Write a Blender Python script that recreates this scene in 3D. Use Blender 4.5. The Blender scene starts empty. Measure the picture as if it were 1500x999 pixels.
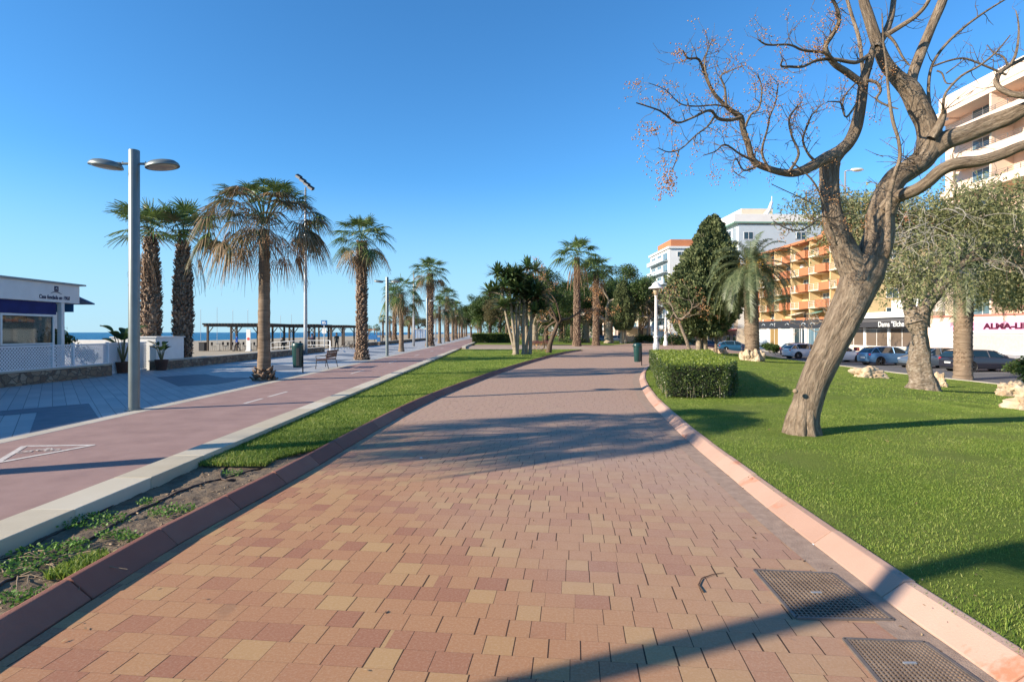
import bpy, bmesh, math, random
import numpy as np
from mathutils import Vector, Matrix, noise
random.seed(7); rng = np.random.default_rng(7)
PI = math.pi
SKYT = (0.58, 0.88, 1.04, 1)
scn = bpy.context.scene
COL = scn.collection
H = 1.8; FPX = 833.0; HOR = 487.0; SY = 0.024      # eye height, focal length in photo pixels, horizon row, street heading
def G(px, py, z=0.0):                              # ground point seen at a photo pixel, on the level z
    Y = (H - z) * FPX / (py - HOR)
    return ((px - 750.0) / FPX * Y, Y)
def W(px, py, Y):                                  # point seen at a photo pixel at distance Y
    return Vector(((px - 750.0) / FPX * Y, Y, H + (HOR - py) / FPX * Y))
def S(x, y, z=0.0):                                # street frame -> world
    return Vector((x * math.cos(SY) - y * math.sin(SY), x * math.sin(SY) + y * math.cos(SY), z))
def lawn_h(x, y=20):
    t = min(1, max(0, (x - 8.0 - .35 * max(0, y - 35)) / 14.0)); t = t * t * (3 - 2 * t)
    return 0.10 - 0.80 * t
def GL(px, py):                                    # point on the sloping lawn
    z = 0.1
    for _ in range(12):
        x, y = G(px, py, z); z = 0.5 * z + 0.5 * lawn_h(x, y)
    return x, y, lawn_h(x, y)
# ------------------------------------------------------------------ objects
def tag(o, label=None, cat=None, group=None, kind=None):
    if label: o['label'] = label
    if cat: o['category'] = cat
    if group: o['group'] = group
    if kind: o['kind'] = kind
    return o
def thing(name, label, cat, loc=(0, 0, 0), rz=0.0, group=None):
    o = bpy.data.objects.new(name, None); o.empty_display_size = 0.2
    COL.objects.link(o); o.location = loc; o.rotation_euler = (0, 0, rz)
    return tag(o, label, cat, group)
def copy_tree(o, parent=None):
    c = o.copy(); COL.objects.link(c)
    if parent is not None: c.parent = parent
    for ch in list(o.children): copy_tree(ch, c)
    return c
def place(root, loc, rz=0.0, s=1.0, label=None, group=None):
    root.location = loc; root.rotation_euler = (0, 0, rz)
    root.scale = (s, s, s) if not isinstance(s, tuple) else s
    if label: root['label'] = label
    if group: root['group'] = group
    return root
class Series:                                      # first use moves the source, later uses copy it
    def __init__(self, root): self.root = root; self.used = False
    def put(self, loc, rz=0.0, s=1.0, label=None, group=None):
        r = copy_tree(self.root) if self.used else self.root
        self.used = True
        return place(r, loc, rz, s, label, group)
def np_mesh(name, V, faces, mats, parent=None, uv=None, smooth=False, midx=None, bevel=0):
    me = bpy.data.meshes.new(name)
    V = np.asarray(V, dtype=np.float32).reshape(-1, 3)
    if not isinstance(faces, list) or (len(faces) and not isinstance(faces[0], np.ndarray)): faces = [np.asarray(faces)]
    faces = [np.asarray(f, dtype=np.int32) for f in faces if len(f)]
    loops = np.concatenate([f.reshape(-1) for f in faces])
    cnt = np.concatenate([np.full(len(f), f.shape[1], dtype=np.int32) for f in faces])
    st = np.concatenate([[0], np.cumsum(cnt)[:-1]]).astype(np.int32)
    me.vertices.add(len(V)); me.vertices.foreach_set('co', V.reshape(-1))
    me.loops.add(len(loops)); me.loops.foreach_set('vertex_index', loops)
    me.polygons.add(len(cnt)); me.polygons.foreach_set('loop_start', st); me.polygons.foreach_set('loop_total', cnt)
    if midx is not None: me.polygons.foreach_set('material_index', np.asarray(midx, dtype=np.int32))
    if smooth: me.polygons.foreach_set('use_smooth', np.ones(len(cnt), dtype=bool))
    me.update(calc_edges=True)
    if uv is not None:
        l = me.uv_layers.new(name='UVMap'); l.data.foreach_set('uv', np.asarray(uv, dtype=np.float32).reshape(-1))
    me.validate()
    for m in (mats if isinstance(mats, (list, tuple)) else [mats]): me.materials.append(m)
    o = bpy.data.objects.new(name, me); COL.objects.link(o)
    if parent is not None: o.parent = parent
    if bevel:
        b = o.modifiers.new('bev', 'BEVEL'); b.width = bevel; b.segments = 2; b.limit_method = 'ANGLE'
    return o
class MB:
    def __init__(s): s.v = []; s.f = []; s.m = []
    def add(s, vs, fs, m=0):
        n = len(s.v); s.v += [tuple(p) for p in vs]; s.f += [tuple(i + n for i in f) for f in fs]; s.m += [m] * len(fs); return s
    def box(s, x0, x1, y0, y1, z0, z1, m=0, M=None):
        v = [Vector((x, y, z)) for z in (z0, z1) for y in (y0, y1) for x in (x0, x1)]
        if M is not None: v = [M @ p for p in v]
        return s.add(v, [(0, 2, 3, 1), (4, 5, 7, 6), (0, 1, 5, 4), (2, 6, 7, 3), (0, 4, 6, 2), (1, 3, 7, 5)], m)
    def prism(s, poly, z0, z1, m=0):
        n = len(poly); v = [(p[0], p[1], z0) for p in poly] + [(p[0], p[1], z1) for p in poly]
        f = [tuple(range(n))[::-1], tuple(range(n, 2 * n))] + [(i, (i + 1) % n, n + (i + 1) % n, n + i) for i in range(n)]
        return s.add(v, f, m)
    def sheet(s, poly, z, m=0):
        return s.add([(p[0], p[1], z) for p in poly], [tuple(range(len(poly)))], m)
    def tube(s, pts, rad, n=8, m=0, cap=True):
        pts = [Vector(p) for p in pts]; k = len(pts)
        if not hasattr(rad, '__len__'): rad = [rad] * k
        up = Vector((0, 0, 1)); vs = []; prev = None
        for i, p in enumerate(pts):
            t = (pts[min(i + 1, k - 1)] - pts[max(i - 1, 0)]).normalized()
            if prev is None:
                a = t.cross(up)
                if a.length < 1e-3: a = Vector((1, 0, 0))
            else: a = prev - t * prev.dot(t)
            a.normalize(); prev = a; b = t.cross(a)
            for j in range(n):
                c = 2 * PI * j / n; vs.append(p + (a * math.cos(c) + b * math.sin(c)) * rad[i])
        fs = [(i * n + j, i * n + (j + 1) % n, (i + 1) * n + (j + 1) % n, (i + 1) * n + j) for i in range(k - 1) for j in range(n)]
        if cap: fs += [tuple(range(n))[::-1], tuple(range((k - 1) * n, k * n))]
        return s.add(vs, fs, m)
    def lathe(s, prof, c=(0, 0, 0), n=20, m=0, sx=1, sy=1, M=None):
        vs = []
        for r, z in prof:
            for j in range(n):
                a = 2 * PI * j / n; p = Vector((r * math.cos(a) * sx, r * math.sin(a) * sy, z))
                if M is not None: p = M @ p
                vs.append(p + Vector(c))
        k = len(prof)
        fs = [(i * n + j, i * n + (j + 1) % n, (i + 1) * n + (j + 1) % n, (i + 1) * n + j) for i in range(k - 1) for j in range(n)]
        fs += [tuple(range(n))[::-1], tuple(range((k - 1) * n, k * n))]
        return s.add(vs, fs, m)
    def build(s, name, mats, parent=None, smooth=False, bevel=0, sm_angle=None):
        me = bpy.data.meshes.new(name); me.from_pydata(s.v, [], s.f)
        for m in (mats if isinstance(mats, (list, tuple)) else [mats]): me.materials.append(m)
        me.polygons.foreach_set('material_index', s.m)
        if smooth: me.polygons.foreach_set('use_smooth', [True] * len(s.f))
        me.update()
        o = bpy.data.objects.new(name, me); COL.objects.link(o)
        if parent is not None: o.parent = parent
        if smooth and sm_angle:
            try: me.set_sharp_from_angle(angle=math.radians(sm_angle))
            except Exception: pass
        if bevel:
            b = o.modifiers.new('bev', 'BEVEL'); b.width = bevel; b.segments = 2; b.limit_method = 'ANGLE'
        return o
# ------------------------------------------------------------------ materials
MATS = {}
def newmat(name):
    m = bpy.data.materials.new(name); m.use_nodes = True; nt = m.node_tree; nt.nodes.clear()
    o = nt.nodes.new('ShaderNodeOutputMaterial'); b = nt.nodes.new('ShaderNodeBsdfPrincipled')
    nt.links.new(b.outputs[0], o.inputs[0]); return m, nt, b
def N(nt, t, **kw):
    n = nt.nodes.new('ShaderNode' + t)
    for k, v in kw.items():
        if k in n.inputs.keys() if isinstance(k, str) else False: n.inputs[k].default_value = v
        else: setattr(n, k, v)
    return n
def setin(n, **kw):
    for k, v in kw.items(): n.inputs[k.replace('_', ' ')].default_value = v
def ramp(nt, fac, stops):
    r = nt.nodes.new('ShaderNodeValToRGB'); e = r.color_ramp.elements
    while len(e) < len(stops): e.new(0.5)
    for i, (p, c) in enumerate(stops): e[i].position = p; e[i].color = (*c, 1) if len(c) == 3 else c
    nt.links.new(fac, r.inputs[0]); return r.outputs[0]
def nz(nt, vec=None, scale=5, detail=4, rough=0.6, dist=0.0):
    n = nt.nodes.new('ShaderNodeTexNoise'); n.inputs['Scale'].default_value = scale; n.inputs['Detail'].default_value = detail
    n.inputs['Roughness'].default_value = rough; n.inputs['Distortion'].default_value = dist
    if vec is not None: nt.links.new(vec, n.inputs['Vector'])
    return n.outputs['Fac']
def pos(nt): return nt.nodes.new('ShaderNodeNewGeometry').outputs['Position']
def objc(nt): return nt.nodes.new('ShaderNodeTexCoord').outputs['Object']
def mathn(nt, op, a, b=None):
    n = nt.nodes.new('ShaderNodeMath'); n.operation = op
    for i, x in enumerate((a, b)):
        if x is None: continue
        if isinstance(x, (int, float)): n.inputs[i].default_value = x
        else: nt.links.new(x, n.inputs[i])
    return n.outputs[0]
def mapping(nt, vec, scale=(1, 1, 1), rot=(0, 0, 0), loc=(0, 0, 0)):
    n = nt.nodes.new('ShaderNodeMapping'); nt.links.new(vec, n.inputs[0])
    n.inputs['Scale'].default_value = scale; n.inputs['Rotation'].default_value = rot; n.inputs['Location'].default_value = loc
    return n.outputs[0]
def mixc(nt, fac, a, b, mode='MIX'):
    n = nt.nodes.new('ShaderNodeMix'); n.data_type = 'RGBA'; n.blend_type = mode
    for idx, x in ((0, fac), (6, a), (7, b)):
        if isinstance(x, (int, float)): n.inputs[idx].default_value = x
        elif isinstance(x, tuple): n.inputs[idx].default_value = (*x, 1)
        else: nt.links.new(x, n.inputs[idx])
    return n.outputs[2]
def bump(nt, b, h, strength=0.3, dist=0.02):
    n = nt.nodes.new('ShaderNodeBump'); n.inputs['Strength'].default_value = strength; n.inputs['Distance'].default_value = dist
    nt.links.new(h, n.inputs['Height']); nt.links.new(n.outputs[0], b.inputs['Normal'])
def mat(name, col, rough=0.6, var=0.12, scale=6.0, metal=0.0, bmp=0.0, bscale=40.0, spec=0.5, coat=0.0, world=True, col2=None, detail=5):
    if name in MATS: return MATS[name]
    m, nt, b = newmat(name); v = pos(nt) if world else objc(nt)
    c2 = col2 if col2 else tuple(min(1, c * (1 + var)) for c in col); c1 = tuple(c * (1 - var) for c in col) if not col2 else col
    nt.links.new(ramp(nt, nz(nt, v, scale, detail), [(0.3, c1), (0.7, c2)]), b.inputs['Base Color'])
    setin(b, Roughness=rough, Metallic=metal); b.inputs['Specular IOR Level'].default_value = spec
    b.inputs['Coat Weight'].default_value = coat; b.inputs['Coat Roughness'].default_value = 0.05
    if bmp: bump(nt, b, nz(nt, v, bscale, 6, 0.7), bmp, 0.02)
    MATS[name] = m; return m
def leafmat(name, cols, trans=0.3, rough=0.55, noise_scale=1.5, spec=0.3, nw=0.35):
    if name in MATS: return MATS[name]
    m, nt, b = newmat(name)
    g = nt.nodes.new('ShaderNodeNewGeometry')
    r = mathn(nt, 'ADD', mathn(nt, 'MULTIPLY', g.outputs['Random Per Island'], 1 - nw), mathn(nt, 'MULTIPLY', nz(nt, g.outputs['Position'], noise_scale, 3), nw))
    k = len(cols); c = ramp(nt, r, [(0.1 + 0.8 * i / (k - 1), cc) for i, cc in enumerate(cols)])
    nt.links.new(c, b.inputs['Base Color']); setin(b, Roughness=rough); b.inputs['Specular IOR Level'].default_value = spec
    t = nt.nodes.new('ShaderNodeBsdfTranslucent'); nt.links.new(c, t.inputs[0])
    mx = nt.nodes.new('ShaderNodeMixShader'); mx.inputs[0].default_value = trans
    out = [n for n in nt.nodes if n.type == 'OUTPUT_MATERIAL'][0]
    nt.links.new(b.outputs[0], mx.inputs[1]); nt.links.new(t.outputs[0], mx.inputs[2]); nt.links.new(mx.outputs[0], out.inputs[0])
    MATS[name] = m; return m
def islandmat(name, cols, rough=0.7, bmp=0.2, bscale=60, nscale=3, stain=None):
    if name in MATS: return MATS[name]
    m, nt, b = newmat(name); g = nt.nodes.new('ShaderNodeNewGeometry')
    r = mathn(nt, 'ADD', mathn(nt, 'MULTIPLY', g.outputs['Random Per Island'], 0.5), mathn(nt, 'MULTIPLY', nz(nt, g.outputs['Position'], nscale, 6, 0.7), 0.5))
    k = len(cols); c = ramp(nt, r, [(0.15 + 0.7 * i / (k - 1), cc) for i, cc in enumerate(cols)])
    if stain:
        f = ramp(nt, nz(nt, g.outputs['Position'], stain[1], 5, 0.6, 0.5), [(stain[2], (0, 0, 0)), (stain[2] + 0.08, (1, 1, 1))])
        c = mixc(nt, mathn(nt, 'MULTIPLY', f, stain[3]), c, stain[0])
    nt.links.new(c, b.inputs['Base Color']); setin(b, Roughness=rough)
    if bmp: bump(nt, b, nz(nt, g.outputs['Position'], bscale, 5, 0.7), bmp, 0.01)
    MATS[name] = m; return m
def barkmat(name, c1, c2, c3, us=14, vs=1.5, strength=0.9, dist=0.05):
    if name in MATS: return MATS[name]
    m, nt, b = newmat(name); uv = nt.nodes.new('ShaderNodeUVMap').outputs[0]
    vv = mapping(nt, uv, (us, vs, 1)); n1 = nz(nt, vv, 1.0, 8, 0.65, 0.6); n2 = nz(nt, pos(nt), 1.3, 4)
    n3 = nz(nt, mapping(nt, uv, (us * 2.2, vs * 3, 1)), 1.0, 6, 0.7, 0.4)
    h = mathn(nt, 'ADD', n1, mathn(nt, 'MULTIPLY', n3, 0.5))
    c = ramp(nt, h, [(0.5, c1), (0.72, c2), (0.95, c3)]); c = mixc(nt, mathn(nt, 'MULTIPLY', n2, 0.5), c, c2)
    nt.links.new(c, b.inputs['Base Color']); setin(b, Roughness=0.9); b.inputs['Specular IOR Level'].default_value = 0.2
    bump(nt, b, h, strength, dist); MATS[name] = m; return m
def glassmat(name, col, rough=0.05, alpha=0.0):
    if name in MATS: return MATS[name]
    m, nt, b = newmat(name); b.inputs['Base Color'].default_value = (*col, 1); setin(b, Roughness=rough, IOR=1.5)
    b.inputs['Specular IOR Level'].default_value = 0.9
    if alpha:
        t = nt.nodes.new('ShaderNodeBsdfTransparent'); t.inputs[0].default_value = (0.75, 0.85, 0.85, 1)
        mx = nt.nodes.new('ShaderNodeMixShader'); mx.inputs[0].default_value = alpha
        out = [n for n in nt.nodes if n.type == 'OUTPUT_MATERIAL'][0]
        nt.links.new(b.outputs[0], mx.inputs[1]); nt.links.new(t.outputs[0], mx.inputs[2]); nt.links.new(mx.outputs[0], out.inputs[0])
    MATS[name] = m; return m
# pavers: rows of blocks of mixed width
def paver_mat():
    m, nt, b = newmat('brick_pavers'); p = pos(nt)
    mp = mapping(nt, p, (1, 1, 1), (0, 0, 0.108))
    sx = nt.nodes.new('ShaderNodeSeparateXYZ'); nt.links.new(mp, sx.inputs[0])
    wob = mathn(nt, 'MULTIPLY', nz(nt, p, 3.0, 3), 0.012)
    v = mathn(nt, 'ADD', mathn(nt, 'DIVIDE', sx.outputs[1], 0.197), wob); u = mathn(nt, 'DIVIDE', sx.outputs[0], 0.188)
    row = mathn(nt, 'FLOOR', v); fr = mathn(nt, 'FRACT', v)
    wn = nt.nodes.new('ShaderNodeTexWhiteNoise'); wn.noise_dimensions = '1D'; nt.links.new(row, wn.inputs['W'])
    w = mathn(nt, 'ADD', u, mathn(nt, 'MULTIPLY', wn.outputs['Value'], 917.0))
    def vor(feat):
        n = nt.nodes.new('ShaderNodeTexVoronoi'); n.voronoi_dimensions = '1D'; n.feature = feat
        n.inputs['Scale'].default_value = 1.0; n.inputs['Randomness'].default_value = 0.62; nt.links.new(w, n.inputs['W']); return n
    cell = vor('F1'); edge = vor('DISTANCE_TO_EDGE')
    cr = nt.nodes.new('ShaderNodeTexWhiteNoise'); cr.noise_dimensions = '2D'
    cmb = nt.nodes.new('ShaderNodeCombineXYZ'); nt.links.new(cell.outputs['W'], cmb.inputs[0]); nt.links.new(row, cmb.inputs[1]); nt.links.new(cmb.outputs[0], cr.inputs['Vector'])
    rnd = cr.outputs['Value']
    # joints: open dark cross joints, thin row joints
    je = mathn(nt, 'MULTIPLY', edge.outputs['Distance'], 0.188)
    wvar = mathn(nt, 'ADD', mathn(nt, 'MULTIPLY', mathn(nt, 'POWER', cr.outputs['Color'], 1.6), 0.0068), 0.0002)
    jv = mathn(nt, 'LESS_THAN', je, wvar)
    dr = mathn(nt, 'MULTIPLY', mathn(nt, 'MINIMUM', fr, mathn(nt, 'SUBTRACT', 1.0, fr)), 0.197)
    jh = mathn(nt, 'LESS_THAN', dr, 0.0016)
    big = nz(nt, p, 0.33, 3, 0.5); fine = nz(nt, p, 58, 6, 0.85); mid = nz(nt, p, 9, 5, 0.7)
    c = ramp(nt, rnd, [(0.0, (0.30, 0.130, 0.076)), (0.14, (0.335, 0.155, 0.084)), (0.28, (0.37, 0.182, 0.092)), (0.68, (0.385, 0.20, 0.097)), (0.9, (0.41, 0.24, 0.11)), (1.0, (0.425, 0.26, 0.118))])
    # blocks weather to a duller pinkish tone away from the tap and along the right kerb
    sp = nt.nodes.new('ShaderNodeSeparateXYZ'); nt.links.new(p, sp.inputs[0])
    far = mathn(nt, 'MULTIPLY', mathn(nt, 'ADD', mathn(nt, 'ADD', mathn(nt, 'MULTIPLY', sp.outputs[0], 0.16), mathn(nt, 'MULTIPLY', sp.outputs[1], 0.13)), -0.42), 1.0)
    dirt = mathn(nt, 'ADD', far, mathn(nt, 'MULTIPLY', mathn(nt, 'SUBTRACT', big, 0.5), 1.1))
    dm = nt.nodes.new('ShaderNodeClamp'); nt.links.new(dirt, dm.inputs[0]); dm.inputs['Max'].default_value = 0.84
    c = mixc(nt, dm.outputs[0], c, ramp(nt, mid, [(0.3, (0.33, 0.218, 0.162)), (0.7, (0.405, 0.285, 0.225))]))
    c = mixc(nt, mathn(nt, 'MULTIPLY', mathn(nt, 'SUBTRACT', fine, 0.46), 1.3), c, (0.62, 0.48, 0.34))
    spots = ramp(nt, nz(nt, p, 2.3, 2, 0.4), [(0.70, (0, 0, 0)), (0.74, (1, 1, 1))])
    c = mixc(nt, mathn(nt, 'MULTIPLY', spots, 0.25), c, (0.11, 0.075, 0.06))
    j = mathn(nt, 'MAXIMUM', mathn(nt, 'MULTIPLY', jv, 0.92), mathn(nt, 'MULTIPLY', jh, 0.22))
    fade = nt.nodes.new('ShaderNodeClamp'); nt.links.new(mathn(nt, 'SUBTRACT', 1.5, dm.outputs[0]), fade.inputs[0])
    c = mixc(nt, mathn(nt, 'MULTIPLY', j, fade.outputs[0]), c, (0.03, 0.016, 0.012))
    nt.links.new(c, b.inputs['Base Color']); setin(b, Roughness=0.85); b.inputs['Specular IOR Level'].default_value = 0.25
    h = mathn(nt, 'SUBTRACT', mathn(nt, 'ADD', mathn(nt, 'MULTIPLY', fine, 0.35), mathn(nt, 'MULTIPLY', rnd, 0.35)), j)
    bump(nt, b, h, 0.8, 0.009); return m
def slab_mat():                                     # promenade slabs laid on the diagonal
    m, nt, b = newmat('promenade_slabs'); p = pos(nt)
    mp = mapping(nt, p, (1, 1, 1), (0, 0, -0.68)); sx = nt.nodes.new('ShaderNodeSeparateXYZ'); nt.links.new(mp, sx.inputs[0])
    u = mathn(nt, 'DIVIDE', sx.outputs[0], 0.27); ci = mathn(nt, 'FLOOR', u); fu = mathn(nt, 'FRACT', u)
    wn = nt.nodes.new('ShaderNodeTexWhiteNoise'); wn.noise_dimensions = '1D'; nt.links.new(ci, wn.inputs['W'])
    v = mathn(nt, 'ADD', mathn(nt, 'DIVIDE', sx.outputs[1], 0.9), mathn(nt, 'MULTIPLY', wn.outputs['Value'], 1.0)); ri = mathn(nt, 'FLOOR', v); fv = mathn(nt, 'FRACT', v)
    cmb = nt.nodes.new('ShaderNodeCombineXYZ'); nt.links.new(ci, cmb.inputs[0]); nt.links.new(ri, cmb.inputs[1])
    w2 = nt.nodes.new('ShaderNodeTexWhiteNoise'); w2.noise_dimensions = '2D'; nt.links.new(cmb.outputs[0], w2.inputs['Vector'])
    c = ramp(nt, w2.outputs['Value'], [(0, (0.33, 0.34, 0.35)), (1, (0.43, 0.43, 0.42))])
    # L-shaped darker fields repeating along the promenade
    sp = nt.nodes.new('ShaderNodeSeparateXYZ'); nt.links.new(mapping(nt, p, (1, 1, 1), (0, 0, -0.68)), sp.inputs[0])
    def band(o, per, lo, hi, ph):
        f = mathn(nt, 'FRACT', mathn(nt, 'DIVIDE', mathn(nt, 'ADD', o, ph + 1000.0 * per), per))
        return mathn(nt, 'MULTIPLY', mathn(nt, 'GREATER_THAN', f, lo), mathn(nt, 'LESS_THAN', f, hi))
    A = mathn(nt, 'MULTIPLY', band(sp.outputs[0], 7.4, 0.0, 0.27, 4.0), band(sp.outputs[1], 9.0, 0.0, 0.34, 4.9))
    B = mathn(nt, 'MULTIPLY', band(sp.outputs[0], 7.4, 0.0, 0.75, 4.0), band(sp.outputs[1], 9.0, 0.28, 0.34, 4.9))
    c = mixc(nt, mathn(nt, 'MULTIPLY', mathn(nt, 'MAXIMUM', A, B), 0.0), c, (0.115, 0.13, 0.16))
    c = mixc(nt, mathn(nt, 'MULTIPLY', nz(nt, p, 0.8, 5), 0.35), c, (0.27, 0.26, 0.25))
    j1 = mathn(nt, 'LESS_THAN', fu, 0.05); j2 = mathn(nt, 'LESS_THAN', fv, 0.008)
    c = mixc(nt, mathn(nt, 'MULTIPLY', mathn(nt, 'MAXIMUM', j1, j2), 0.8), c, (0.05, 0.055, 0.065))
    nt.links.new(c, b.inputs['Base Color']); setin(b, Roughness=0.6)
    bump(nt, b, mathn(nt, 'SUBTRACT', nz(nt, p, 60, 4), j1), 0.25, 0.004); return m
def stonewall_mat():
    m, nt, b = newmat('rubble_stone'); p = pos(nt)
    vo = nt.nodes.new('ShaderNodeTexVoronoi'); vo.inputs['Scale'].default_value = 3.6; vo.feature = 'F1'
    mp = mapping(nt, p, (1, 1, 1.5)); ds = nt.nodes.new('ShaderNodeVectorMath'); ds.operation = 'ADD'
    nn = nt.nodes.new('ShaderNodeTexNoise'); nn.inputs['Scale'].default_value = 3; sc = nt.nodes.new('ShaderNodeVectorMath'); sc.operation = 'SCALE'; sc.inputs['Scale'].default_value = 0.35
    nt.links.new(p, nn.inputs['Vector']); nt.links.new(nn.outputs['Color'], sc.inputs[0]); nt.links.new(mp, ds.inputs[0]); nt.links.new(sc.outputs[0], ds.inputs[1])
    nt.links.new(ds.outputs[0], vo.inputs['Vector'])
    ve = nt.nodes.new('ShaderNodeTexVoronoi'); ve.inputs['Scale'].default_value = 3.6; ve.feature = 'DISTANCE_TO_EDGE'; nt.links.new(ds.outputs[0], ve.inputs['Vector'])
    sxx = nt.nodes.new('ShaderNodeSeparateColor'); nt.links.new(vo.outputs['Color'], sxx.inputs[0])
    c = ramp(nt, sxx.outputs[0], [(0.1, (0.16, 0.10, 0.065)), (0.5, (0.27, 0.19, 0.12)), (0.9, (0.36, 0.29, 0.21))])
    e = ramp(nt, ve.outputs['Distance'], [(0.02, (0, 0, 0)), (0.09, (1, 1, 1))])
    c = mixc(nt, e, (0.12, 0.095, 0.075), c); c = mixc(nt, mathn(nt, 'MULTIPLY', nz(nt, p, 20, 5), 0.4), c, (0.2, 0.16, 0.12))
    nt.links.new(c, b.inputs['Base Color']); setin(b, Roughness=0.9); bump(nt, b, mathn(nt, 'ADD', e, nz(nt, p, 25, 5)), 0.8, 0.04); return m
def lawn_mat():
    m, nt, b = newmat('turf'); p = pos(nt)
    a = nz(nt, p, 0.6, 5, 0.6); f = nz(nt, p, 35, 6, 0.8); g = nz(nt, mapping(nt, p, (1, 3, 1)), 4, 4)
    c = ramp(nt, f, [(0.25, (0.07, 0.11, 0.018)), (0.5, (0.16, 0.22, 0.035)), (0.75, (0.24, 0.31, 0.065))])
    c = mixc(nt, ramp(nt, a, [(0.42, (0, 0, 0)), (0.62, (0.45, 0.45, 0.45))]), c, (0.22, 0.24, 0.07))
    c = mixc(nt, ramp(nt, g, [(0.55, (0, 0, 0)), (0.7, (0.3, 0.3, 0.3))]), c, (0.06, 0.12, 0.02))
    nt.links.new(c, b.inputs['Base Color']); setin(b, Roughness=0.9); b.inputs['Specular IOR Level'].default_value = 0.1
    bump(nt, b, f, 1.0, 0.05); return m
M_paver = paver_mat(); M_slab = slab_mat(); M_rubble = stonewall_mat(); M_turf = lawn_mat()
M_soil = mat('soil', (0.10, 0.07, 0.045), 0.95, col2=(0.24, 0.175, 0.11), scale=8, bmp=1.0, bscale=45)
M_sand = mat('beach_sand', (0.34, 0.28, 0.19), 0.95, 0.12, 0.3, bmp=0.3, bscale=6)
M_track = mat('cycle_surface', (0.25, 0.155, 0.135), 0.8, col2=(0.335, 0.215, 0.185), scale=1.6, bmp=0.25, bscale=120)
M_edge = islandmat('pale_edge_stone', [(0.38, 0.34, 0.27), (0.50, 0.45, 0.37)], 0.8)
M_wkerb = islandmat('pale_kerb_stone', [(0.40, 0.34, 0.24), (0.50, 0.44, 0.33), (0.56, 0.51, 0.41)], 0.8, 0.35, 90, 2)
M_rkerb = islandmat('red_kerb', [(0.20, 0.072, 0.048), (0.26, 0.10, 0.065), (0.33, 0.15, 0.10)], 0.8, 0.3, 80, 2)
M_pkerb = islandmat('pink_kerb', [(0.36, 0.215, 0.155), (0.43, 0.275, 0.205), (0.48, 0.335, 0.26)], 0.8, 0.3, 80, 1.2, stain=((0.42, 0.13, 0.05), 1.9, 0.60, 0.7))
M_gutter = mat('gutter_concrete', (0.27, 0.185, 0.135), 0.9, col2=(0.40, 0.285, 0.21), scale=9, bmp=0.5, bscale=70)
M_asph = mat('asphalt', (0.11, 0.11, 0.115), 0.9, 0.2, 1.0, bmp=0.3, bscale=90)
M_white = mat('white_paint', (0.74, 0.74, 0.72), 0.5, 0.05, 2)
M_roadw = mat('road_paint', (0.42, 0.35, 0.31), 0.8, col2=(0.66, 0.63, 0.59), scale=16, detail=8)
M_lpaint = mat('white_lattice_paint', (0.72, 0.73, 0.75), 0.5, 0.04, 3)
M_navy = mat('navy_canvas', (0.012, 0.02, 0.13), 0.8, 0.2, 3)
M_blue = mat('blue_canvas', (0.02, 0.14, 0.36), 0.8, 0.2, 3)
M_pole = mat('grey_green_metal', (0.17, 0.20, 0.20), 0.4, 0.08, 4, metal=0.35)
M_steel = mat('galvanised', (0.42, 0.43, 0.44), 0.4, 0.08, 4, metal=0.5)
M_lens = mat('lamp_lens', (0.42, 0.38, 0.30), 0.3, 0.05, 4)
M_bin = mat('bin_green', (0.012, 0.052, 0.048), 0.35, 0.15, 4)
M_dark = mat('dark_metal', (0.02, 0.02, 0.022), 0.5, 0.1, 5)
M_wood = mat('bench_wood', (0.12, 0.055, 0.035), 0.6, 0.3, 12)
M_pergola = mat('weathered_timber', (0.075, 0.055, 0.04), 0.8, 0.25, 6)
M_rock = mat('limestone_rock', (0.36, 0.25, 0.15), 0.9, col2=(0.60, 0.48, 0.34), scale=3, bmp=1.0, bscale=9)
M_terra = mat('terracotta_pot', (0.10, 0.045, 0.03), 0.8, 0.2, 5)
M_hose = mat('hose', (0.05, 0.028, 0.02), 0.6, 0.2, 5)
M_twig = mat('dry_twig', (0.26, 0.19, 0.12), 0.9, 0.25, 9)
# world, sun, camera
E = math.radians(23.1); AZ = math.radians(22.0)
w = bpy.data.worlds.new('World'); scn.world = w; w.use_nodes = True; wn_ = w.node_tree
bg = wn_.nodes['Background']; sky = wn_.nodes.new('ShaderNodeTexSky'); sky.sky_type = 'NISHITA'; sky.sun_disc = False
sky.sun_elevation = E; sky.sun_rotation = math.atan2(-math.cos(AZ), -math.sin(AZ)); sky.air_density = 1.0; sky.dust_density = 0.0; sky.ozone_density = 4.0; sky.altitude = 0
tint = wn_.nodes.new('ShaderNodeMix'); tint.data_type = 'RGBA'; tint.blend_type = 'MULTIPLY'; tint.inputs[0].default_value = 1.0
wn_.links.new(sky.outputs[0], tint.inputs[6]); tint.inputs[7].default_value = SKYT; hsv = wn_.nodes.new('ShaderNodeHueSaturation'); hsv.inputs['Saturation'].default_value = 1.05
wn_.links.new(tint.outputs[2], hsv.inputs['Color']); tc = wn_.nodes.new('ShaderNodeTexCoord'); sz = wn_.nodes.new('ShaderNodeSeparateXYZ'); wn_.links.new(tc.outputs['Generated'], sz.inputs[0])
mr = wn_.nodes.new('ShaderNodeMapRange'); mr.inputs[1].default_value = 0.0; mr.inputs[2].default_value = 0.27; mr.inputs[3].default_value = 0.8; mr.inputs[4].default_value = 0.0; mr.interpolation_type = 'SMOOTHSTEP'; wn_.links.new(sz.outputs[2], mr.inputs[0])
hz = wn_.nodes.new('ShaderNodeMix'); hz.data_type = 'RGBA'; wn_.links.new(mr.outputs[0], hz.inputs[0]); wn_.links.new(hsv.outputs[0], hz.inputs[6]); hz.inputs[7].default_value = (2.05, 3.25, 4.3, 1)
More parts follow.
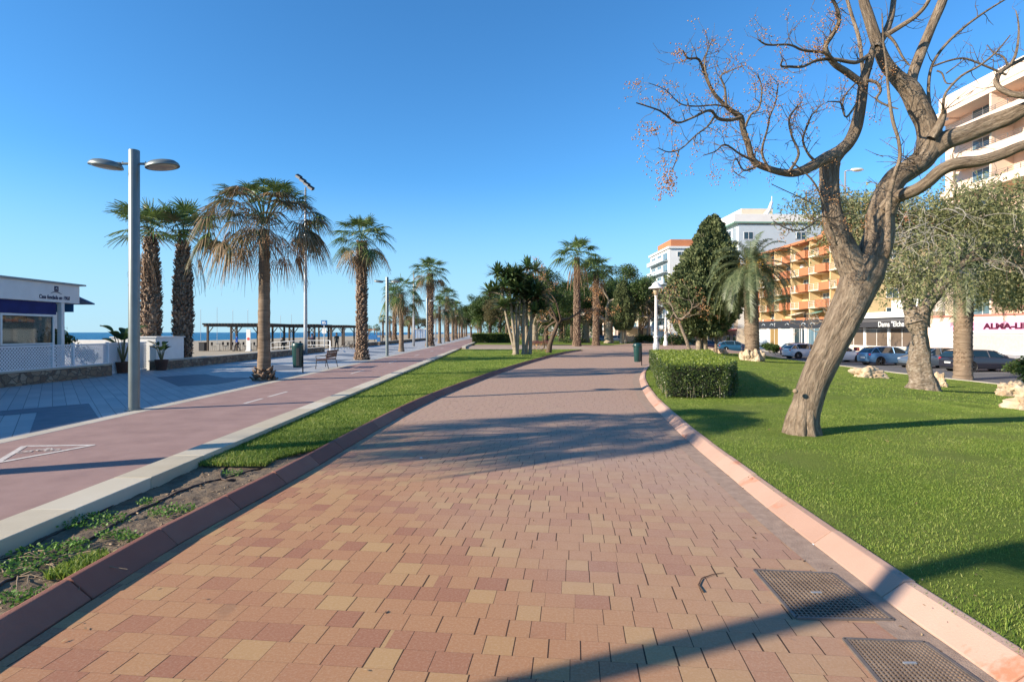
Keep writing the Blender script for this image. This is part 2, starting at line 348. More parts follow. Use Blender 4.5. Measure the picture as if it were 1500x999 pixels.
wn_.links.new(hz.outputs[2], bg.inputs[0]); bg.inputs[1].default_value = 0.112
sl = bpy.data.lights.new('sun', 'SUN'); sl.energy = 4.7; sl.angle = math.radians(0.53); sl.color = (1.0, 0.87, 0.69)
so = bpy.data.objects.new('sun', sl); COL.objects.link(so)
so.rotation_euler = Vector((math.cos(E) * math.cos(AZ), math.cos(E) * math.sin(AZ), -math.sin(E))).to_track_quat('-Z', 'Y').to_euler()
so.location = (-20, -10, 20)
cam = bpy.data.cameras.new('camera'); co = bpy.data.objects.new('camera', cam); COL.objects.link(co); scn.camera = co
co.location = (0, 0, H); co.rotation_euler = (math.radians(90), 0, 0); cam.sensor_width = 36; cam.lens = FPX / 1500 * 36
cam.shift_y = -(499.5 - HOR) / 1500; cam.clip_end = 60000; cam.clip_start = 0.05
vs_ = scn.view_settings; vs_.view_transform = 'Standard'; vs_.look = 'None'; vs_.gamma = 1; vs_.exposure = 1.0
# ================================================================== SETTING
def resample(pts, step):
    out = [Vector(pts[0])]; acc = 0.0
    P = [Vector(p) for p in pts]
    for a, b in zip(P, P[1:]):
        L = (b - a).length; d = step - acc
        while d <= L: out.append(a.lerp(b, d / L)); d += step
        acc = L - (d - step)
    return out
def smooth_line(pts, it=3):
    P = [Vector((p[0], p[1])) for p in pts]
    for _ in range(it):
        Q = [P[0]]
        for a, b in zip(P, P[1:]): Q += [a.lerp(b, .25), a.lerp(b, .75)]
        P = Q + [P[-1]]
    return P
def offs(pts, d):
    out = []
    for i, p in enumerate(pts):
        t = (pts[min(i + 1, len(pts) - 1)] - pts[max(i - 1, 0)]).normalized()
        out.append(p + Vector((t.y, -t.x)) * d)          # + is to the right of travel
    return out
def kerb(name, line, prof, stone, m, label, cat='kerb', gap=0.004, jit=0.003, zf=None):
    P = resample(line, stone); mb = MB(); r = random.Random(3)
    for i in range(len(P) - 1):
        a, b = P[i], P[i + 1]; t0 = (P[i + 1] - P[max(i - 1, 0)]).normalized(); t1 = (P[min(i + 2, len(P) - 1)] - P[i]).normalized(); t = (b - a).normalized()
        j = r.uniform(-jit, jit); vs = []
        for (p, tt, s) in ((a + t * gap, t0, 1), (b - t * gap, t1, -1)):
            nn = Vector((tt.y, -tt.x))
            for o, z in prof: q = p + nn * (o + j); vs.append((q.x, q.y, z + (zf(q.x, q.y) if zf else 0) + (j if z > 0.05 else 0)))
        k = len(prof)
        fs = [(q, (q + 1) % k, k + (q + 1) % k, k + q) for q in range(k)] + [tuple(range(k))[::-1], tuple(range(k, 2 * k))]
        mb.add(vs, fs)
    o = mb.build(name, m, bevel=0.008); tag(o, kind='structure'); return o
def sheetline(A, B, z):                                  # strip between two equally sampled lines
    n = len(A); V = [(p.x, p.y, z) for p in A] + [(p.x, p.y, z) for p in B]
    return V, [(i, i + 1, n + i + 1, n + i) for i in range(n - 1)]
# lines traced from the photograph, on the path level
Lk = [G(*p) for p in ((83.5, 910), (240, 806), (436, 700), (514, 652), (596, 604), (660, 574), (750, 540), (800, 525), (830, 517), (856, 513.5))]
Lk = [(-2.80, -3.0), (-2.80, 0.0), (-2.80, 2.0)] + Lk
Lline = smooth_line(Lk)
Rk = [G(*p) for p in ((1402, 953.6), (1343, 917), (1248, 840), (1160, 774), (1110, 733), (1048, 681), (1000.5, 640.6), (966, 605), (950, 588), (938, 566), (936, 554), (940, 544), (947, 536))]
Rk = [(2.50, -3.0), (2.5, 0.0)] + Rk + [(9.6, 36.5), (12.5, 43), (16, 49), (21, 55), (27, 61)]
Rline = smooth_line(Rk)
def xl(Y):
    for a, b in zip(Lline, Lline[1:]):
        if a.y <= Y <= b.y: return a.x + (b.x - a.x) * (Y - a.y) / max(1e-6, b.y - a.y)
    return Lline[-1].x
def xr(Y):
    for a, b in zip(Rline, Rline[1:]):
        if a.y <= Y <= b.y: return a.x + (b.x - a.x) * (Y - a.y) / max(1e-6, b.y - a.y)
    return Rline[-1].x
def struct(mb, name, m, **k): return tag(mb.build(name, m, **k), kind='structure')
big = MB(); big.sheet([(-80, -60), (2500, -60), (2500, 6000), (-80, 6000)], -1.0); struct(big, 'ground', M_sand)
# sea and beach
def sea_mat():
    m, nt, b = newmat('sea'); p = pos(nt)
    c = ramp(nt, nz(nt, mapping(nt, p, (1, 0.12, 1)), 0.03, 4), [(0.35, (0.004, 0.085, 0.20)), (0.7, (0.008, 0.15, 0.27))])
    nt.links.new(c, b.inputs['Base Color']); setin(b, Roughness=0.35, IOR=1.33); b.inputs['Specular IOR Level'].default_value = 0.35
    bump(nt, b, mathn(nt, 'ADD', nz(nt, p, 0.7, 6, 0.7), nz(nt, p, 0.15, 3)), 1.0, 0.8); return m
sea = MB(); sea.sheet([(-40000, -3000), (-80, -3000), (-80, 40000), (-40000, 40000)], -1.6)
struct(sea, 'sea', sea_mat())
bx = MB(); xs = [-16.2, -18, -60, -100, -112, -122, -140]; zs = [-0.03, -0.05, -0.35, -0.8, -1.25, -1.7, -2.2]; ys = [-60, 60, 150, 300, 500, 900, 6000]
V = []; 
for y in ys:
    for x, z in zip(xs, zs): V.append((x * (1 if y < 300 else 1) - SY * y + (0 if x > -17 else 8 * math.sin(y / 90.0)), y, z))
nx = len(xs); bx.add(V, [(r * nx + i, r * nx + i + 1, (r + 1) * nx + i + 1, (r + 1) * nx + i) for r in range(len(ys) - 1) for i in range(nx - 1)])
struct(bx, 'beach', M_sand)
XE, XS, XC, XK = -16.1, -8.27, -7.97, -4.33              # promenade edge, edge stones, cycle track, kerb (street frame)
def sline(x, y0, y1, n=60): return [Vector((x - SY * y, y)) for y in np.linspace(y0, y1, n)]
def strip(name, xa, xb, y0, y1, z, m, n=60):
    v, f = sheetline(sline(xa, y0, y1, n), sline(xb, y0, y1, n), z); mb = MB(); mb.add(v, [t[::-1] for t in f]); return struct(mb, name, m)
strip('promenade', XE - 2.4, XS, -12, 420, 0.02, M_slab)
strip('cycle_track', XC, XK + 0.02, -12, 420, 0.022, M_track)
kerb('edge_stones', [Vector((XS - SY * y, y)) for y in (-12, 420)], [(0.0, -0.05), (0.0, 0.026), (0.30, 0.026), (0.30, -0.05)], 0.8, M_edge, '', gap=0.006, jit=0.0)
kerb('pale_kerb', [Vector((XK - SY * y, y)) for y in (-12, 57.5)], [(0.0, -0.2), (0.0, 0.17), (0.42, 0.17), (0.42, -0.2)], 1.15, M_wkerb, '', gap=0.003)
kerb('pale_kerb', [Vector((XK - SY * y + 0.35 * max(0, (68 - y) / 6), y)) for y in (62, 68, 330)], [(0.0, -0.2), (0.0, 0.17), (0.42, 0.17), (0.42, -0.2)], 1.15, M_wkerb, '', gap=0.003)
kerb('red_kerb', Lline, [(0.0, -0.1), (0.0, 0.0), (-0.15, 0.13), (-0.19, 0.133), (-0.21, 0.12), (-0.21, -0.1)], 0.98, M_rkerb, '')
kerb('pink_kerb', Rline, [(0.0, -0.1), (0.0, 0.01), (0.15, 0.115), (0.21, 0.12), (0.23, 0.11), (0.23, -0.1)], 0.98, M_pkerb, '', zf=lambda x, y: lawn_h(x, y) - .1)
# brick path between the kerbs, then the cross plaza
n = 120; ysn = np.concatenate([np.linspace(-3, 20, 60), np.linspace(20.5, 36.0, 60)])
v, f = sheetline([Vector((xl(y) + 0.02, y)) for y in ysn], [Vector((xr(y) - 0.02, y)) for y in ysn], 0.0)
mb = MB(); mb.add(v, [t[::-1] for t in f]); struct(mb, 'brick_path', M_paver)
V = []; F = []; ys_ = np.linspace(58.4, 104, 30); yk = 0
for y in np.concatenate([np.linspace(36, 58.3, 20), ys_]):
    a, b_ = ((-5.3, 26.9) if y > 58.35 else (xl(y) if y < 58 else -5.3, xr(y) - .02)); b_ = min(b_, 27.0) if y < 62 else 26.9
    for i in range(41): x = a + (b_ - a) * i / 40; V.append((x, y, lawn_h(x, y) - .103))
    if yk: F += [((yk - 1) * 41 + i, (yk - 1) * 41 + i + 1, yk * 41 + i + 1, yk * 41 + i) for i in range(40)]
    yk += 1
tag(np_mesh('cross_path', np.array(V), np.array(F), M_paver), kind='structure')
mb = MB(); mb.sheet([(-5.5, 61.5), (2, 59.6), (9, 61), (9, 72), (4, 78), (-6, 78)], 0.004); struct(mb, 'sandy_path', mat('fine_gravel', (0.36, 0.27, 0.19), 0.95, 0.15, 2, bmp=0.3))
gl = offs([p for p in Rline if p.y < 40], -0.24)
v, f = sheetline(gl, offs([p for p in Rline if p.y < 40], -0.004), 0.005); mb = MB(); mb.add(v, [t[::-1] for t in f]); struct(mb, 'gutter_strip', M_gutter)
# park ground behind the plaza
mb = MB(); mb.sheet([(-6.2, 84), (14, 80), (24, 104), (30, 330), (-13.5, 330)], 0.012); struct(mb, 'park_ground', M_turf)
# planting bed with turned soil, then turf on the same strip
def grid_between(xa, xb, ys_, nxx, zf):
    V = []; F = []
    for y in ys_:
        a, b = xa(y), xb(y)
        for i in range(nxx + 1):
            x = a + (b - a) * i / nxx; V.append((x, y, zf(x, y)))
    k = nxx + 1
    for r in range(len(ys_) - 1):
        for i in range(nxx): F.append((r * k + i, r * k + i + 1, (r + 1) * k + i + 1, (r + 1) * k + i))
    return np.array(V), np.array(F)
xk = lambda y: XK + 0.40 - SY * y
def soil_z(x, y):
    a = noise.noise(Vector((x * 2.1, y * 2.1, 3))) * 0.03 + noise.noise(Vector((x * 9, y * 9, 1))) * 0.014 + noise.noise(Vector((x * 28, y * 28, 5))) * 0.008
    return 0.045 + a
V, F = grid_between(xk, lambda y: xl(y) - 0.19, np.concatenate([np.linspace(0.5, 8, 380), np.linspace(8.05, 12, 100)]), 70, soil_z)
tag(np_mesh('planting_bed', V, F, M_soil, smooth=True), kind='structure')
V, F = grid_between(xk, lambda y: xl(y) - 0.19, np.linspace(10, 58.4, 120), 12, lambda x, y: 0.06 + 0.02 * noise.noise(Vector((x * .8, y * .8, 0))) - (0.06 if y < 10.3 else 0))
tag(np_mesh('lawn', V, F, M_turf, smooth=True), kind='structure')
# right lawn
RK = [(24.0, -6), (23.2, 14)] + [G(px, py, -0.7) for px, py in ((1463, 563), (1407, 557), (1313, 546.5), (1239, 537), (1150, 527), (1085, 519.5))] + [(27.4, 66)]
def xroad(Y):
    for a, b in zip(RK, RK[1:]):
        if a[1] <= Y <= b[1]: return a[0] + (b[0] - a[0]) * (Y - a[1]) / (b[1] - a[1])
    return RK[-1][0]
def lz(x, y): return lawn_h(x, y) + 0.02 * noise.noise(Vector((x * .5, y * .5, 0))) * min(1, max(0, x - xr(y) - .2))
V, F = grid_between(lambda y: xr(y) + 0.20, xroad, np.concatenate([np.linspace(-4, 20, 70), np.linspace(20.5, 60.8, 70)]), 50, lz)
tag(np_mesh('lawn', V, F, M_turf, smooth=True), kind='structure')
kerb('road_kerb', [Vector(p) for p in RK], [(-0.02, -1.1), (-0.02, -0.67), (0.28, -0.67), (0.28, -1.1)], 1.0, M_edge, '')
mb = MB(); mb.sheet([(p[0] + 0.27, p[1]) for p in RK] + [(60, 104), (60, 420), (34.5, 420), (36.8, 100), (38.6, -6)][0:0] + [(28.5, 110), (20, 420), (28.5, 420), (36.3, 100), (39.5, -6)], -0.8); struct(mb, 'road', M_asph)
mb = MB(); mb.prism([tuple(S(36.4, -8)[:2]), tuple(S(42.6, -8)[:2]), tuple(S(42.6, 420)[:2]), tuple(S(36.4, 420)[:2])], -1.0, -0.68); struct(mb, 'pavement', mat('pavement_tiles', (0.33, 0.30, 0.27), 0.8, 0.12, 3))
mb = MB()                                                 # painted parking bay lines
for k in range(16):
    y = 27 + k * 2.9; a = S(30.0, y); b = S(34.6, y); mb.add([(a.x, a.y - .05, -0.796), (b.x, b.y - .05, -0.796), (b.x, b.y + .05, -0.796), (a.x, a.y + .05, -0.796)], [(0, 1, 2, 3)])
struct(mb, 'parking_bay_lines', M_roadw)
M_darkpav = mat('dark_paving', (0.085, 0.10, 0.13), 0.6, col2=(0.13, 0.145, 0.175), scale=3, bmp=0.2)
P1 = [Vector(G(px, py, .02)) for px, py in ((-60, 607), (130, 591), (146, 614.5), (43, 635), (54, 604.5), (-60, 614))]; P2 = [Vector(G(px, py, .02)) for px, py in ((228, 552.5), (300, 548), (330, 553.5), (378, 552.5), (318, 563), (262, 566))]
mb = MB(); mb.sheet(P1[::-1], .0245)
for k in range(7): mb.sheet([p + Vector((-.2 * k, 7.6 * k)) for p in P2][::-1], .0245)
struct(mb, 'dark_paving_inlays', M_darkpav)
# markings on the cycle track
def flatline(mb, a, b, wd, z=0.026):
    a = Vector(a[:2]); b = Vector(b[:2]); t = (b - a).normalized(); nn = Vector((-t.y, t.x)) * wd / 2
    mb.add([(*(a - nn), z), (*(b - nn), z), (*(b + nn), z), (*(a + nn), z)], [(0, 1, 2, 3)])
mb = MB()
xm = -6.35
for y0, y1 in ((14.2, 15.3), (15.7, 17.1), (24.4, 26.8), (33, 35.6), (43, 45.6), (53, 55.6), (63, 65.6), (75, 77), (88, 90), (100, 102), (115, 117), (130, 132)):
    flatline(mb, (xm - SY * y0, y0), (xm - SY * y1, y1), 0.10)
struct(mb, 'centre_dashes', M_roadw)
mb = MB()
T = [Vector(G(138, 652, .022)), Vector(G(36, 653.5, .022)), Vector(G(-6, 678.5, .022))]
for i in range(3): flatline(mb, T[i], T[(i + 1) % 3], 0.085, 0.026 + 0.001 * i)
c0 = (T[0] + T[1] + T[2]) / 3 + Vector((-.04, .03)); ux = Vector((0.9, 0.42)); uy = Vector((-0.2, 0.45))
def bk(u, v): return c0 + ux * u + uy * v
for cx_ in (-0.17, 0.17):
    for k in range(10):
        a0, a1 = 2 * PI * k / 10, 2 * PI * (k + 1) / 10
        flatline(mb, bk(cx_ + .09 * math.cos(a0), -.12 + .14 * math.sin(a0)), bk(cx_ + .09 * math.cos(a1), -.12 + .14 * math.sin(a1)), 0.03, 0.030)
for a, b in (((-.17, -.12), (-.06, .14)), ((-.06, .14), (.12, .14)), ((.12, .14), (0, -.12)), ((0, -.12), (-.06, .14)), ((.17, -.12), (.11, .22)), ((.11, .22), (.05, .24))): flatline(mb, bk(*a), bk(*b), 0.03, 0.031)
struct(mb, 'cycle_lane_marking', M_roadw)
# ------------------------------------------------------------------ grass blades
def blades(name, pts, h0, h1, wd, label, group=None, lean=0.45, m=None):
    n = len(pts); P = np.array(pts); a = rng.uniform(0, 2 * PI, n); h = rng.uniform(h0, h1, n); ww = wd * rng.uniform(.7, 1.3, n)
    d = np.stack([np.cos(a), np.sin(a), np.zeros(n)], 1); b = rng.uniform(0, 2 * PI, n); l = np.stack([np.cos(b), np.sin(b), np.zeros(n)], 1) * (h * rng.uniform(0.1, lean * 2, n))[:, None]
    up = np.array([0, 0, 1.0]); V = np.empty((n, 5, 3))
    V[:, 0] = P - d * ww[:, None] * .5; V[:, 1] = P + d * ww[:, None] * .5
    mid = P + l * .35 + up * (h * .62)[:, None]; V[:, 2] = mid + d * ww[:, None] * .4; V[:, 3] = mid - d * ww[:, None] * .4
    V[:, 4] = P + l + up * h[:, None]
    i = np.arange(n)[:, None] * 5
    o = np_mesh(name, V.reshape(-1, 3), [i + np.array([[0, 1, 2, 3]]), i + np.array([[3, 2, 4]])], m)
    return tag(o, label, 'grass', group, kind='stuff')
M_blade = leafmat('grass_blades', [(0.045, 0.095, 0.014), (0.11, 0.19, 0.027), (0.19, 0.275, 0.043), (0.32, 0.375, 0.08), (0.58, 0.52, 0.24)], 0.35, 0.5, 1.1, 0.3, 0.55)
def scatter(n, ymin, ymax, xa, xb, zf, p=1.0, keep=None):
    out = []
    y = ymin + (ymax - ymin) * rng.random(n) ** p; u = rng.random(n)
    for i in range(n):
        a, b = xa(y[i]), xb(y[i]); x = a + (b - a) * u[i]
        if keep and not keep(x, y[i]): continue
        out.append((x, y[i], zf(x, y[i]) - 0.004))
    return out
def keepR(x, y):
    if x > y * 1.25 + 2.5: return False
    q = noise.noise(Vector((x * .9, y * .9, 4)))
    return rng.random() < 0.62 + q * 1.2
pr = scatter(430000, 1.6, 15, lambda y: xr(y) + 0.16, lambda y: min(y * 1.12 + 2.5, 17), lz, 0.8, keepR)
blades('grass', pr, 0.010, 0.034, 0.0045, 'short green grass of the big lawn right of the brick path', m=M_blade)
pr = scatter(150000, 15, 58, lambda y: xr(y) + 0.24, lambda y: min(xroad(y) - .1, y * 1.0 + 2), lz, 1.0, keepR)
blades('grass', pr, 0.015, 0.042, 0.014, 'short green grass at the far side of the right lawn', m=M_blade)
bare = lambda x, y: noise.noise(Vector((x * 1.1, y * .7, 9)))
pl = scatter(175000, 4.0, 24, xk, lambda y: xl(y) - 0.2, lambda x, y: 0.065, 1.0, lambda x, y: bare(x, y) > ((0.47 if y < 7.6 else 0.40 - (y - 7.6) * 0.40) - (0.5 if x < xk(y) + .9 and y > 7.4 else 0)) or (y > 11.5))
pl += scatter(60000, 24, 58, xk, lambda y: xl(y) - 0.2, lambda x, y: 0.07, 1.0)
blades('grass', pl, 0.03, 0.075, 0.012, 'short green grass strip between the pale kerb and the red kerb', m=M_blade)
# weeds, twigs and hoses on the soil
M_weed = leafmat('weed_leaves', [(0.05, 0.12, 0.02), (0.11, 0.23, 0.04), (0.2, 0.34, 0.07)], 0.3)
def weed(px, py, r, n, label):
    x, y = G(px, py, 0.06); V = []; F = []
    for i in range(n):
        a = rng.uniform(0, 2 * PI); q = r * math.sqrt(rng.random()); c = np.array([x + q * math.cos(a) * 1.4, y + q * math.sin(a), 0.055 + rng.uniform(0, .05)])
        L = rng.uniform(.012, .035); d = rng.normal(size=3); d[2] = abs(d[2]) * .5 + .1; d /= np.linalg.norm(d); s = np.cross(d, rng.normal(size=3)); s /= np.linalg.norm(s)
        k = len(V); V += [c, c + d * L * .5 + s * L * .35, c + d * L, c + d * L * .5 - s * L * .35]; F.append((k, k + 1, k + 2, k + 3))
    tag(np_mesh('weed_plant', np.array(V), np.array(F), M_weed), label, 'weed', 'weeds on the bare soil')
for px, py, r, n, lb in ((135, 765, .22, 500, 'leafy green weed patch beside the pale kerb on the soil'), (250, 750, .16, 300, 'green weed patch on the red kerb edge of the soil'), (75, 812, .2, 450, 'green weeds beside the heap of dry twigs'),
                         (25, 835, .14, 260, 'low green weeds at the left edge of the soil bed'), (215, 738, .07, 90, 'tiny weed sprouting above the brown hose'), (30, 878, .12, 260, 'bright weeds against the top of the red kerb'), (165, 785, .1, 160, 'small weed beside the hose in mid soil'),
                         (340, 725 - 30, .1, 120, 'small weed next to the looped hose end'), (105, 800, .1, 150, 'weed sprig between the twigs and the pale kerb'), (190, 790, .08, 120, 'thin weed close to the red kerb joint'), (90, 765, .06, 70, 'dark weed tuft under the pale kerb')):
    weed(px, py, r, n, lb)
def hose(name, pxs, label, r=0.011, z=0.075):
    P = [Vector((*G(px, py, z), 0)) for px, py in pxs]; Q = smooth_line([(p.x, p.y) for p in P], 3)
    mb = MB(); mb.tube([(q.x, q.y, soil_z(q.x, q.y) + r * 0.9) for q in Q], r, 6)
    tag(mb.build(name, M_hose, smooth=True), label, 'hose', 'drip hoses in the planting bed')
hose('drip_hose', [(-30, 875), (50, 822), (150, 778), (190, 752), (240, 728), (300, 703), (345, 694), (385, 680)], 'long brown drip hose along the middle of the soil bed')
hose('drip_hose', [(-30, 828), (30, 802), (110, 764), (180, 728), (230, 704), (300, 675), (350, 655)], 'thin drip hose lying at the foot of the pale kerb', 0.008)
hose('drip_hose', [(345, 697), (328, 700), (321, 691), (335, 672), (362, 660), (385, 645)], 'bent pale brown hose end standing up in a loop', 0.013, 0.09)
mb = MB()
for i in range(26):
    px, py = rng.uniform(-10, 130), rng.uniform(805, 845); x, y = G(px, py, .07); a = rng.normal(0.35, .7); L = rng.uniform(.1, .4)
    mb.tube([(x, y, .07), (x + math.cos(a) * L / 2, y + math.sin(a) * L / 2, .085 + rng.random() * .02), (x + math.cos(a) * L, y + math.sin(a) * L, .065)], [.005, .004, .002], 5)
tag(mb.build('twig_heap', M_twig), 'heap of dry broken twigs lying on the soil bed', 'twigs')
V = []; F = []
for px, py in [(rng.uniform(-20, 420), 0) for _ in range(900)]:
    y = rng.uniform(2.6, 10.5); x = rng.uniform(xk(y) + .03, xl(y) - .23); r_ = rng.uniform(.004, .016)
    k = len(V); 
    q = [np.array([x, y, soil_z(x, y)]) + rng.normal(size=3) * r_ * np.array([1, 1, .6]) for _ in range(4)]
    V += q; F += [(k, k + 1, k + 2), (k, k + 2, k + 3), (k, k + 3, k + 1), (k + 1, k + 3, k + 2)]
tag(np_mesh('soil_litter', np.array(V), np.array(F), islandmat('litter', [(0.09, 0.06, 0.04), (0.24, 0.17, 0.11), (0.38, 0.3, 0.2)])), 'crumbs of earth and bark chips scattered over the soil bed', 'litter', kind='stuff')
# leaves and gum on the bricks
def leaf_litter(px, py, s, label, m):
    x, y = G(px, py, 0); mb = MB(); a = rng.uniform(0, 6.28)
    ca, sa = math.cos(a) * s, math.sin(a) * s
    mb.add([(x - ca, y - sa, .004), (x + sa * .4, y - ca * .4, .012), (x + ca, y + sa, .006), (x - sa * .4, y + ca * .4, .003)], [(0, 1, 2), (0, 2, 3)])
    tag(mb.build('fallen_leaf', m), label, 'leaf', 'leaves fallen on the bricks')
ML1 = mat('dry_leaf', (0.10, 0.055, 0.03), .8); ML2 = mat('pale_scrap', (0.62, 0.62, 0.6), .7)
for px, py, s, lb, m in ((617, 671, .03, 'small white paper scrap on the bricks left of centre', ML2), (565, 897, .02, 'dark curled leaf on the bricks at lower middle', ML1), (1191, 798, .022, 'white scrap at the foot of the pink kerb', ML2),
                         (1178, 822, .02, 'brown leaf in the gutter left of the front grating', ML1), (1217, 833, .02, 'light brown leaf in the gutter by the front grating corner', ML1), (1089, 716, .018, 'dark leaf in the gutter strip halfway up the kerb', ML1), (1164, 776, .02, 'blackish leaf against the pink kerb joint', ML1),
                         (1376, 954, .02, 'tan leaf beside the rear grating', ML1), (938, 668, .018, 'tiny dark leaf on the bricks near the shadow', ML1), (1104, 788, .02, 'dark twiggy leaf on the bricks in mid right', ML1), (1107, 782, .015, 'small leaf touching the twiggy one', ML1)):
    leaf_litter(px, py, s, lb, m)
mb = MB(); P = [G(px, py) for px, py in ((1030, 868), (1023, 858), (1028, 848), (1045, 842), (1060, 840))]
mb.tube([(x, y, .008) for x, y in P], [.006, .005, .004, .003, .002], 5); tag(mb.build('fallen_twig', ML1), 'thin curved brown twig lying on the bricks', 'twig')
V = []; F = []
for _ in range(420):
    y = 2.4 + 22 * rng.random() ** 1.4; x = rng.uniform(xr(y) - .5, min(y * 1.0 + 2, 14)) if rng.random() < .8 else rng.uniform(xl(y) + .1, xr(y) - .1)
    z = (lz(x, y) + .02) if x > xr(y) + .22 else (.01 if x < xr(y) else .12); s = rng.uniform(.008, .022); a = rng.uniform(0, 6.28); c = np.array([x, y, z]); d = np.array([math.cos(a), math.sin(a), rng.uniform(-.2, .4)]) * s; e = np.array([-math.sin(a), math.cos(a), rng.uniform(-.2, .5)]) * s * .4
    k = len(V); V += [c - d, c + e, c + d, c - e + np.array([0, 0, .004])]; F.append((k, k + 1, k + 2, k + 3))
tag(np_mesh('leaf_litter', np.array(V), np.array(F), islandmat('litter_leaf', [(0.10, 0.05, 0.025), (0.28, 0.17, 0.08), (0.45, 0.33, 0.18)])), 'small dry leaves strewn over the lawn, kerb and bricks', 'leaf litter', kind='stuff')
# two steel gratings set in the path
def grating(c, label):
    P = [Vector((*G(px, py), 0)) for px, py in c]; r = thing('drain_grating', label, 'drain grating', tuple(sum(P, Vector()) / 4), 0, 'drain gratings in the brick path')
    o = r.location; P = [p - o for p in P]; f = MB(); b = MB(); pl = MB()
    L = lambda u, v: P[0].lerp(P[1], u).lerp(P[3].lerp(P[2], u), v)
    pl.add([(*L(u, v)[:2], 0.0015) for u, v in ((0, 0), (1, 0), (1, 1), (0, 1))], [(0, 3, 2, 1)])
    def bar(a, b_, w_, z0, z1, M_):
        t = (b_ - a).normalized(); nn = Vector((-t.y, t.x, 0)) * w_ / 2
        vs = [(*(q + s * nn)[:2], z) for z in (z0, z1) for q in (a, b_) for s in (-1, 1)]
        M_.add(vs, [(4, 6, 7, 5), (0, 1, 5, 4), (1, 3, 7, 5), (3, 2, 6, 7), (2, 0, 4, 6)])
    k = 20
    for i in range(1, k): bar(L(i / k, 0), L(i / k, 1), .008, .002, .011, b); bar(L(0, i / k), L(1, i / k), .008, .0015, .010, b)
    for a, c_ in ((0, 1), (1, 2), (2, 3), (3, 0)): bar(P[a], P[c_], .022, .0, .0125, f)
    pl.build('plate', mat('painted_gap_shade', (0.035, 0.026, 0.02), 0.8, 0.3, 9), r); b.build('mesh_bars', mat('rusty_steel', (0.15, 0.105, 0.075), .6, col2=(0.27, 0.20, 0.145), scale=5, metal=.15), r); f.build('frame', mat('steel_frame', (0.17, 0.14, 0.12), .6, .2, 9, metal=.3), r)  # near-black plate paints in the shade of the gaps under the mesh
    h = MB(); c_ = L(.5, .5); h.box(c_.x - .035, c_.x + .035, c_.y - .008, c_.y + .008, .009, .016); h.build('lift_slot', M_steel, r)
grating([(1105, 836), (1220, 841), (1308, 909), (1166, 906)], 'front steel mesh grating set in the bricks, crossed by the lamp shadow')
grating([(1236, 937), (1354, 942), (1452, 1012), (1302, 1016)], 'nearest steel mesh grating in the bricks at the lower right corner')
# ================================================================== VEGETATION
Z = np.array([0, 0, 1.0])
def nrm(v): return v / (np.linalg.norm(v) + 1e-9)
class Arr:
    def __init__(s): s.V = []; s.Q = []; s.T = []; s.n = 0; s.mq = []; s.mt = []
    def quads(s, V, Q, m=0): s.V.append(V.reshape(-1, 3)); s.Q.append(Q + s.n); s.mq.append(np.full(len(Q), m)); s.n += V.size // 3
    def tris(s, V, T, m=0): s.V.append(V.reshape(-1, 3)); s.T.append(T + s.n); s.mt.append(np.full(len(T), m)); s.n += V.size // 3
    def build(s, name, mats, parent=None, smooth=False):
        fs = []; mi = []
        if s.Q: fs.append(np.concatenate(s.Q)); mi.append(np.concatenate(s.mq))
        if s.T: fs.append(np.concatenate(s.T)); mi.append(np.concatenate(s.mt))
        return np_mesh(name, np.concatenate(s.V), fs, mats, parent, midx=np.concatenate(mi), smooth=smooth)
def cr_line(P, R, sub=6):                                # Catmull-Rom resampling with radii
    P = [np.array(p, float) for p in P]; n = len(P); X = []; Rr = []
    for i in range(n - 1):
        p0, p1, p2, p3 = P[max(i - 1, 0)], P[i], P[i + 1], P[min(i + 2, n - 1)]
        for k in range(sub):
            t = k / sub; X.append(.5 * ((2 * p1) + (-p0 + p2) * t + (2 * p0 - 5 * p1 + 4 * p2 - p3) * t * t + (-p0 + 3 * p1 - 3 * p2 + p3) * t ** 3)); Rr.append(R[i] + (R[i + 1] - R[i]) * t)
    X.append(P[-1]); Rr.append(R[-1]); return X, Rr
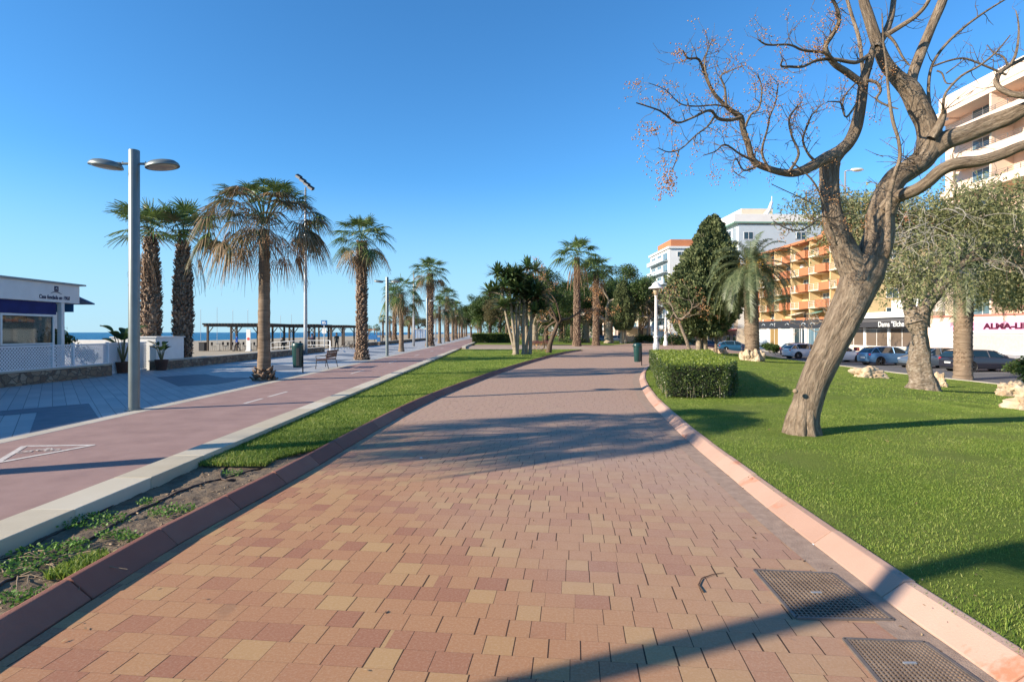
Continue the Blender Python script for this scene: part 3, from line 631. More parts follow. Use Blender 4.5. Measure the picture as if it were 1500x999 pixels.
def bark_tubes(name, tubes, m, parent=None, segs=10, rough=0.06, smooth=True, freq=3.0):
    """tubes: (points, radii[, segs]); one continuous-looking mesh with bark coordinates"""
    V = []; Q = []; UV = []; base = 0
    for tb in tubes:
        P, R = tb[0], tb[1]; n = tb[2] if len(tb) > 2 else segs; P = np.array(P, float); k = len(P)
        if k < 2: continue
        T = np.gradient(P, axis=0); T /= np.linalg.norm(T, axis=1)[:, None] + 1e-9
        a = np.cross(T[0], Z); a = np.array([1., 0, 0]) if np.linalg.norm(a) < 1e-2 else nrm(a); L = 0; rings = []
        for i in range(k):
            a = nrm(a - T[i] * a.dot(T[i])); b = np.cross(T[i], a)
            if i: L += np.linalg.norm(P[i] - P[i - 1])
            th = np.linspace(0, 2 * PI, n + 1)[:n]; r = R[i] * np.ones(n)
            if rough and R[i] > .03:
                for j in range(n):
                    r[j] *= 1 + rough * noise.noise(Vector((math.cos(th[j]) * 1.6, math.sin(th[j]) * 1.6, L * freq / 3 + base))) * 2 + rough * .7 * noise.noise(Vector((math.cos(th[j]) * 5, math.sin(th[j]) * 5, L * freq * .5)))
            V.append(P[i] + (np.cos(th)[:, None] * a + np.sin(th)[:, None] * b) * r[:, None]); rings.append((L, R[i]))
        I = base + np.arange(k * n).reshape(k, n)
        for i in range(k - 1):
            j = np.arange(n); j2 = (j + 1) % n
            Q.append(np.stack([I[i, j], I[i, j2], I[i + 1, j2], I[i + 1, j]], 1))
            l0, l1 = rings[i][0], rings[i + 1][0]; u0 = j / n; u1 = (j + 1) / n; w0 = 2.0 * R[0]
            UV.append(np.stack([np.stack([u0 * w0, np.full(n, l0)], 1), np.stack([u1 * w0, np.full(n, l0)], 1), np.stack([u1 * w0, np.full(n, l1)], 1), np.stack([u0 * w0, np.full(n, l1)], 1)], 1))
        base += k * n
    return np_mesh(name, np.concatenate(V), np.concatenate(Q), m, parent, uv=np.concatenate(UV).reshape(-1, 2), smooth=smooth)
# ---- materials
ML_fan = leafmat('fan_leaf', [(0.03, 0.065, 0.02), (0.07, 0.125, 0.03), (0.13, 0.195, 0.045), (0.25, 0.28, 0.09)], 0.22, 0.4, 0.8, 0.5)
ML_fand = leafmat('fan_leaf_drooping', [(0.05, 0.075, 0.035), (0.12, 0.12, 0.055), (0.25, 0.17, 0.09), (0.40, 0.27, 0.16)], 0.25, 0.5, 1.3)
ML_dead = leafmat('dead_frond', [(0.10, 0.055, 0.03), (0.20, 0.12, 0.065), (0.31, 0.20, 0.12), (0.42, 0.28, 0.17)], 0.15, 0.8, 1.5)
ML_date = leafmat('date_leaflet', [(0.045, 0.07, 0.03), (0.09, 0.125, 0.055), (0.15, 0.185, 0.085), (0.24, 0.25, 0.12)], 0.25, 0.45, 1.0, 0.5)
ML_yucca = leafmat('yucca_leaf', [(0.02, 0.05, 0.022), (0.055, 0.105, 0.035), (0.12, 0.18, 0.055), (0.22, 0.27, 0.11)], 0.15, 0.4, 0.9, 0.5)
ML_cyp = leafmat('cypress_foliage', [(0.045, 0.062, 0.032), (0.10, 0.13, 0.056), (0.16, 0.19, 0.085), (0.23, 0.24, 0.115)], 0.1, 0.8, 1.6, 0.1)
ML_ficus = leafmat('broad_leaf', [(0.015, 0.035, 0.010), (0.035, 0.07, 0.016), (0.065, 0.11, 0.025), (0.11, 0.14, 0.04)], 0.2, 0.5, 0.9)
ML_olive = leafmat('dry_green_leaf', [(0.045, 0.05, 0.02), (0.085, 0.085, 0.035), (0.14, 0.12, 0.05), (0.19, 0.13, 0.06)], 0.25, 0.6, 1.2)
ML_pep = leafmat('pepper_leaf', [(0.11, 0.125, 0.055), (0.19, 0.21, 0.09), (0.28, 0.285, 0.135), (0.40, 0.38, 0.20)], 0.35, 0.6, 1.1)
ML_hedge = leafmat('hedge_leaf', [(0.02, 0.04, 0.014), (0.05, 0.085, 0.025), (0.10, 0.15, 0.035), (0.2, 0.24, 0.05)], 0.3, 0.35, 2.0, 0.6)
ML_hedgetop = leafmat('hedge_new_leaf', [(0.10, 0.15, 0.025), (0.20, 0.27, 0.035), (0.32, 0.37, 0.055)], 0.35, 0.4, 2.0, 0.5)
ML_yel = leafmat('yellow_leaf', [(0.15, 0.16, 0.02), (0.30, 0.30, 0.03), (0.42, 0.40, 0.06)], 0.3)
ML_berry = leafmat('berries', [(0.20, 0.07, 0.03), (0.40, 0.17, 0.06), (0.52, 0.30, 0.13), (0.44, 0.27, 0.16)], 0.1, 0.6, 2.5)
MB_palm = barkmat('palm_bark', (0.06, 0.042, 0.03), (0.20, 0.145, 0.10), (0.33, 0.25, 0.18), 3, 9, 0.8, 0.03)
MB_boot = islandmat('palm_boots', [(0.08, 0.05, 0.035), (0.20, 0.13, 0.085), (0.36, 0.26, 0.18)], 0.9, 0.5, 30, 2)
MB_grey = barkmat('grey_bark', (0.045, 0.03, 0.02), (0.24, 0.18, 0.125), (0.46, 0.37, 0.27), 38, 3.2, 1.0, 0.10)
MB_dark = barkmat('dark_bark', (0.035, 0.024, 0.018), (0.10, 0.07, 0.05), (0.18, 0.13, 0.09), 12, 2, 0.8, 0.04)
MB_pale = barkmat('pale_bark', (0.13, 0.10, 0.07), (0.29, 0.235, 0.17), (0.42, 0.36, 0.28), 6, 5, 0.8, 0.04)
MB_gnarl = barkmat('gnarled_bark', (0.05, 0.036, 0.026), (0.26, 0.20, 0.145), (0.52, 0.45, 0.37), 13, 9, 1.0, 0.12)
# ---- fan palms
def fan_leaf(A, R_, base, d, pet, fan, nb, droop, m, wf=1.0):
    d = nrm(d); s = nrm(np.cross(d, Z) + R_.normal(size=3) * .06); nn = nrm(np.cross(s, d))
    # petiole sags a little
    ts = np.linspace(0, 1, 5); P = base + d * (pet * ts)[:, None] - Z * (pet * .16 * droop * ts ** 2)[:, None]
    w0 = .022
    V = np.empty((10, 3)); V[0::2] = P - s * w0; V[1::2] = P + s * w0
    A.quads(V, np.array([[2 * i, 2 * i + 1, 2 * i + 3, 2 * i + 2] for i in range(4)]), m)
    d2 = nrm(P[-1] - P[-2] - Z * .12 * droop); s = nrm(np.cross(d2, nn)) * -1 if False else s
    th = np.linspace(-1.95, 1.95, nb) + R_.normal(size=nb) * .02
    bd = np.cos(th)[:, None] * d2 + np.sin(th)[:, None] * s; L = fan * (.62 + .38 * np.cos(th * .55)) * R_.uniform(.88, 1.08, nb)
    tt = np.array([0.02, .38, .7, 1.0]); half = np.array([.1, 1.05, .6, .06]) * (3.9 / nb) * .38 * .5 * wf
    fold = np.where(np.arange(nb) % 2 == 0, 1, -1)
    V = np.empty((nb, 4, 2, 3)); g = droop * R_.uniform(.75, 1.25, nb)
    wd = np.cross(bd, nn)
    for k, t in enumerate(tt):
        c = P[-1] + bd * (L * t)[:, None] - Z * (g * L * max(0, t - .3) ** 1.6 * 1.5)[:, None] + nn * (fan * .05 * abs(t) * np.abs(th) / 2)[:, None]
        hw = half[k] * L
        V[:, k, 0] = c - wd * hw[:, None]; V[:, k, 1] = c + wd * hw[:, None] + nn * (.02 * fan * (1 if k else 0) * fold)[:, None]
    q = np.array([[0, 1, 3, 2], [2, 3, 5, 4], [4, 5, 7, 6]]); I = (np.arange(nb) * 8)[:, None, None] + q
    A.quads(V, I.reshape(-1, 4), m)
def make_fan_palm(name, label, h, r0, r1, style, nleaf, fan, pet, seed, droop=.5, dead=8, lean=(0, 0), etop=82, dead_el=(-80, -35), elo=-35, bulge=0, pivot=None, boot=(0, 1), nb=30, low=.0):
    R_ = np.random.default_rng(seed); t = thing(name, label, 'palm tree')
    k = 40; zz = np.linspace(-.15, h, k); prof = []
    for z in zz:
        u = max(0, z) / h; r = r0 + (r1 - r0) * u + r0 * .45 * math.exp(-u * h / .35)
        if bulge: r = r1 + (r0 - r1) * (max(0, math.sin(min(1, u * .85 + .15) * PI)) ** .7)
        prof.append(r * (1 + .03 * (-1) ** int(z * 9)))
    P = [(lean[0] * max(0, z / h) ** 1.6, lean[1] * max(0, z / h) ** 1.6, z) for z in zz]
    if style == 'ring':
        zz = np.linspace(-.15, h, int(h / .045)); P = [(lean[0] * max(0, z / h) ** 1.6, lean[1] * max(0, z / h) ** 1.6, z) for z in zz]
        prof = [r0 + (r1 - r0) * max(0, z) / h + r0 * .5 * math.exp(-max(0, z) / .3) + (.012 if i % 3 == 0 else 0) for i, z in enumerate(zz)]
    bark_tubes('trunk', [(P, prof, 20)], MB_palm, t, rough=.04)
    if style in ('boots', 'shag', 'base'):
        A = Arr(); zb = (h * boot[0], h * boot[1]) if style != 'base' else (0, .42); step = .085 if style != 'base' else .1; z = zb[0]; i = 0
        while z < zb[1]:
            u = z / h; rr = np.interp(z, zz, prof); c = np.array([lean[0] * u ** 1.6, lean[1] * u ** 1.6, z]); nk = max(6, int(rr * 34)) if style == 'shag' else max(6, int(rr * 28))
            for j in range(nk):
                a = 2 * PI * (j + (i % 2) * .5) / nk + R_.normal() * .12; o = np.array([math.cos(a), math.sin(a), 0]); s = np.array([-math.sin(a), math.cos(a), 0])
                w = 2 * PI * rr / nk * R_.uniform(.3, .55); L = R_.uniform(.14, .3) if style == 'shag' else R_.uniform(.12, .2)
                sg = -1 if style == 'shag' and R_.random() < .5 else 1; out = R_.uniform(.05, .15)
                b0 = c + o * (rr - .03); b1 = c + o * (rr + out) + Z * L * sg * R_.uniform(.5, 1)
                V = np.array([b0 - s * w, b0 + s * w, b1 + s * w * .45, b1 - s * w * .45, b0 - s * w * .8 - Z * .06 + o * .03, b0 + s * w * .8 - Z * .06 + o * .03, b1 + s * w * .3 + o * .02 - Z * .03, b1 - s * w * .3 + o * .02 - Z * .03])
                A.quads(V, np.array([[0, 1, 2, 3], [5, 4, 7, 6], [0, 4, 5, 1], [3, 2, 6, 7], [1, 5, 6, 2], [4, 0, 3, 7]]))
            z += step; i += 1
        A.build('leaf_stubs', MB_boot, t)
    A = Arr(); D = Arr(); top = np.array([P[-1][0], P[-1][1], h])
    if pivot: top = top + np.array(pivot)
    for i in range(nleaf):
        u = (i + .5) / nleaf; el = math.radians(etop - (etop - elo) * u ** .85 + R_.normal() * 7); az = i * 2.399 + R_.normal() * .25
        d = np.array([math.cos(az) * math.cos(el), math.sin(az) * math.cos(el), math.sin(el)])
        sc = (.7 + .5 * min(1, u * 1.8)) if u < .4 else 1.0
        fan_leaf(A, R_, top + Z * (.25 * (1 - u)) + d * .12, d, pet * sc * R_.uniform(.85, 1.15), fan * sc * R_.uniform(.85, 1.1), nb, droop * (.35 + .9 * u), 1 if (u > (.3 if low > .8 else .55) and R_.random() < low) else 0)
    for i in range(dead):
        el = math.radians(R_.uniform(*dead_el)); az = R_.uniform(0, 2 * PI); d = np.array([math.cos(az) * math.cos(el), math.sin(az) * math.cos(el), math.sin(el)])
        fan_leaf(D, R_, top - Z * R_.uniform(0, .35) + d * .1, d, pet * .7, fan * .7, max(14, nb // 2), 1.5, 0, .6)
    A.build('crown', [ML_fan, ML_fand], t)
    if dead: D.build('dead_fronds', ML_dead, t)
    return t
# the five palm models
big_droop = make_fan_palm('fan_palm', 'fan palm with a wide drooping brown and green crown beside the litter bin', 5.6, .23, .19, 'base', 84, .82, 1.72, 1, 1.0, 26, elo=-4, nb=26, low=.9, etop=66, dead_el=(-30, 5))
p_boot = make_fan_palm('fan_palm', 'fan palm with rough cut leaf stubs up its trunk behind the wooden bench', 7.7, .30, .26, 'boots', 38, 1.05, 1.15, 2, .6, 8, etop=88, elo=-34, nb=26, low=.35)
p_ring = make_fan_palm('fan_palm', 'shorter palm', 5.0, .20, .17, 'ring', 40, .9, 1.2, 3, 1.0, 14, elo=-40, nb=24, low=.4)
p_shag = make_fan_palm('shaggy_palm', 'left one of the two shaggy-trunked palms behind the white garden wall', 6.85, .43, .20, 'shag', 24, 1.2, 1.3, 4, .35, 3, elo=5, bulge=1, nb=22, low=.2)
def gp(px, py, z=0.02): x, y = G(px, py, z); return (x, y, z)
S_boot, S_ring, S_big, S_shag = Series(p_boot), Series(p_ring), Series(big_droop), Series(p_shag)
GPL = 'palms lining the cycle track'
S_big.put(gp(387, 557), .6, 1.0, group=GPL)
S_big.put((-9.9, 5.9, .02), 2.2, (.92, .92, .9), 'wide drooping fan palm beside the camera that shades the brick path', GPL)
S_boot.put(gp(530, 527), .4, 1.0, group=GPL)
S_ring.put(gp(588, 515), .2, 1.06, 'ringed palm with a rounded green crown right behind the second twin-head lamp', GPL)
S_boot.put(gp(630, 507), 1.9, 1.23, 'tallest of the far palms along the cycle track, sparse crown above its neighbours', GPL)
S_ring.put(gp(644, 503), 2.1, 1.2, 'palm between the tallest far palm and the third twin-head lamp', GPL)
S_boot.put(gp(655, 500.5), 3.0, 1.12, 'palm with a brownish crown just past the third twin-head lamp', GPL)
far = [(663, 498.3, 'sixth visible palm of the cycle track row, counted from the bin'), (668, 496.8, 'seventh visible palm of the cycle track row, counted from the bin'), (672.5, 495.6, 'eighth visible palm of the cycle track row, dwindling into the distance'), (676.5, 494.6, 'ninth visible palm of the cycle track row, dwindling into the distance'), (680, 493.7, 'tenth visible palm of the cycle track row, very small'), (683, 493, 'last palm still told apart where the cycle track vanishes')]
for i, (px, py, lb) in enumerate(far): (S_boot if i % 2 else S_ring).put(gp(px, py), i * 1.3, 1.1 if i % 2 else 1.3, lb, GPL)
S_shag.put((W(221, 487, 30).x, 30, -.02), .5, 1.0, group='pair of shaggy palms behind the garden wall')
S_shag.put((W(268, 487, 31).x, 31, -.02), 2.7, 1.0, 'right one of the two shaggy-trunked palms behind the white garden wall', 'pair of shaggy palms behind the garden wall')
GB = 'palms on the beach side of the promenade'
for px, py, s, m, lb in ((578, 499, 1.35, S_boot, 'brown-trunked palm on the beach side, left of the ringed palm'), (604, 497.5, 1.2, S_ring, 'beach side palm rising behind the sea wall, right of the ringed palm'), (599, 496, .8, S_shag, 'small shaggy palm on the sand left of the striped beach cabins'), (561, 494.5, .9, S_boot, 'tiny distant palm on the beach left of the second lamp'),
                     (571, 494, .9, S_boot, 'tiny distant palm on the beach right of the second lamp'), (552, 494, .8, S_ring, 'tiny distant beach palm beyond the blue climbing frame'), (541, 493.6, .75, S_ring, 'faintest distant beach palm right of the stub-trunked palm')):
    m.put(gp(px, py, -.1), px, s, lb, GB)
# park palms in the middle
GP = 'tall palms in the park beyond the cross path'
xA, yA = G(845, 507, .01); xB, yB = G(873, 506, .01)
p_tall = make_fan_palm('fan_palm', 'x', 11.6, .40, .30, 'boots', 28, 1.7, 1.85, 8, .6, 7, etop=88, elo=-18, nb=20, low=.25); S_tall = Series(p_tall)
S_tall.put((xA, yA, 0), .9, (1, 1, 1.0), 'taller of the two high park palms, stub-covered trunk', GP)
S_tall.put((xB, yB, 0), 2.3, (.95, .95, .87), 'shorter of the two high park palms, darker trunk', GP)
S_ring.put((*G(700, 499, 0), 0), 2.9, .85, 'low palm with a yellowish crown above the clipped hedge at far left of the park', 'small park palms')
S_ring.put((*G(886, 499, 0), 0), 1.0, 1.6, 'palm crown peeping over the dense trees right of the two high palms', 'small park palms')
S_ring.put((*G(826, 499, 0), 0), 2.0, 1.25, 'half hidden palm behind the trunk of the taller park palm', 'small park palms')
x, y, z = GL(1049, 520); S_ring.put((x, y, z - .3), 1.2, (.62, .62, .62), 'dwarf fan palm with silvery crown behind the clipped hedge', 'small park palms')
x, y, z = GL(958, 503); S_ring.put((x + .5, y + 12, z), 1.0, 1.3, 'street palm between the two white lanterns and the green verge', 'small park palms')
# ---- date palms with feather fronds
def make_date_palm(name, label, h, r, nf, L, seed, dates=True):
    R_ = np.random.default_rng(seed); t = thing(name, label, 'palm tree'); zz = np.linspace(-.2, h, 60)
    bark_tubes('trunk', [([(0.05 * math.sin(z), 0, z) for z in zz], [r * (1 + .1 * (i % 2) + .15 * math.exp(-max(0, z) / .4)) for i, z in enumerate(zz)], 20)], MB_palm, t, rough=.06)
    St = Arr(); z = .05; i = 0
    while z < h:
        nk = 16
        for j in range(nk):
            a = 2 * PI * (j + .5 * (i % 2)) / nk; o = np.array([math.cos(a), math.sin(a), 0]); s = np.array([-math.sin(a), math.cos(a), 0]); c = np.array([0.05 * math.sin(z), 0, z]) + o * r * .96; w = PI * r / nk * .85; L2 = .05 + .04 * R_.random()
            V = np.array([c - s * w, c + s * w, c + o * L2 + Z * .04 + s * w * .5, c + o * L2 + Z * .04 - s * w * .5, c - s * w * .6 + Z * .12, c + s * w * .6 + Z * .12]); St.quads(V, np.array([[0, 1, 2, 3], [3, 2, 5, 4]]))
        z += .11; i += 1
    St.build('leaf_scars', MB_boot, t)
    A = Arr(); top = np.array([0, 0, h])
    for i in range(nf):
        u = (i + .5) / nf; el = math.radians(80 - 100 * u ** .9 + R_.normal() * 6); az = i * 2.399 + R_.normal() * .2; d = np.array([math.cos(az) * math.cos(el), math.sin(az) * math.cos(el), math.sin(el)])
        k = 16; Lf = L * R_.uniform(.85, 1.1) * (.75 + .25 * min(1, u * 3)); P = [top + d * .15]; dd = d.copy()
        for q in range(k): dd = nrm(dd - Z * (.085 + .05 * u) * (1 + q / k)); P.append(P[-1] + dd * Lf / k)
        P = np.array(P); T = np.gradient(P, axis=0); T /= np.linalg.norm(T, axis=1)[:, None]; s = nrm(np.cross(d, Z)); w = np.linspace(.035, .008, k + 1)
        V = np.empty((2 * (k + 1), 3)); V[0::2] = P - s * w[:, None]; V[1::2] = P + s * w[:, None]; A.quads(V, np.array([[2 * j, 2 * j + 1, 2 * j + 3, 2 * j + 2] for j in range(k)]), 1)
        m = 64; tt = np.linspace(.12, .995, m); Pi = np.stack([np.interp(tt * k, np.arange(k + 1), P[:, c]) for c in range(3)], 1); Ti = np.stack([np.interp(tt * k, np.arange(k + 1), T[:, c]) for c in range(3)], 1)
        for sg in (-1, 1):
            up = np.cross(Ti, np.tile(s, (m, 1))); up *= np.sign(up[:, 2:3] + 1e-6); ll = .62 * np.sin(np.clip(tt, .08, .97) * PI) ** .5 * R_.uniform(.8, 1.15, m)
            dr = Ti * .75 + s * sg * 1.0 + up * .35 + R_.normal(size=(m, 3)) * .1; dr /= np.linalg.norm(dr, axis=1)[:, None]
            mid = Pi + dr * (ll * .5)[:, None]; tip = Pi + dr * ll[:, None] - Z * (ll * R_.uniform(.15, .5, m))[:, None]; wn = Ti * .017
            V = np.stack([Pi - wn, Pi + wn, mid + wn * 1.1, mid - wn * 1.1, tip + wn * .15, tip - wn * .15], 1); I = (np.arange(m) * 6)[:, None, None] + np.array([[0, 1, 2, 3], [3, 2, 4, 5]]); A.quads(V, I.reshape(-1, 4), 0)
    A.build('crown', [ML_date, ML_pep], t)
    if dates:
        B = Arr()
        for a in (2.9, 3.8, 4.7):
            for j in range(120):
                c = top + np.array([math.cos(a), math.sin(a), .2]) * .75 + R_.normal(size=3) * np.array([.16, .16, .3]); v = c + R_.normal(size=(4, 3)) * .045; B.tris(v, np.array([[0, 1, 2], [0, 2, 3], [0, 3, 1]]))
        tag(B.build('fruit_clusters', leafmat('date_fruit', [(.35, .20, .03), (.5, .33, .05)], .1), t), kind='stuff')
    return t
dp = make_date_palm('date_palm', 'date palm with arching feather fronds and yellow fruit on the ring of rocks', 6.9, .48, 64, 4.3, 11); S_date = Series(dp)
dx, dy, dz = GL(1105, 529); S_date.put((dx, dy + .5, dz), .3)
x, y, z = GL(1405, 553); S_date.put((x, y - .3, z - .1), 1.4, (.85, .85, 1.0), 'leaning-in date palm by the road kerb, stout scaly trunk right of the gnarled pepper tree')
for o in COL.objects:
    if o.name.startswith('fruit_clusters.'): bpy.data.objects.remove(o); break
# ---- yuccas
def sword_rosette(A, R_, c, L, n, m=0, axis=Z):
    d = R_.normal(size=(n, 3)); d /= np.linalg.norm(d, axis=1)[:, None]; d[:, 2] = np.abs(d[:, 2]) * 1.1 - .42; d += axis * .15; d /= np.linalg.norm(d, axis=1)[:, None]
    s = np.cross(d, Z + R_.normal(size=(n, 3)) * .1); s /= np.linalg.norm(s, axis=1)[:, None]; l = L * R_.uniform(.7, 1.1, n); w = .05 * L / .7
    V = np.empty((n, 8, 3))
    for k, (t, ww, g) in enumerate(((.02, .6, 0), (.35, 1, .0), (.7, .75, .03), (1, .05, .12))):
        c_ = c + d * (l * t)[:, None] - Z * (l * g)[:, None]; V[:, 2 * k] = c_ - s * w * ww; V[:, 2 * k + 1] = c_ + s * w * ww
    I = (np.arange(n) * 8)[:, None, None] + np.array([[0, 1, 3, 2], [2, 3, 5, 4], [4, 5, 7, 6]]); A.quads(V, I.reshape(-1, 4), m)
def make_yucca(label, stems, seed, tw=.18):
    R_ = np.random.default_rng(seed); t = thing('yucca_tree', label, 'yucca', group='pair of yucca clumps on the left lawn'); A = Arr(); tubes = []
    for (bx_, by_, tx, ty, h, hb) in stems:
        P, R = cr_line([(bx_, by_, -.1), (bx_ + .05, by_, .4), ((bx_ + tx) / 2, (by_ + ty) / 2, h * .5), (tx, ty, h)], [tw * 1.05, tw * .62, tw * .5, tw * .4]); tubes.append((P, R, 12))
        top = np.array([tx, ty, h])
        for j in range(5):
            a = R_.uniform(0, 2 * PI); e = top + np.array([math.cos(a) * R_.uniform(.3, 1.1), math.sin(a) * R_.uniform(.3, 1.1), R_.uniform(-h * .36, .55)]) * np.array([1, 1, hb])
            st = np.array([tx, ty, min(h, e[2] - .2)]); tubes.append(cr_line([st, (st + e) / 2, e], [.08, .06, .05], 3) + (6,)); sword_rosette(A, R_, e, 1.12, 62, 0)
            if R_.random() < .4: sword_rosette(A, R_, e - Z * .3, .45, 22, 1)
    bark_tubes('trunk', tubes, MB_pale, t, rough=.05); A.build('crown', [ML_yucca, ML_dead], t); return t
ya = make_yucca('left yucca clump on the lawn, sunlit and taller, with pale bare stems', [(0, 0, -.9, .2, 5.2, 1), (.2, .1, .2, .1, 6.1, 1.0), (.25, .3, .5, .4, 4.6, 1), (.1, -.1, -.35, -.2, 6.4, .9)], 21)
x, y = G(752, 519.5, .08); ya.location = (x, y, .08); ya.scale = (1.1, 1.1, 1.05)
yb = make_yucca('right yucca clump on the lawn, denser dark crown over two thick stems', [(0, 0, .1, 0, 5.8, 1), (.5, .3, .75, .3, 5.3, 1), (.2, .3, .35, .7, 6.0, .9), (.1, .3, 1.25, .2, 4.9, 1.0)], 22, .2)
x, y = G(766, 519.5, .08); yb.location = (x, y + .6, .08); yb.scale = (1.1, 1.1, 1.05)
# ---- branching
def grow(tubes, tips, R_, p, d, L, r, depth, spread=.6, up=.15, shrink=.72, nseg=4, wig=.25, kids=(2, 3), minr=.006):
    P = [np.array(p, float)]; dd = nrm(np.array(d, float)); Rr = [r]
    for i in range(nseg): dd = nrm(dd + R_.normal(size=3) * wig + Z * up * .4); P.append(P[-1] + dd * L / nseg); Rr.append(r * (1 - .35 * (i + 1) / nseg))
    tubes.append((P, Rr, 8 if r > .05 else (5 if r > .015 else 3)))
    if depth == 0: tips.append((P[-1], dd)); return
    for i in range(R_.integers(kids[0], kids[1] + 1)):
        a = R_.normal(size=3); a = nrm(a - dd * a.dot(dd)); nd = nrm(dd + a * spread * R_.uniform(.6, 1.3) + Z * up)
        st = P[-1] if i < 2 else P[R_.integers(2, nseg)]
        grow(tubes, tips, R_, st, nd, L * shrink * R_.uniform(.75, 1.2), max(minr, Rr[-1] * (.85 if i == 0 else .65)), depth - 1, spread, up, shrink, nseg, wig, kids, minr)
def leaf_cloud(A, R_, C, rad, n, size, m=0, flat=.75):
    C = np.asarray(C); i = R_.integers(0, len(C), n); v = R_.normal(size=(n, 3)); v /= np.linalg.norm(v, axis=1)[:, None]; v *= (R_.random(n) ** .45)[:, None] * rad * np.array([1, 1, flat])
    c = C[i] + v; a = R_.normal(size=(n, 3)); a /= np.linalg.norm(a, axis=1)[:, None]; b = np.cross(a, R_.normal(size=(n, 3))); b /= np.linalg.norm(b, axis=1)[:, None]; s = size * R_.uniform(.6, 1.4, n)[:, None]
    V = np.stack([c, c + a * s * .5 + b * s * .3, c + a * s, c + a * s * .5 - b * s * .3], 1); A.quads(V, (np.arange(n) * 4)[:, None] + np.arange(4), m)
def make_broadleaf(name, label, seed, h=3.0, r=.22, L=2.2, depth=4, leaves=14000, size=.16, rad=.9, bark=None, lm=None, spread=.6, cat='tree', parts=True, lean=(0, 0)):
    R_ = np.random.default_rng(seed); t = thing(name, label, cat); tubes = []; tips = []
    P, R = cr_line([(0, 0, -.2), (0.02, 0, .3), (lean[0] * .5, lean[1] * .5, h * .55), (lean[0], lean[1], h)], [r * 1.5, r * 1.05, r * .9, r * .8]); tubes.append((P, R, 12))
    for k in range(4):
        a = k * 1.57 + R_.normal() * .3; grow(tubes, tips, R_, (lean[0], lean[1], h * R_.uniform(.85, 1)), (math.cos(a) * .8, math.sin(a) * .8, .9), L, r * .55, depth - 1, spread, .12)
    bark_tubes('trunk', tubes, bark or MB_dark, t, rough=.05)
    if leaves: A = Arr(); leaf_cloud(A, R_, [q[0] for q in tips], rad, leaves, size); A.build('crown', lm or ML_ficus, t)
    return t, tips
fic, _ = make_broadleaf('leafy_tree', 'dark leafy tree', 31, 3.0, .35, 2.6, 5, 30000, .19, 1.0, MB_dark, ML_ficus)
fic2, _ = make_broadleaf('leafy_tree', 'brownish green tree', 32, 2.6, .3, 2.2, 5, 18000, .16, .95, MB_dark, ML_olive)
pf, _ = make_broadleaf('leafy_tree', 'pale trunk tree', 33, 2.8, .55, 3.0, 5, 24000, .18, 1.0, MB_pale, ML_ficus, .75)
S1, S2, S3 = Series(fic), Series(fic2), Series(pf); GT = 'leafy park trees beyond the cross path'
def pk(px, Y): return ((px - 750) / FPX * Y, Y, 0)
for s_, px, Y, sc, lb in ((S1, 718, 128, 1.1, 'dark green tree nearest the vanishing cycle track, beyond the clipped hedge'), (S2, 732, 108, .95, 'brownish tree with tangled crown behind the clipped hedge'), (S1, 704, 160, 1.15, 'dark tree furthest left along the edge of the park'), (S2, 742, 150, 1.2, 'brown-green tree showing left of the yuccas, further back'),
                          (S3, 783, 92, .9, 'pale-trunked tree behind the park bench'), (S2, 800, 120, 1.1, 'dull green tree behind the thorny bare tree'), (S1, 822, 112, 1.0, 'dark tree left of the taller high palm'), (S3, 858, 100, .95, 'spreading tree between the two high palms'), (S1, 838, 140, 1.15, 'deep dark tree far behind the taller high palm'),
                          (S3, 892, 96, 1.0, 'dense dark tree with pale forked trunk right of the high palms'), (S1, 925, 120, 1.05, 'green tree behind the egg-shaped cypress'), (S1, 880, 130, 1.1, 'dark tree behind the forked pale trunk'), (S2, 765, 170, 1.2, 'far brown tree seen between the yucca stems'), (S1, 690, 200, 1.0, 'small far tree where the cycle track vanishes'),
                          (S2, 940, 100, .72, 'thin brownish tree right of the egg-shaped cypress'), (S1, 908, 150, 1.1, 'far green tree left of the egg-shaped cypress')):
    s_.put(pk(px, Y), px * .7, sc * (1.32 if 775 < px < 945 else 1.1), lb, GT)
S2.put((*G(614, 495.5, 0), 0), .4, (1.5, 1.5, .8), 'round brown-green tree standing behind the striped beach cabins')
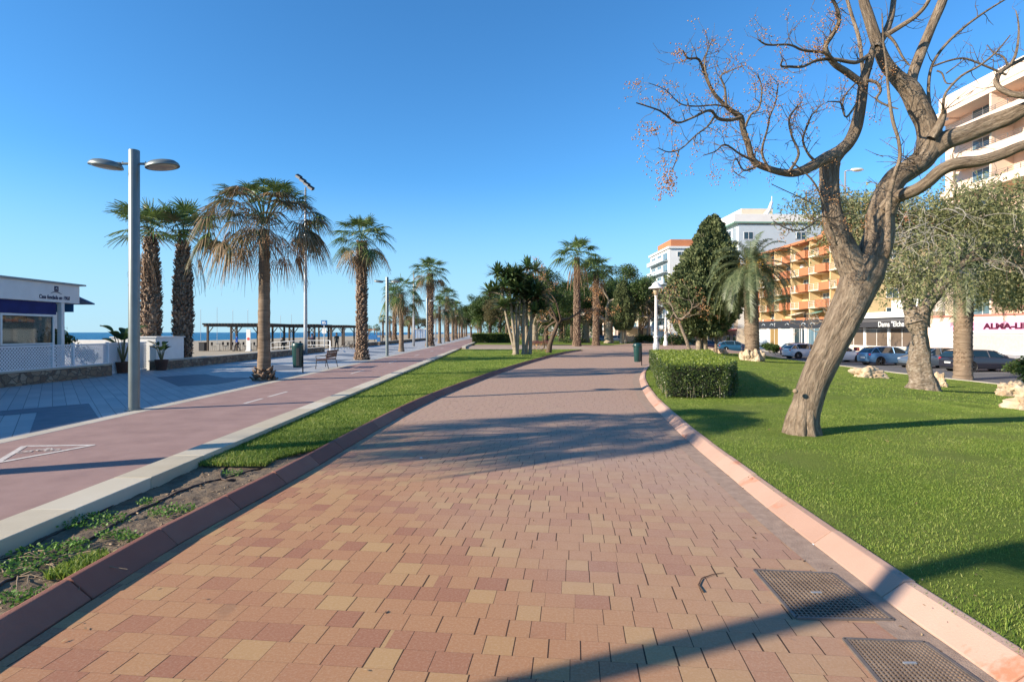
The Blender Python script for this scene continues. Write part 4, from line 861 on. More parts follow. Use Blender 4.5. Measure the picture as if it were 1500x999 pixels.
# ---- cypresses
def make_cypress(label, h, rmax, seed, skew=0, tuft=.2, n=34000, t0=1.3, shape=None, trunks=((0, 0),)):
    R_ = np.random.default_rng(seed); t = thing('cypress', label, 'cypress'); A = Arr()
    shape = shape or (lambda u: (math.sin(min(1, u * 1.5 + .32) * PI / 2) if u < .42 else 1) * (1 - max(0, u - .3) / .72) ** .75)
    u = R_.random(n) ** 1.15; az = R_.uniform(0, 2 * PI, n); V = np.empty((n, 4, 3)); keep = np.ones(n, bool)
    for i in range(n):
        q = noise.noise(Vector((math.cos(az[i]) * 2.2, math.sin(az[i]) * 2.2, u[i] * 7 + seed))) + .7 * noise.noise(Vector((math.cos(az[i]) * 6, math.sin(az[i]) * 6, u[i] * 19 + seed)))
        r = rmax * shape(u[i]) * (1 + .40 * q) * (1 - .40 * R_.random() ** 2.5); z = t0 + (h - t0) * u[i] + .35 * q
        c = np.array([math.cos(az[i]) * r + skew * u[i], math.sin(az[i]) * r, z]); o = np.array([math.cos(az[i]), math.sin(az[i]), 0]); d = nrm(o * R_.uniform(.3, 1) + Z * R_.uniform(.3, 1.3) + R_.normal(size=3) * .35); s = nrm(np.cross(d, R_.normal(size=3))); L = tuft * R_.uniform(.6, 1.3)
        V[i] = (c, c + d * L * .5 + s * L * .32, c + d * L, c + d * L * .5 - s * L * .32)
    A.quads(V, (np.arange(n) * 4)[:, None] + np.arange(4)); A.build('crown', ML_cyp, t)
    core = [(rmax * shape(k / 20) * .5 + .02, t0 + .3 + (h - t0 - .8) * k / 20) for k in range(21)]
    tb = [([(a, b, -.2), (a * .8, b * .8, t0), (a * .2 + skew * .3, b * .2, h * .5), (skew * .8, 0, h * .85)], [.3, .2, .14, .04], 10) for a, b in trunks]
    for k in range(40):
        a = R_.uniform(0, 6.28); z = R_.uniform(t0 * .8, h * .8); rr = rmax * shape(max(0, (z - t0) / (h - t0))) * .8
        tb.append(([(0, 0, z), (math.cos(a) * rr * .5 + skew * z / h * .5, math.sin(a) * rr * .5, z + .4), (math.cos(a) * rr, math.sin(a) * rr, z + 1)], [.06, .04, .02], 5))
    bark_tubes('trunk', tb, MB_pale, t, rough=.05); return t
x, y, z = GL(1029, 512.5); cy = make_cypress('big broad cypress with clumpy foliage behind the clipped hedge', 11.6, 3.3, 41, .9, .27, 60000, 1.5, trunks=((-.35, 0), (.25, .1))); cy.location = (279 / FPX * 49, 49, 0)
cy2 = make_cypress('smooth egg-shaped dark cypress in the park beside the white lamp', 10.0, 2.0, 42, 0, .22, 30000, 2.2, lambda u: max(.02, math.sin(min(1, u * .9 + .12) * PI)) ** .55 * (1 - .25 * u), trunks=((-.3, 0), (.3, 0))); cy2.location = pk(913, 92)
# ---- hedges
def make_hedge(label, poly, h, z0, n, seed, top_only=True, size=.035):
    R_ = np.random.default_rng(seed); t = thing('clipped_hedge', label, 'hedge'); cxy = np.mean(np.array(poly), 0); t.location = (cxy[0], cxy[1], z0); P = [np.array([p[0] - cxy[0], p[1] - cxy[1]]) for p in poly]
    mb = MB(); ins = [p * .93 for p in P]; mb.prism([tuple(p) for p in ins], .05, h - .1); mb.build('dark_shade_core', mat('hedge_inside', (0.02, 0.022, 0.012), .95, .3, 20, bmp=1), t)  # solid near-black core stands for the shade inside the hedge
    A = Arr(); B = Arr(); per = [np.linalg.norm(P[(i + 1) % len(P)] - P[i]) for i in range(len(P))]; tot = sum(per)
    def leaves(A_, c, nn, m):
        k = len(c); a = R_.normal(size=(k, 3)) + nn * 1.0; a /= np.linalg.norm(a, axis=1)[:, None]; b = np.cross(a, R_.normal(size=(k, 3))); b /= np.linalg.norm(b, axis=1)[:, None]; s = size * R_.uniform(.7, 1.5, k)[:, None]
        A_.quads(np.stack([c, c + a * s * .5 + b * s * .33, c + a * s, c + a * s * .5 - b * s * .33], 1), (np.arange(k) * 4)[:, None] + np.arange(4), m)
    for i in range(len(P)):
        k = int(n * .62 * per[i] / tot); u = R_.random(k)[:, None]; c = P[i] + (P[(i + 1) % len(P)] - P[i]) * u; e = nrm(P[(i + 1) % len(P)] - P[i]); o = np.array([e[1], -e[0]])
        z = R_.random(k) ** .85 * (h - .02) + .02; dep = R_.random(k) ** 1.5 * .16; wv = np.array([noise.noise(Vector((c[j, 0] * 3, c[j, 1] * 3, z[j] * 3))) for j in range(k)]) * .06
        thin = (z < .22) & (R_.random(k) < .55); c = c - o * dep[:, None] + o * wv[:, None]; c3 = np.column_stack([c, z])[~thin]
        leaves(A, c3, np.array([o[0], o[1], .3]), 0)
    k = int(n * .38); pts = []; mn = np.min(P, 0); mx = np.max(P, 0)
    def inside(q):
        c = False; j = len(P) - 1
        for i in range(len(P)):
            if (P[i][1] > q[1]) != (P[j][1] > q[1]) and q[0] < (P[j][0] - P[i][0]) * (q[1] - P[i][1]) / (P[j][1] - P[i][1]) + P[i][0]: c = not c
            j = i
        return c
    while len(pts) < k:
        q = R_.uniform(mn, mx)
        if inside(q): pts.append((q[0], q[1], h - R_.random() ** 1.5 * .12 + .08 * noise.noise(Vector((q[0] * 2.5, q[1] * 2.5, 7)))))
    leaves(B, np.array(pts), np.array([0, 0, 1.2]), 0)
    for _ in range(60):
        q = pts[R_.integers(0, len(pts))]; m_ = R_.integers(5, 12); dd = nrm(np.array([R_.normal() * .3, R_.normal() * .3, 1])); Ls = R_.uniform(.05, .16) * (size / .035); leaves(B, np.array(q) + np.outer(np.linspace(0, 1, m_) * Ls, dd), dd, 0)
    A.build('foliage', ML_hedge, t); B.build('new_growth', ML_hedgetop, t); tb = []
    for i in range(70):
        e = R_.integers(0, len(P)); q = (P[e] + (P[(e + 1) % len(P)] - P[e]) * R_.random()) * .95; tb.append(([(q[0], q[1], -.05), (q[0] + R_.normal() * .05, q[1] + R_.normal() * .05, .4)], [.014, .008], 4))
    bark_tubes('stems', tb, MB_pale, t, rough=0); return t
make_hedge('waist-high clipped hedge with yellow-green top beside the brick path', [(3.95, 14.6), (5.45, 14.4), (6.3, 15.9), (7.3, 20), (8.9, 25.5), (6.3, 26), (5.5, 22), (4.5, 17.5)], .92, .08, 90000, 51)
xh, yh = G(692, 502.5, 0); make_hedge('distant dark clipped hedge across the cross path, left of the yuccas', [(xh, yh), (G(748, 502.5)[0], yh), (G(748, 502.5)[0], yh + 4), (xh + .3, yh + 6)], 1.5, 0, 24000, 52, size=.12)
# ---- the far wood that closes the view
A = Arr(); R_ = np.random.default_rng(90); C = []
for k in range(150): u = R_.random(); C.append((-13 + 70 * u, 260 + R_.uniform(-25, 60), R_.uniform(1.0, 9.5)))
leaf_cloud(A, R_, C, 3.4, 26000, .7); ob_ = A.build('far_wood', ML_ficus); tag(ob_, 'hazy far mass of dark trees closing the view beyond the park', 'wood', kind='stuff')
# ---- bushes
def make_bush(label, loc, r, n, m, seed, size=.08, sx=(1, 1, .8), name='shrub'):
    R_ = np.random.default_rng(seed); t = thing(name, label, 'shrub', loc); tb = []; tips = []
    for k in range(7): grow(tb, tips, R_, (0, 0, 0), (R_.normal() * .8, R_.normal() * .8, 1), r * .55, .025, 2, .7, .1)
    bark_tubes('stems', tb, MB_dark, t, rough=0); A = Arr(); C = [q[0] for q in tips]; leaf_cloud(A, R_, C, r * .42, n, size); A.build('foliage', m, t); t.scale = sx; return t
x, y, z = GL(1488, 562); make_bush('rounded green bush with yellowing leaves by the rock at right edge', (x + .3, y, z), 1.15, 5000, ML_ficus, 61, .13)
x, y = G(1258, 508, -.7); make_bush('bright yellow-green bush seen just right of the leaning trunk', (x, 40, -.75), 1.5, 4000, ML_yel, 62, .14, (1, 1, 1.5))
for px, Y, r_, lb in ((985, 82, 2.2, 'dark green roadside shrub behind the white lanterns'), (1002, 84, 2.0, 'roadside shrub left of the big cypress, by the red car'), (946, 96, 2.0, 'roadside shrub behind the litter bin post'), (1128, 66, 1.0, 'small shrub by the shop with the dark canopy')):
    make_bush(lb, ((px - 750) / FPX * Y, Y, -.6), r_, 3500, ML_ficus, int(px), .2)
# ================================================================== THE LEANING BARE TREE
def trace(Y0, L):                                        # (px, py, half width px[, depth offset]) -> 3-D path
    P = []; R = []
    for q in L:
        Y = Y0 + (q[3] if len(q) > 3 else 0); P.append(W(q[0], q[1], Y)); R.append(q[2] * Y / FPX * (1.0 if q[2] > 12.6 else .80))
    return P, R
xT, yT, zT = GL(1182, 634); Y0 = yT
mt = thing('bare_tree', 'big leaning bare tree with thick furrowed trunk and berry twigs on the right lawn', 'tree', (0, 0, 0))
def dp_(L, d0, d1): n = len(L) - 1; return [(*q[:3], (q[3] if len(q) > 3 else 0) + d0 + (d1 - d0) * i / max(1, n)) for i, q in enumerate(L)]
BR = [
 ([(1172, 656, 30), (1174, 634, 24), (1180, 602, 19.5), (1192, 560, 20), (1215, 510, 22), (1231, 478, 23), (1246, 448, 23.5), (1256, 424, 25), (1264, 402, 28), (1272, 380, 24)], 0, 0, 40),
 ([(1259, 412, 21), (1246, 386, 19), (1234, 358, 16), (1223, 330, 15), (1218, 300, 13), (1215, 262, 13), (1217, 236, 13.5), (1230, 222, 11.5), (1244, 208, 10.5), (1254, 186, 10.5), (1261, 150, 9), (1265, 118, 8), (1273, 92, 7), (1277, 76, 5), (1279, 62, 2)], 0, -.1, 24),
 ([(1268, 404, 23), (1279, 372, 22), (1287, 345, 20), (1289, 315, 18), (1298, 285, 17), (1312, 262, 16), (1333, 248, 15.5), (1353, 232, 16), (1362, 208, 17), (1357, 182, 14), (1347, 160, 14), (1333, 132, 13), (1312, 112, 12), (1294, 88, 11), (1281, 52, 10), (1272, 24, 9), (1264, -4, 8), (1258, -60, 6), (1262, -120, 4)], 0, .1, 26),
 ([(1224, 226, 11), (1210, 232, 10.5), (1196, 240, 9.5), (1176, 250, 8), (1156, 254, 7), (1128, 248, 6), (1104, 236, 6), (1096, 212, 5.5), (1088, 188, 5), (1085, 172, 5), (1068, 160, 4), (1048, 140, 3.2), (1036, 118, 2.8), (1024, 88, 2.2), (1008, 86, 1.8), (1000, 74, 1.1)], -.1, -1.3, 12),
 ([(1085, 172, 4), (1070, 176, 3.4), (1052, 174, 3), (1040, 162, 2.5), (1016, 172, 2.2), (992, 180, 2), (972, 166, 1.6), (960, 160, 1.5), (932, 151, 1)], -1.2, -2, 6),
 ([(1046, 172, 2.2), (1036, 186, 1.8), (1020, 198, 1.5), (998, 218, 1.3), (980, 223, 1.1), (964, 217, .8)], -1.5, -1.9, 5),
 ([(995, 219, 1.1), (990, 236, .9), (984, 250, .8)], -1.8, -1.8, 4),
 ([(1334, 140, 10), (1336, 114, 9), (1348, 80, 9), (1364, 40, 8), (1378, 8, 8), (1388, -20, 7), (1402, -70, 5), (1410, -130, 3)], .1, .5, 14),
 ([(1284, 70, 6), (1296, 50, 6), (1306, 24, 5), (1310, -4, 5), (1322, -50, 4)], 0, .6, 8),
 ([(1298, 52, 5), (1324, 36, 4.5), (1344, 22, 4), (1360, 2, 3.5), (1372, -30, 3)], .1, -.5, 8),
 ([(1360, 224, 15), (1384, 207, 14), (1416, 196, 12.7), (1452, 181, 12.7), (1476, 172, 12.7), (1500, 160, 12.6), (1540, 142, 12), (1600, 118, 9), (1680, 80, 6)], .05, -.9, 20),
 ([(1300, 305, 14), (1311, 291, 12), (1324, 285, 11), (1342, 278, 11), (1360, 266, 11), (1378, 250, 11), (1402, 240, 11), (1436, 236, 10), (1468, 226, 10), (1500, 213, 9), (1560, 198, 7), (1640, 180, 5)], -.15, -1.6, 18),
 ([(1300, 378, 2), (1300, 366, 6), (1301, 330, 5), (1302, 290, 5), (1310, 258, 4), (1318, 232, 3.2), (1316, 205, 2.8), (1308, 178, 3), (1302, 140, 2.5), (1298, 92, 2), (1294, 60, 1.5), (1292, 20, 1)], -.4, -.9, 8),
 ([(1364, 204, 8), (1376, 184, 7), (1382, 168, 5), (1384, 160, 2)], -.15, -.2, 10),
 ([(1382, 168, 2.8), (1382, 154, 2.5), (1386, 136, 2.3), (1408, 112, 2.2), (1436, 96, 2), (1460, 76, 1.6), (1480, 52, 1)], -.2, -.8, 5),
 ([(1360, 180, 3.4), (1362, 160, 3.2), (1360, 132, 3), (1364, 100, 2.8), (1380, 72, 2.6), (1408, 44, 2.2), (1440, 20, 1.8), (1472, 0, 1.4), (1500, -16, 1)], .1, .4, 6),
 ([(1366, 98, 1.8), (1388, 90, 1.8), (1412, 86, 1.8), (1436, 94, 1.8), (1460, 104, 2), (1474, 110, 2)], .1, .2, 5),
 ([(1372, 104, 1.6), (1380, 108, 1.5), (1386, 122, 1.3), (1398, 122, .8)], .1, 0, 4), ([(1386, 108, 1.2), (1402, 96, 1), (1412, 88, .8)], .1, .1, 4),
 ([(1560, 150, 6), (1500, 141, 5.5), (1476, 136, 5), (1460, 124, 4.5), (1464, 108, 4), (1480, 96, 3.5), (1500, 86, 3), (1520, 70, 2)], -.8, -.2, 8),
 ([(1480, 96, 3), (1488, 80, 2.5), (1492, 56, 2), (1492, 34, 1.4), (1488, 16, .8)], -.4, -.3, 5), ([(1478, 100, 1.8), (1470, 84, 1.6), (1456, 78, 1.2), (1446, 66, .7)], -.4, -.3, 4),
 ([(1262, 122, 6), (1240, 106, 6), (1220, 92, 5), (1209, 70, 4.5), (1219, 52, 4), (1229, 32, 3.5), (1224, 8, 3), (1212, -8, 2.5), (1190, -24, 1.5)], -.1, -.8, 8),
 ([(1222, 90, 3), (1208, 78, 3), (1176, 74, 2.2), (1156, 66, 2), (1124, 66, 1.8), (1110, 58, 1.0)], -.4, -1, 5),
 ([(1280, 76, 4.4), (1266, 86, 4), (1252, 92, 3.5), (1220, 87, 3), (1196, 89, 3), (1176, 98, 2.5), (1156, 98, 2.2), (1144, 97, 1.8), (1147, 86, 1.2)], 0, -.9, 6),
 ([(1264, 110, 3.4), (1262, 86, 3.2), (1258, 56, 3.5), (1248, 24, 3), (1240, -4, 3), (1232, -40, 2)], .1, .5, 6),
 ([(1256, 150, 2), (1240, 172, 2), (1233, 156, 1.8), (1230, 150, 1.5), (1212, 149, .8)], -.2, -.4, 4), ([(1234, 156, 1.5), (1238, 140, 1.5), (1252, 124, 1.3), (1262, 116, 1)], -.3, -.3, 4),
 ([(1270, 118, 3.2), (1284, 122, 3), (1290, 134, 2.6), (1284, 146, 2.2), (1302, 156, 1.8), (1316, 160, 1)], -.2, -.5, 5),
 ([(1160, 238, 1.4), (1188, 262, 1.6), (1204, 290, 2), (1212, 318, 2), (1220, 342, 2), (1226, 360, 2)], -.9, -.5, 5), ([(1133, 324, 1), (1150, 334, 1.4), (1170, 338, 1.5), (1188, 330, 1.6), (1202, 318, 1.6), (1222, 320, 1.6), (1238, 314, 1.2), (1256, 316, .8)], -1, -.6, 5),
 ([(1130, 270, .8), (1160, 284, 1), (1190, 298, 1), (1205, 306, 1)], -1.2, -.6, 4), ([(1296, 48, 3), (1310, 62, 2.4), (1322, 84, 2), (1332, 96, 1.6)], -.2, -.3, 5),
 ([(1128, 250, 3), (1116, 224, 2.2), (1124, 190, 1.8), (1128, 170, 1.6), (1136, 150, 1.4), (1140, 122, 1)], -.6, -.9, 5), ([(1156, 252, 3), (1170, 226, 2.4), (1160, 200, 2), (1156, 176, 1.8), (1166, 158, 1.3), (1174, 150, .8)], -.5, -.8, 5),
 ([(1196, 238, 3), (1184, 226, 2.2), (1176, 206, 2), (1182, 186, 1.8), (1190, 168, 1.3), (1206, 152, .8)], -.3, -.6, 5), ([(1104, 236, 2.4), (1084, 226, 2), (1062, 212, 1.6), (1048, 222, 1.2), (1030, 228, .8)], -1, -1.4, 5),
 ([(1090, 190, 2.6), (1100, 168, 2), (1112, 158, 1.8), (1116, 130, 1.4), (1110, 110, 1)], -1.2, -1.5, 5), ([(1064, 158, 2.4), (1062, 130, 2), (1056, 112, 1.6), (1070, 104, 1.2), (1090, 96, .8)], -1.3, -1.6, 5), ([(1112, 242, 2.2), (1090, 250, 1.8), (1078, 232, 1.5), (1074, 250, 1), (1092, 262, .8)], -1, -1.2, 4),
 ([(1040, 126, 1.8), (1032, 96, 1.5), (1036, 76, 1.2), (1044, 58, .8)], -1.4, -1.4, 4), ([(1068, 158, 2), (1048, 154, 1.6), (1020, 156, 1.4), (996, 152, 1.2), (975, 132, .9), (950, 122, .6)], -1.4, -1.9, 4)]
tubes = []; R_ = np.random.default_rng(5); twig_src = []
for L, d0, d1, sg in BR:
    P, R = trace(Y0, dp_(L, d0, d1)); X, RR = cr_line(P, R, 6 if sg > 12 else 4); tubes.append((X, RR, sg))
    if sg <= 14 and L[0][2] < 12:
        for i in range(3, len(X)):
            if RR[i] < .075: twig_src.append((X[i], nrm(X[i] - X[i - 1]), RR[i], L[0][0]))
clus = []
for X_, d, r, px in twig_src:
    left = X_[0] / X_[1] * FPX + 750 < 1290
    for q in range(1 if not left else (2 if R_.random() < .35 else 1)):
        if R_.random() > (.62 if left else .42): continue
        a = R_.normal(size=3); a[1] *= .6; a = nrm(a - d * a.dot(d)); dd = nrm(a + d * .5 + Z * .35); L = R_.uniform(.15, .48); P = [X_]; r0 = min(r * .5, R_.uniform(.005, .011)); R2 = [r0]
        for i in range(4): dd = nrm(dd + R_.normal(size=3) * .3 + Z * .08); P.append(P[-1] + dd * L / 4); R2.append(r0 * (1 - .2 * (i + 1)))
        tubes.append((P, R2, 3))
        for k in (2, 3):
            if R_.random() < .6:
                e = nrm(dd + R_.normal(size=3) * .7); l2 = R_.uniform(.06, .22); tubes.append(([P[k], P[k] + e * l2 * .5 + Z * .01, P[k] + e * l2 + Z * .03], [r0 * .6, r0 * .5, .002], 3))
                if left and R_.random() < .30: clus.append(P[k] + e * l2)
        if left and R_.random() < .36: clus.append(P[-1])
# root flare
for k in range(9):
    a = k * .7; c = W(1175, 630, Y0); tubes.append(cr_line([(c[0] + math.cos(a) * .10 + .07, c[1] + math.sin(a) * .10, c[2] + .55), (c[0] + math.cos(a) * .15, c[1] + math.sin(a) * .15, c[2] + .18), (c[0] + math.cos(a) * .24, c[1] + math.sin(a) * .24, c[2] - .09)], [.08, .115, .08], 5) + (10,))
# dry shoots sprouting in the crook
for k in range(34):
    b0 = W(1330 + R_.normal() * 12, 236 + R_.normal() * 6, Y0 - .3); dd = nrm(R_.normal(size=3) * np.array([1, .5, .7]) + Z * .1); L = R_.uniform(.15, .5)
    tubes.append(([b0, np.array(b0) + dd * L * .5 - Z * .01, np.array(b0) + dd * L - Z * R_.uniform(0, .12)], [.008, .006, .003], 3))
bark_tubes('trunk', tubes, MB_grey, mt, rough=.05)
def burl(px, py, r):
    mb = MB(); c = W(px, py, Y0 - .25)
    mb.lathe([(.01, r * .9), (r * .6, r * .7), (r, 0), (r * .6, -r * .7), (.01, -r * .9)], c, 12); return mb
burl(1165, 573, .045).build('pruned_knot', MB_grey if False else M_twig, mt, smooth=True)
A = Arr()
fixed = [W(1000 + R_.normal() * 6, 78 + R_.normal() * 7, Y0 - 1.4) for _ in range(9)] + [W(976 + R_.normal() * 6, 262 + R_.normal() * 9, Y0 - 1.8) for _ in range(26)] + [W(948 + R_.normal() * 8, 186 + R_.normal() * 6, Y0 - 1.9) for _ in range(9)] + [W(1128 + R_.normal() * 14, 122 + R_.normal() * 7, Y0 - .9) for _ in range(18)] + [W(1196 + R_.normal() * 8, 66 + R_.normal() * 6, Y0 - .6) for _ in range(10)]
for c in clus + fixed:
    k = R_.integers(5, 15); c0 = np.array(c)
    for j in range(k):
        q = c0 + R_.normal(size=3) * np.array([.045, .045, .05]) - Z * .04; s = R_.uniform(.008, .0135)
        v = q + s * np.array([[1, 0, 0], [-1, 0, 0], [0, 1, 0], [0, -1, 0], [0, 0, 1], [0, 0, -1]])
        A.tris(v, np.array([[0, 2, 4], [2, 1, 4], [1, 3, 4], [3, 0, 4], [2, 0, 5], [1, 2, 5], [3, 1, 5], [0, 3, 5]]))
ob = A.build('berry_clusters', ML_berry, mt); tag(ob, kind='stuff')
for o in mt.children:                                     # keep the root at the foot of the trunk
    o.data.transform(Matrix.Translation((-xT, -yT, -zT)))
mt.location = (xT, yT, zT)
# ================================================================== GNARLED PEPPER TREE
xP, yP, zP = GL(1352, 570); pt = thing('pepper_tree', 'gnarled pepper tree with swollen base and drooping grey-green foliage', 'tree'); Yp = yP
T_ = []
for L, d0, d1, sg in (
    ([(1351, 585, 23), (1351, 566, 20), (1349, 548, 15), (1347, 520, 13), (1346, 490, 12.6), (1344, 474, 14), (1343, 460, 13)], 0, 0, 30),
    ([(1340, 472, 13), (1333, 452, 10), (1326, 430, 8.5), (1318, 415, 8), (1306, 396, 6), (1290, 372, 4.5), (1276, 350, 3), (1262, 330, 2)], 0, .6, 14),
    ([(1345, 476, 14), (1353, 455, 12), (1366, 436, 10.5), (1378, 420, 9), (1392, 405, 7.5), (1412, 384, 6), (1440, 362, 4.5), (1478, 344, 3)], 0, -.7, 14),
    ([(1376, 424, 6), (1366, 404, 5), (1356, 396, 4), (1340, 372, 3.5), (1330, 345, 3), (1322, 320, 2)], 0, .8, 8), ([(1390, 406, 5), (1392, 376, 4.5), (1386, 350, 4), (1392, 320, 3), (1400, 298, 2)], 0, .3, 8),
    ([(1412, 384, 4), (1434, 380, 3.5), (1462, 388, 3), (1496, 392, 2.5), (1530, 400, 2)], -.5, -1.2, 8)):
    P, R = trace(Yp, dp_(L, d0, d1)); X, RR = cr_line(P, R, 5); T_.append((X, RR, sg))
for k in range(9):                                        # knobbly root swellings
    a = k * .7 + .2; c = W(1353, 572, Yp); T_.append(cr_line([(c[0] + math.cos(a) * .16, c[1] + math.sin(a) * .16, c[2] + .7), (c[0] + math.cos(a) * .27, c[1] + math.sin(a) * .27, c[2] + .22 + .14 * (k % 2)), (c[0] + math.cos(a) * .50, c[1] + math.sin(a) * .46, c[2] - .12)], [.05, .15, .15], 5) + (12,))
tips = []
for px, py, d, r in ((1262, 330, (-1, 0, .5), .05), (1290, 372, (-.8, -.4, .5), .05), (1330, 345, (-.2, .6, 1), .06), (1322, 320, (-.4, 0, 1), .05), (1400, 298, (.2, -.2, 1), .06), (1386, 350, (.3, -1, .6), .06), (1440, 362, (1, -.3, .5), .06), (1478, 344, (1, .2, .4), .06), (1500, 392, (1, -.4, .1), .05), (1434, 380, (.4, -1, .2), .05), (1318, 412, (-1, -.4, .2), .05), (1356, 396, (0, -1, .5), .05), (1412, 384, (.5, .8, .6), .05)):
    grow(T_, tips, R_, W(px, py, Yp + R_.normal() * .3), d, 1.25, r, 3, .75, -.02, .72, 4, .32, (2, 3), .006)
# bleached bare twigs hanging in front
TW = []
for k in range(64):
    p0 = W(R_.uniform(1275, 1470), R_.uniform(300, 405), Yp - R_.uniform(1.6, 2.8)); grow(TW, [], R_, p0, (R_.normal(), -.2, .1 - .3 * R_.random()), .75, .014, 2, .7, -.1, .7, 4, .35, (2, 3), .003)
bark_tubes('trunk', T_, MB_gnarl, pt, rough=.13, freq=6.0); tag(bark_tubes('bleached_twigs', TW, mat('bleached_wood', (.42, .38, .33), .9, .15, 8), pt, rough=0), kind='stuff')
A = Arr(); TP = np.array([q[0] for q in tips]); lo_in = 4.5; lo_out = 2.5
for k in range(6800):
    c = TP[R_.integers(0, len(TP))] + R_.normal(size=3) * np.array([.55, .55, .42]); Ls = R_.uniform(.25, .85); zlim = lo_in if -1.0 < c[0] - xP < 1.1 else lo_out
    if c[2] - Ls < zlim or c[2] > 7.1: continue
    m = int(Ls / .045); tt = np.arange(m) / m
    P = c + np.outer(tt, np.array([R_.normal() * .12, R_.normal() * .12, -Ls])) + R_.normal(size=(m, 3)) * .02
    a = R_.normal(size=(m, 3)); a[:, 2] -= .6; a /= np.linalg.norm(a, axis=1)[:, None]; b = np.cross(a, R_.normal(size=(m, 3))); b /= np.linalg.norm(b, axis=1)[:, None]; s = R_.uniform(.09, .17, m)[:, None]
    A.quads(np.stack([P, P + a * s * .5 + b * s * .17, P + a * s, P + a * s * .5 - b * s * .17], 1), (np.arange(m) * 4)[:, None] + np.arange(4))
A.build('crown', ML_pep, pt)
for o in pt.children: o.data.transform(Matrix.Translation((-xP, -yP, -zP)))
pt.location = (xP, yP, zP)
# other bare trees
def make_bare(label, loc, seed, h, r, lean, L, depth, berries, m=MB_dark, cat='tree'):
    R2 = np.random.default_rng(seed); t = thing('bare_tree', label, cat, loc); tb = []; tips = []
    tb.append(cr_line([(0, 0, -.2), (lean[0] * .2, 0, h * .3), (lean[0] * .6, lean[1] * .5, h * .65), (lean[0], lean[1], h)], [r * 1.4, r, r * .85, r * .7], 6) + (12,))
    for k in range(5): a = k * 1.26 + R2.normal() * .3; grow(tb, tips, R2, (lean[0], lean[1], h - R2.random() * .3), (math.cos(a), math.sin(a), .55), L, r * .55, depth, .65, .05, .72, 4, .35, (2, 3), .012)
    bark_tubes('trunk', tb, m, t, rough=.05)
    if berries:
        A = Arr(); TPs = np.array([q[0] for q in tips]); leaf_cloud(A, R2, TPs, .34, berries, .12); tag(A.build('berry_clusters', ML_berry, t), kind='stuff')
    return t
x, y = G(803, 516.5, .08); make_bare('crooked dark bare tree with rusty berries beside the park bench', (x, y, .05), 71, 2.7, .2, (.9, .2), 2.0, 4, 4200)
make_bare('slim bare tree leaning left in front of the big cypress', ((1011 - 750) / FPX * 46, 46, 0), 72, 2.9, .14, (-1.0, 0), 1.35, 4, 500, MB_gnarl)
make_bare('pale leafless street tree beside the egg-shaped cypress', ((948 - 750) / FPX * 96, 96, 0), 73, 4.2, .25, (.4, .2), 2.3, 4, 0, MB_pale)
make_bare('thin bare tree between the big cypress and the shops', ((1215 - 750) / FPX * 58, 58, -.7), 74, 3.0, .14, (.2, .3), 1.5, 4, 300, MB_pale)
# ================================================================== ROCKS
def rock(name, label, loc, s, seed, group=None, cuts=4):
    bm = bmesh.new(); bmesh.ops.create_icosphere(bm, subdivisions=cuts, radius=1)
    for v in bm.verts:
        p = v.co.copy(); q = noise.noise(p * 1.3 + Vector((seed, 0, 0))) * .55 + abs(noise.noise(p * 3 + Vector((seed, 3, 0)))) * .4 + noise.noise(p * 8 + Vector((0, seed, 0))) * .1
        v.co = Vector((p.x * s[0], p.y * s[1], p.z * s[2])) * (.85 + q)
    me = bpy.data.meshes.new(name); bm.to_mesh(me); bm.free(); me.materials.append(M_rock); o = bpy.data.objects.new(name, me); COL.objects.link(o); o.location = loc; return tag(o, label, 'rock', group)
x, y, z = GL(1277, 553); rock('rock', 'pale jagged boulder on the lawn between the leaning tree and pepper tree', (x, y + .3, z + .15), (.85, .5, .45), 3)
x, y, z = GL(1500, 600); rock('rock', 'pale brown boulder cut by the right edge of the lawn', (x + .15, y, z + .1), (.5, .45, .42), 8)
x, y, z = GL(1497, 582); rock('rock', 'dark shaded boulder behind the pale one at the right edge', (x + .3, y + .8, z + .1), (.5, .5, .4), 5)
x, y, z = GL(1380, 566); rock('rock', 'knobbly brown rock leaning on the foot of the pepper tree', (x - .05, y + .1, z + .15), (.3, .3, .45), 12)
for i, (a, sz, lb) in enumerate(((-2.8, .38, 'left end'), (-2.2, .44, 'front left'), (-1.55, .5, 'front middle'), (-.9, .42, 'front right'), (-.25, .4, 'right end'))):
    rock('rock', f'tan rock ringing the foot of the fruiting date palm, {lb} of the ring', (dx + math.cos(a) * .72, dy + .5 + math.sin(a) * .5, dz + .3), (sz * .8, sz * .7, sz * 1.15), 20 + i, 'rocks round the date palm', 3)
for px, py, lb in ((1040, 516, 'low pale rock behind the hedge top, left one'), (1058, 518, 'low pale rock behind the hedge top, right one')):
    x, y, z = GL(px, py); rock('rock', lb, (x, y, z + .1), (.6, .4, .3), px, None, 3)
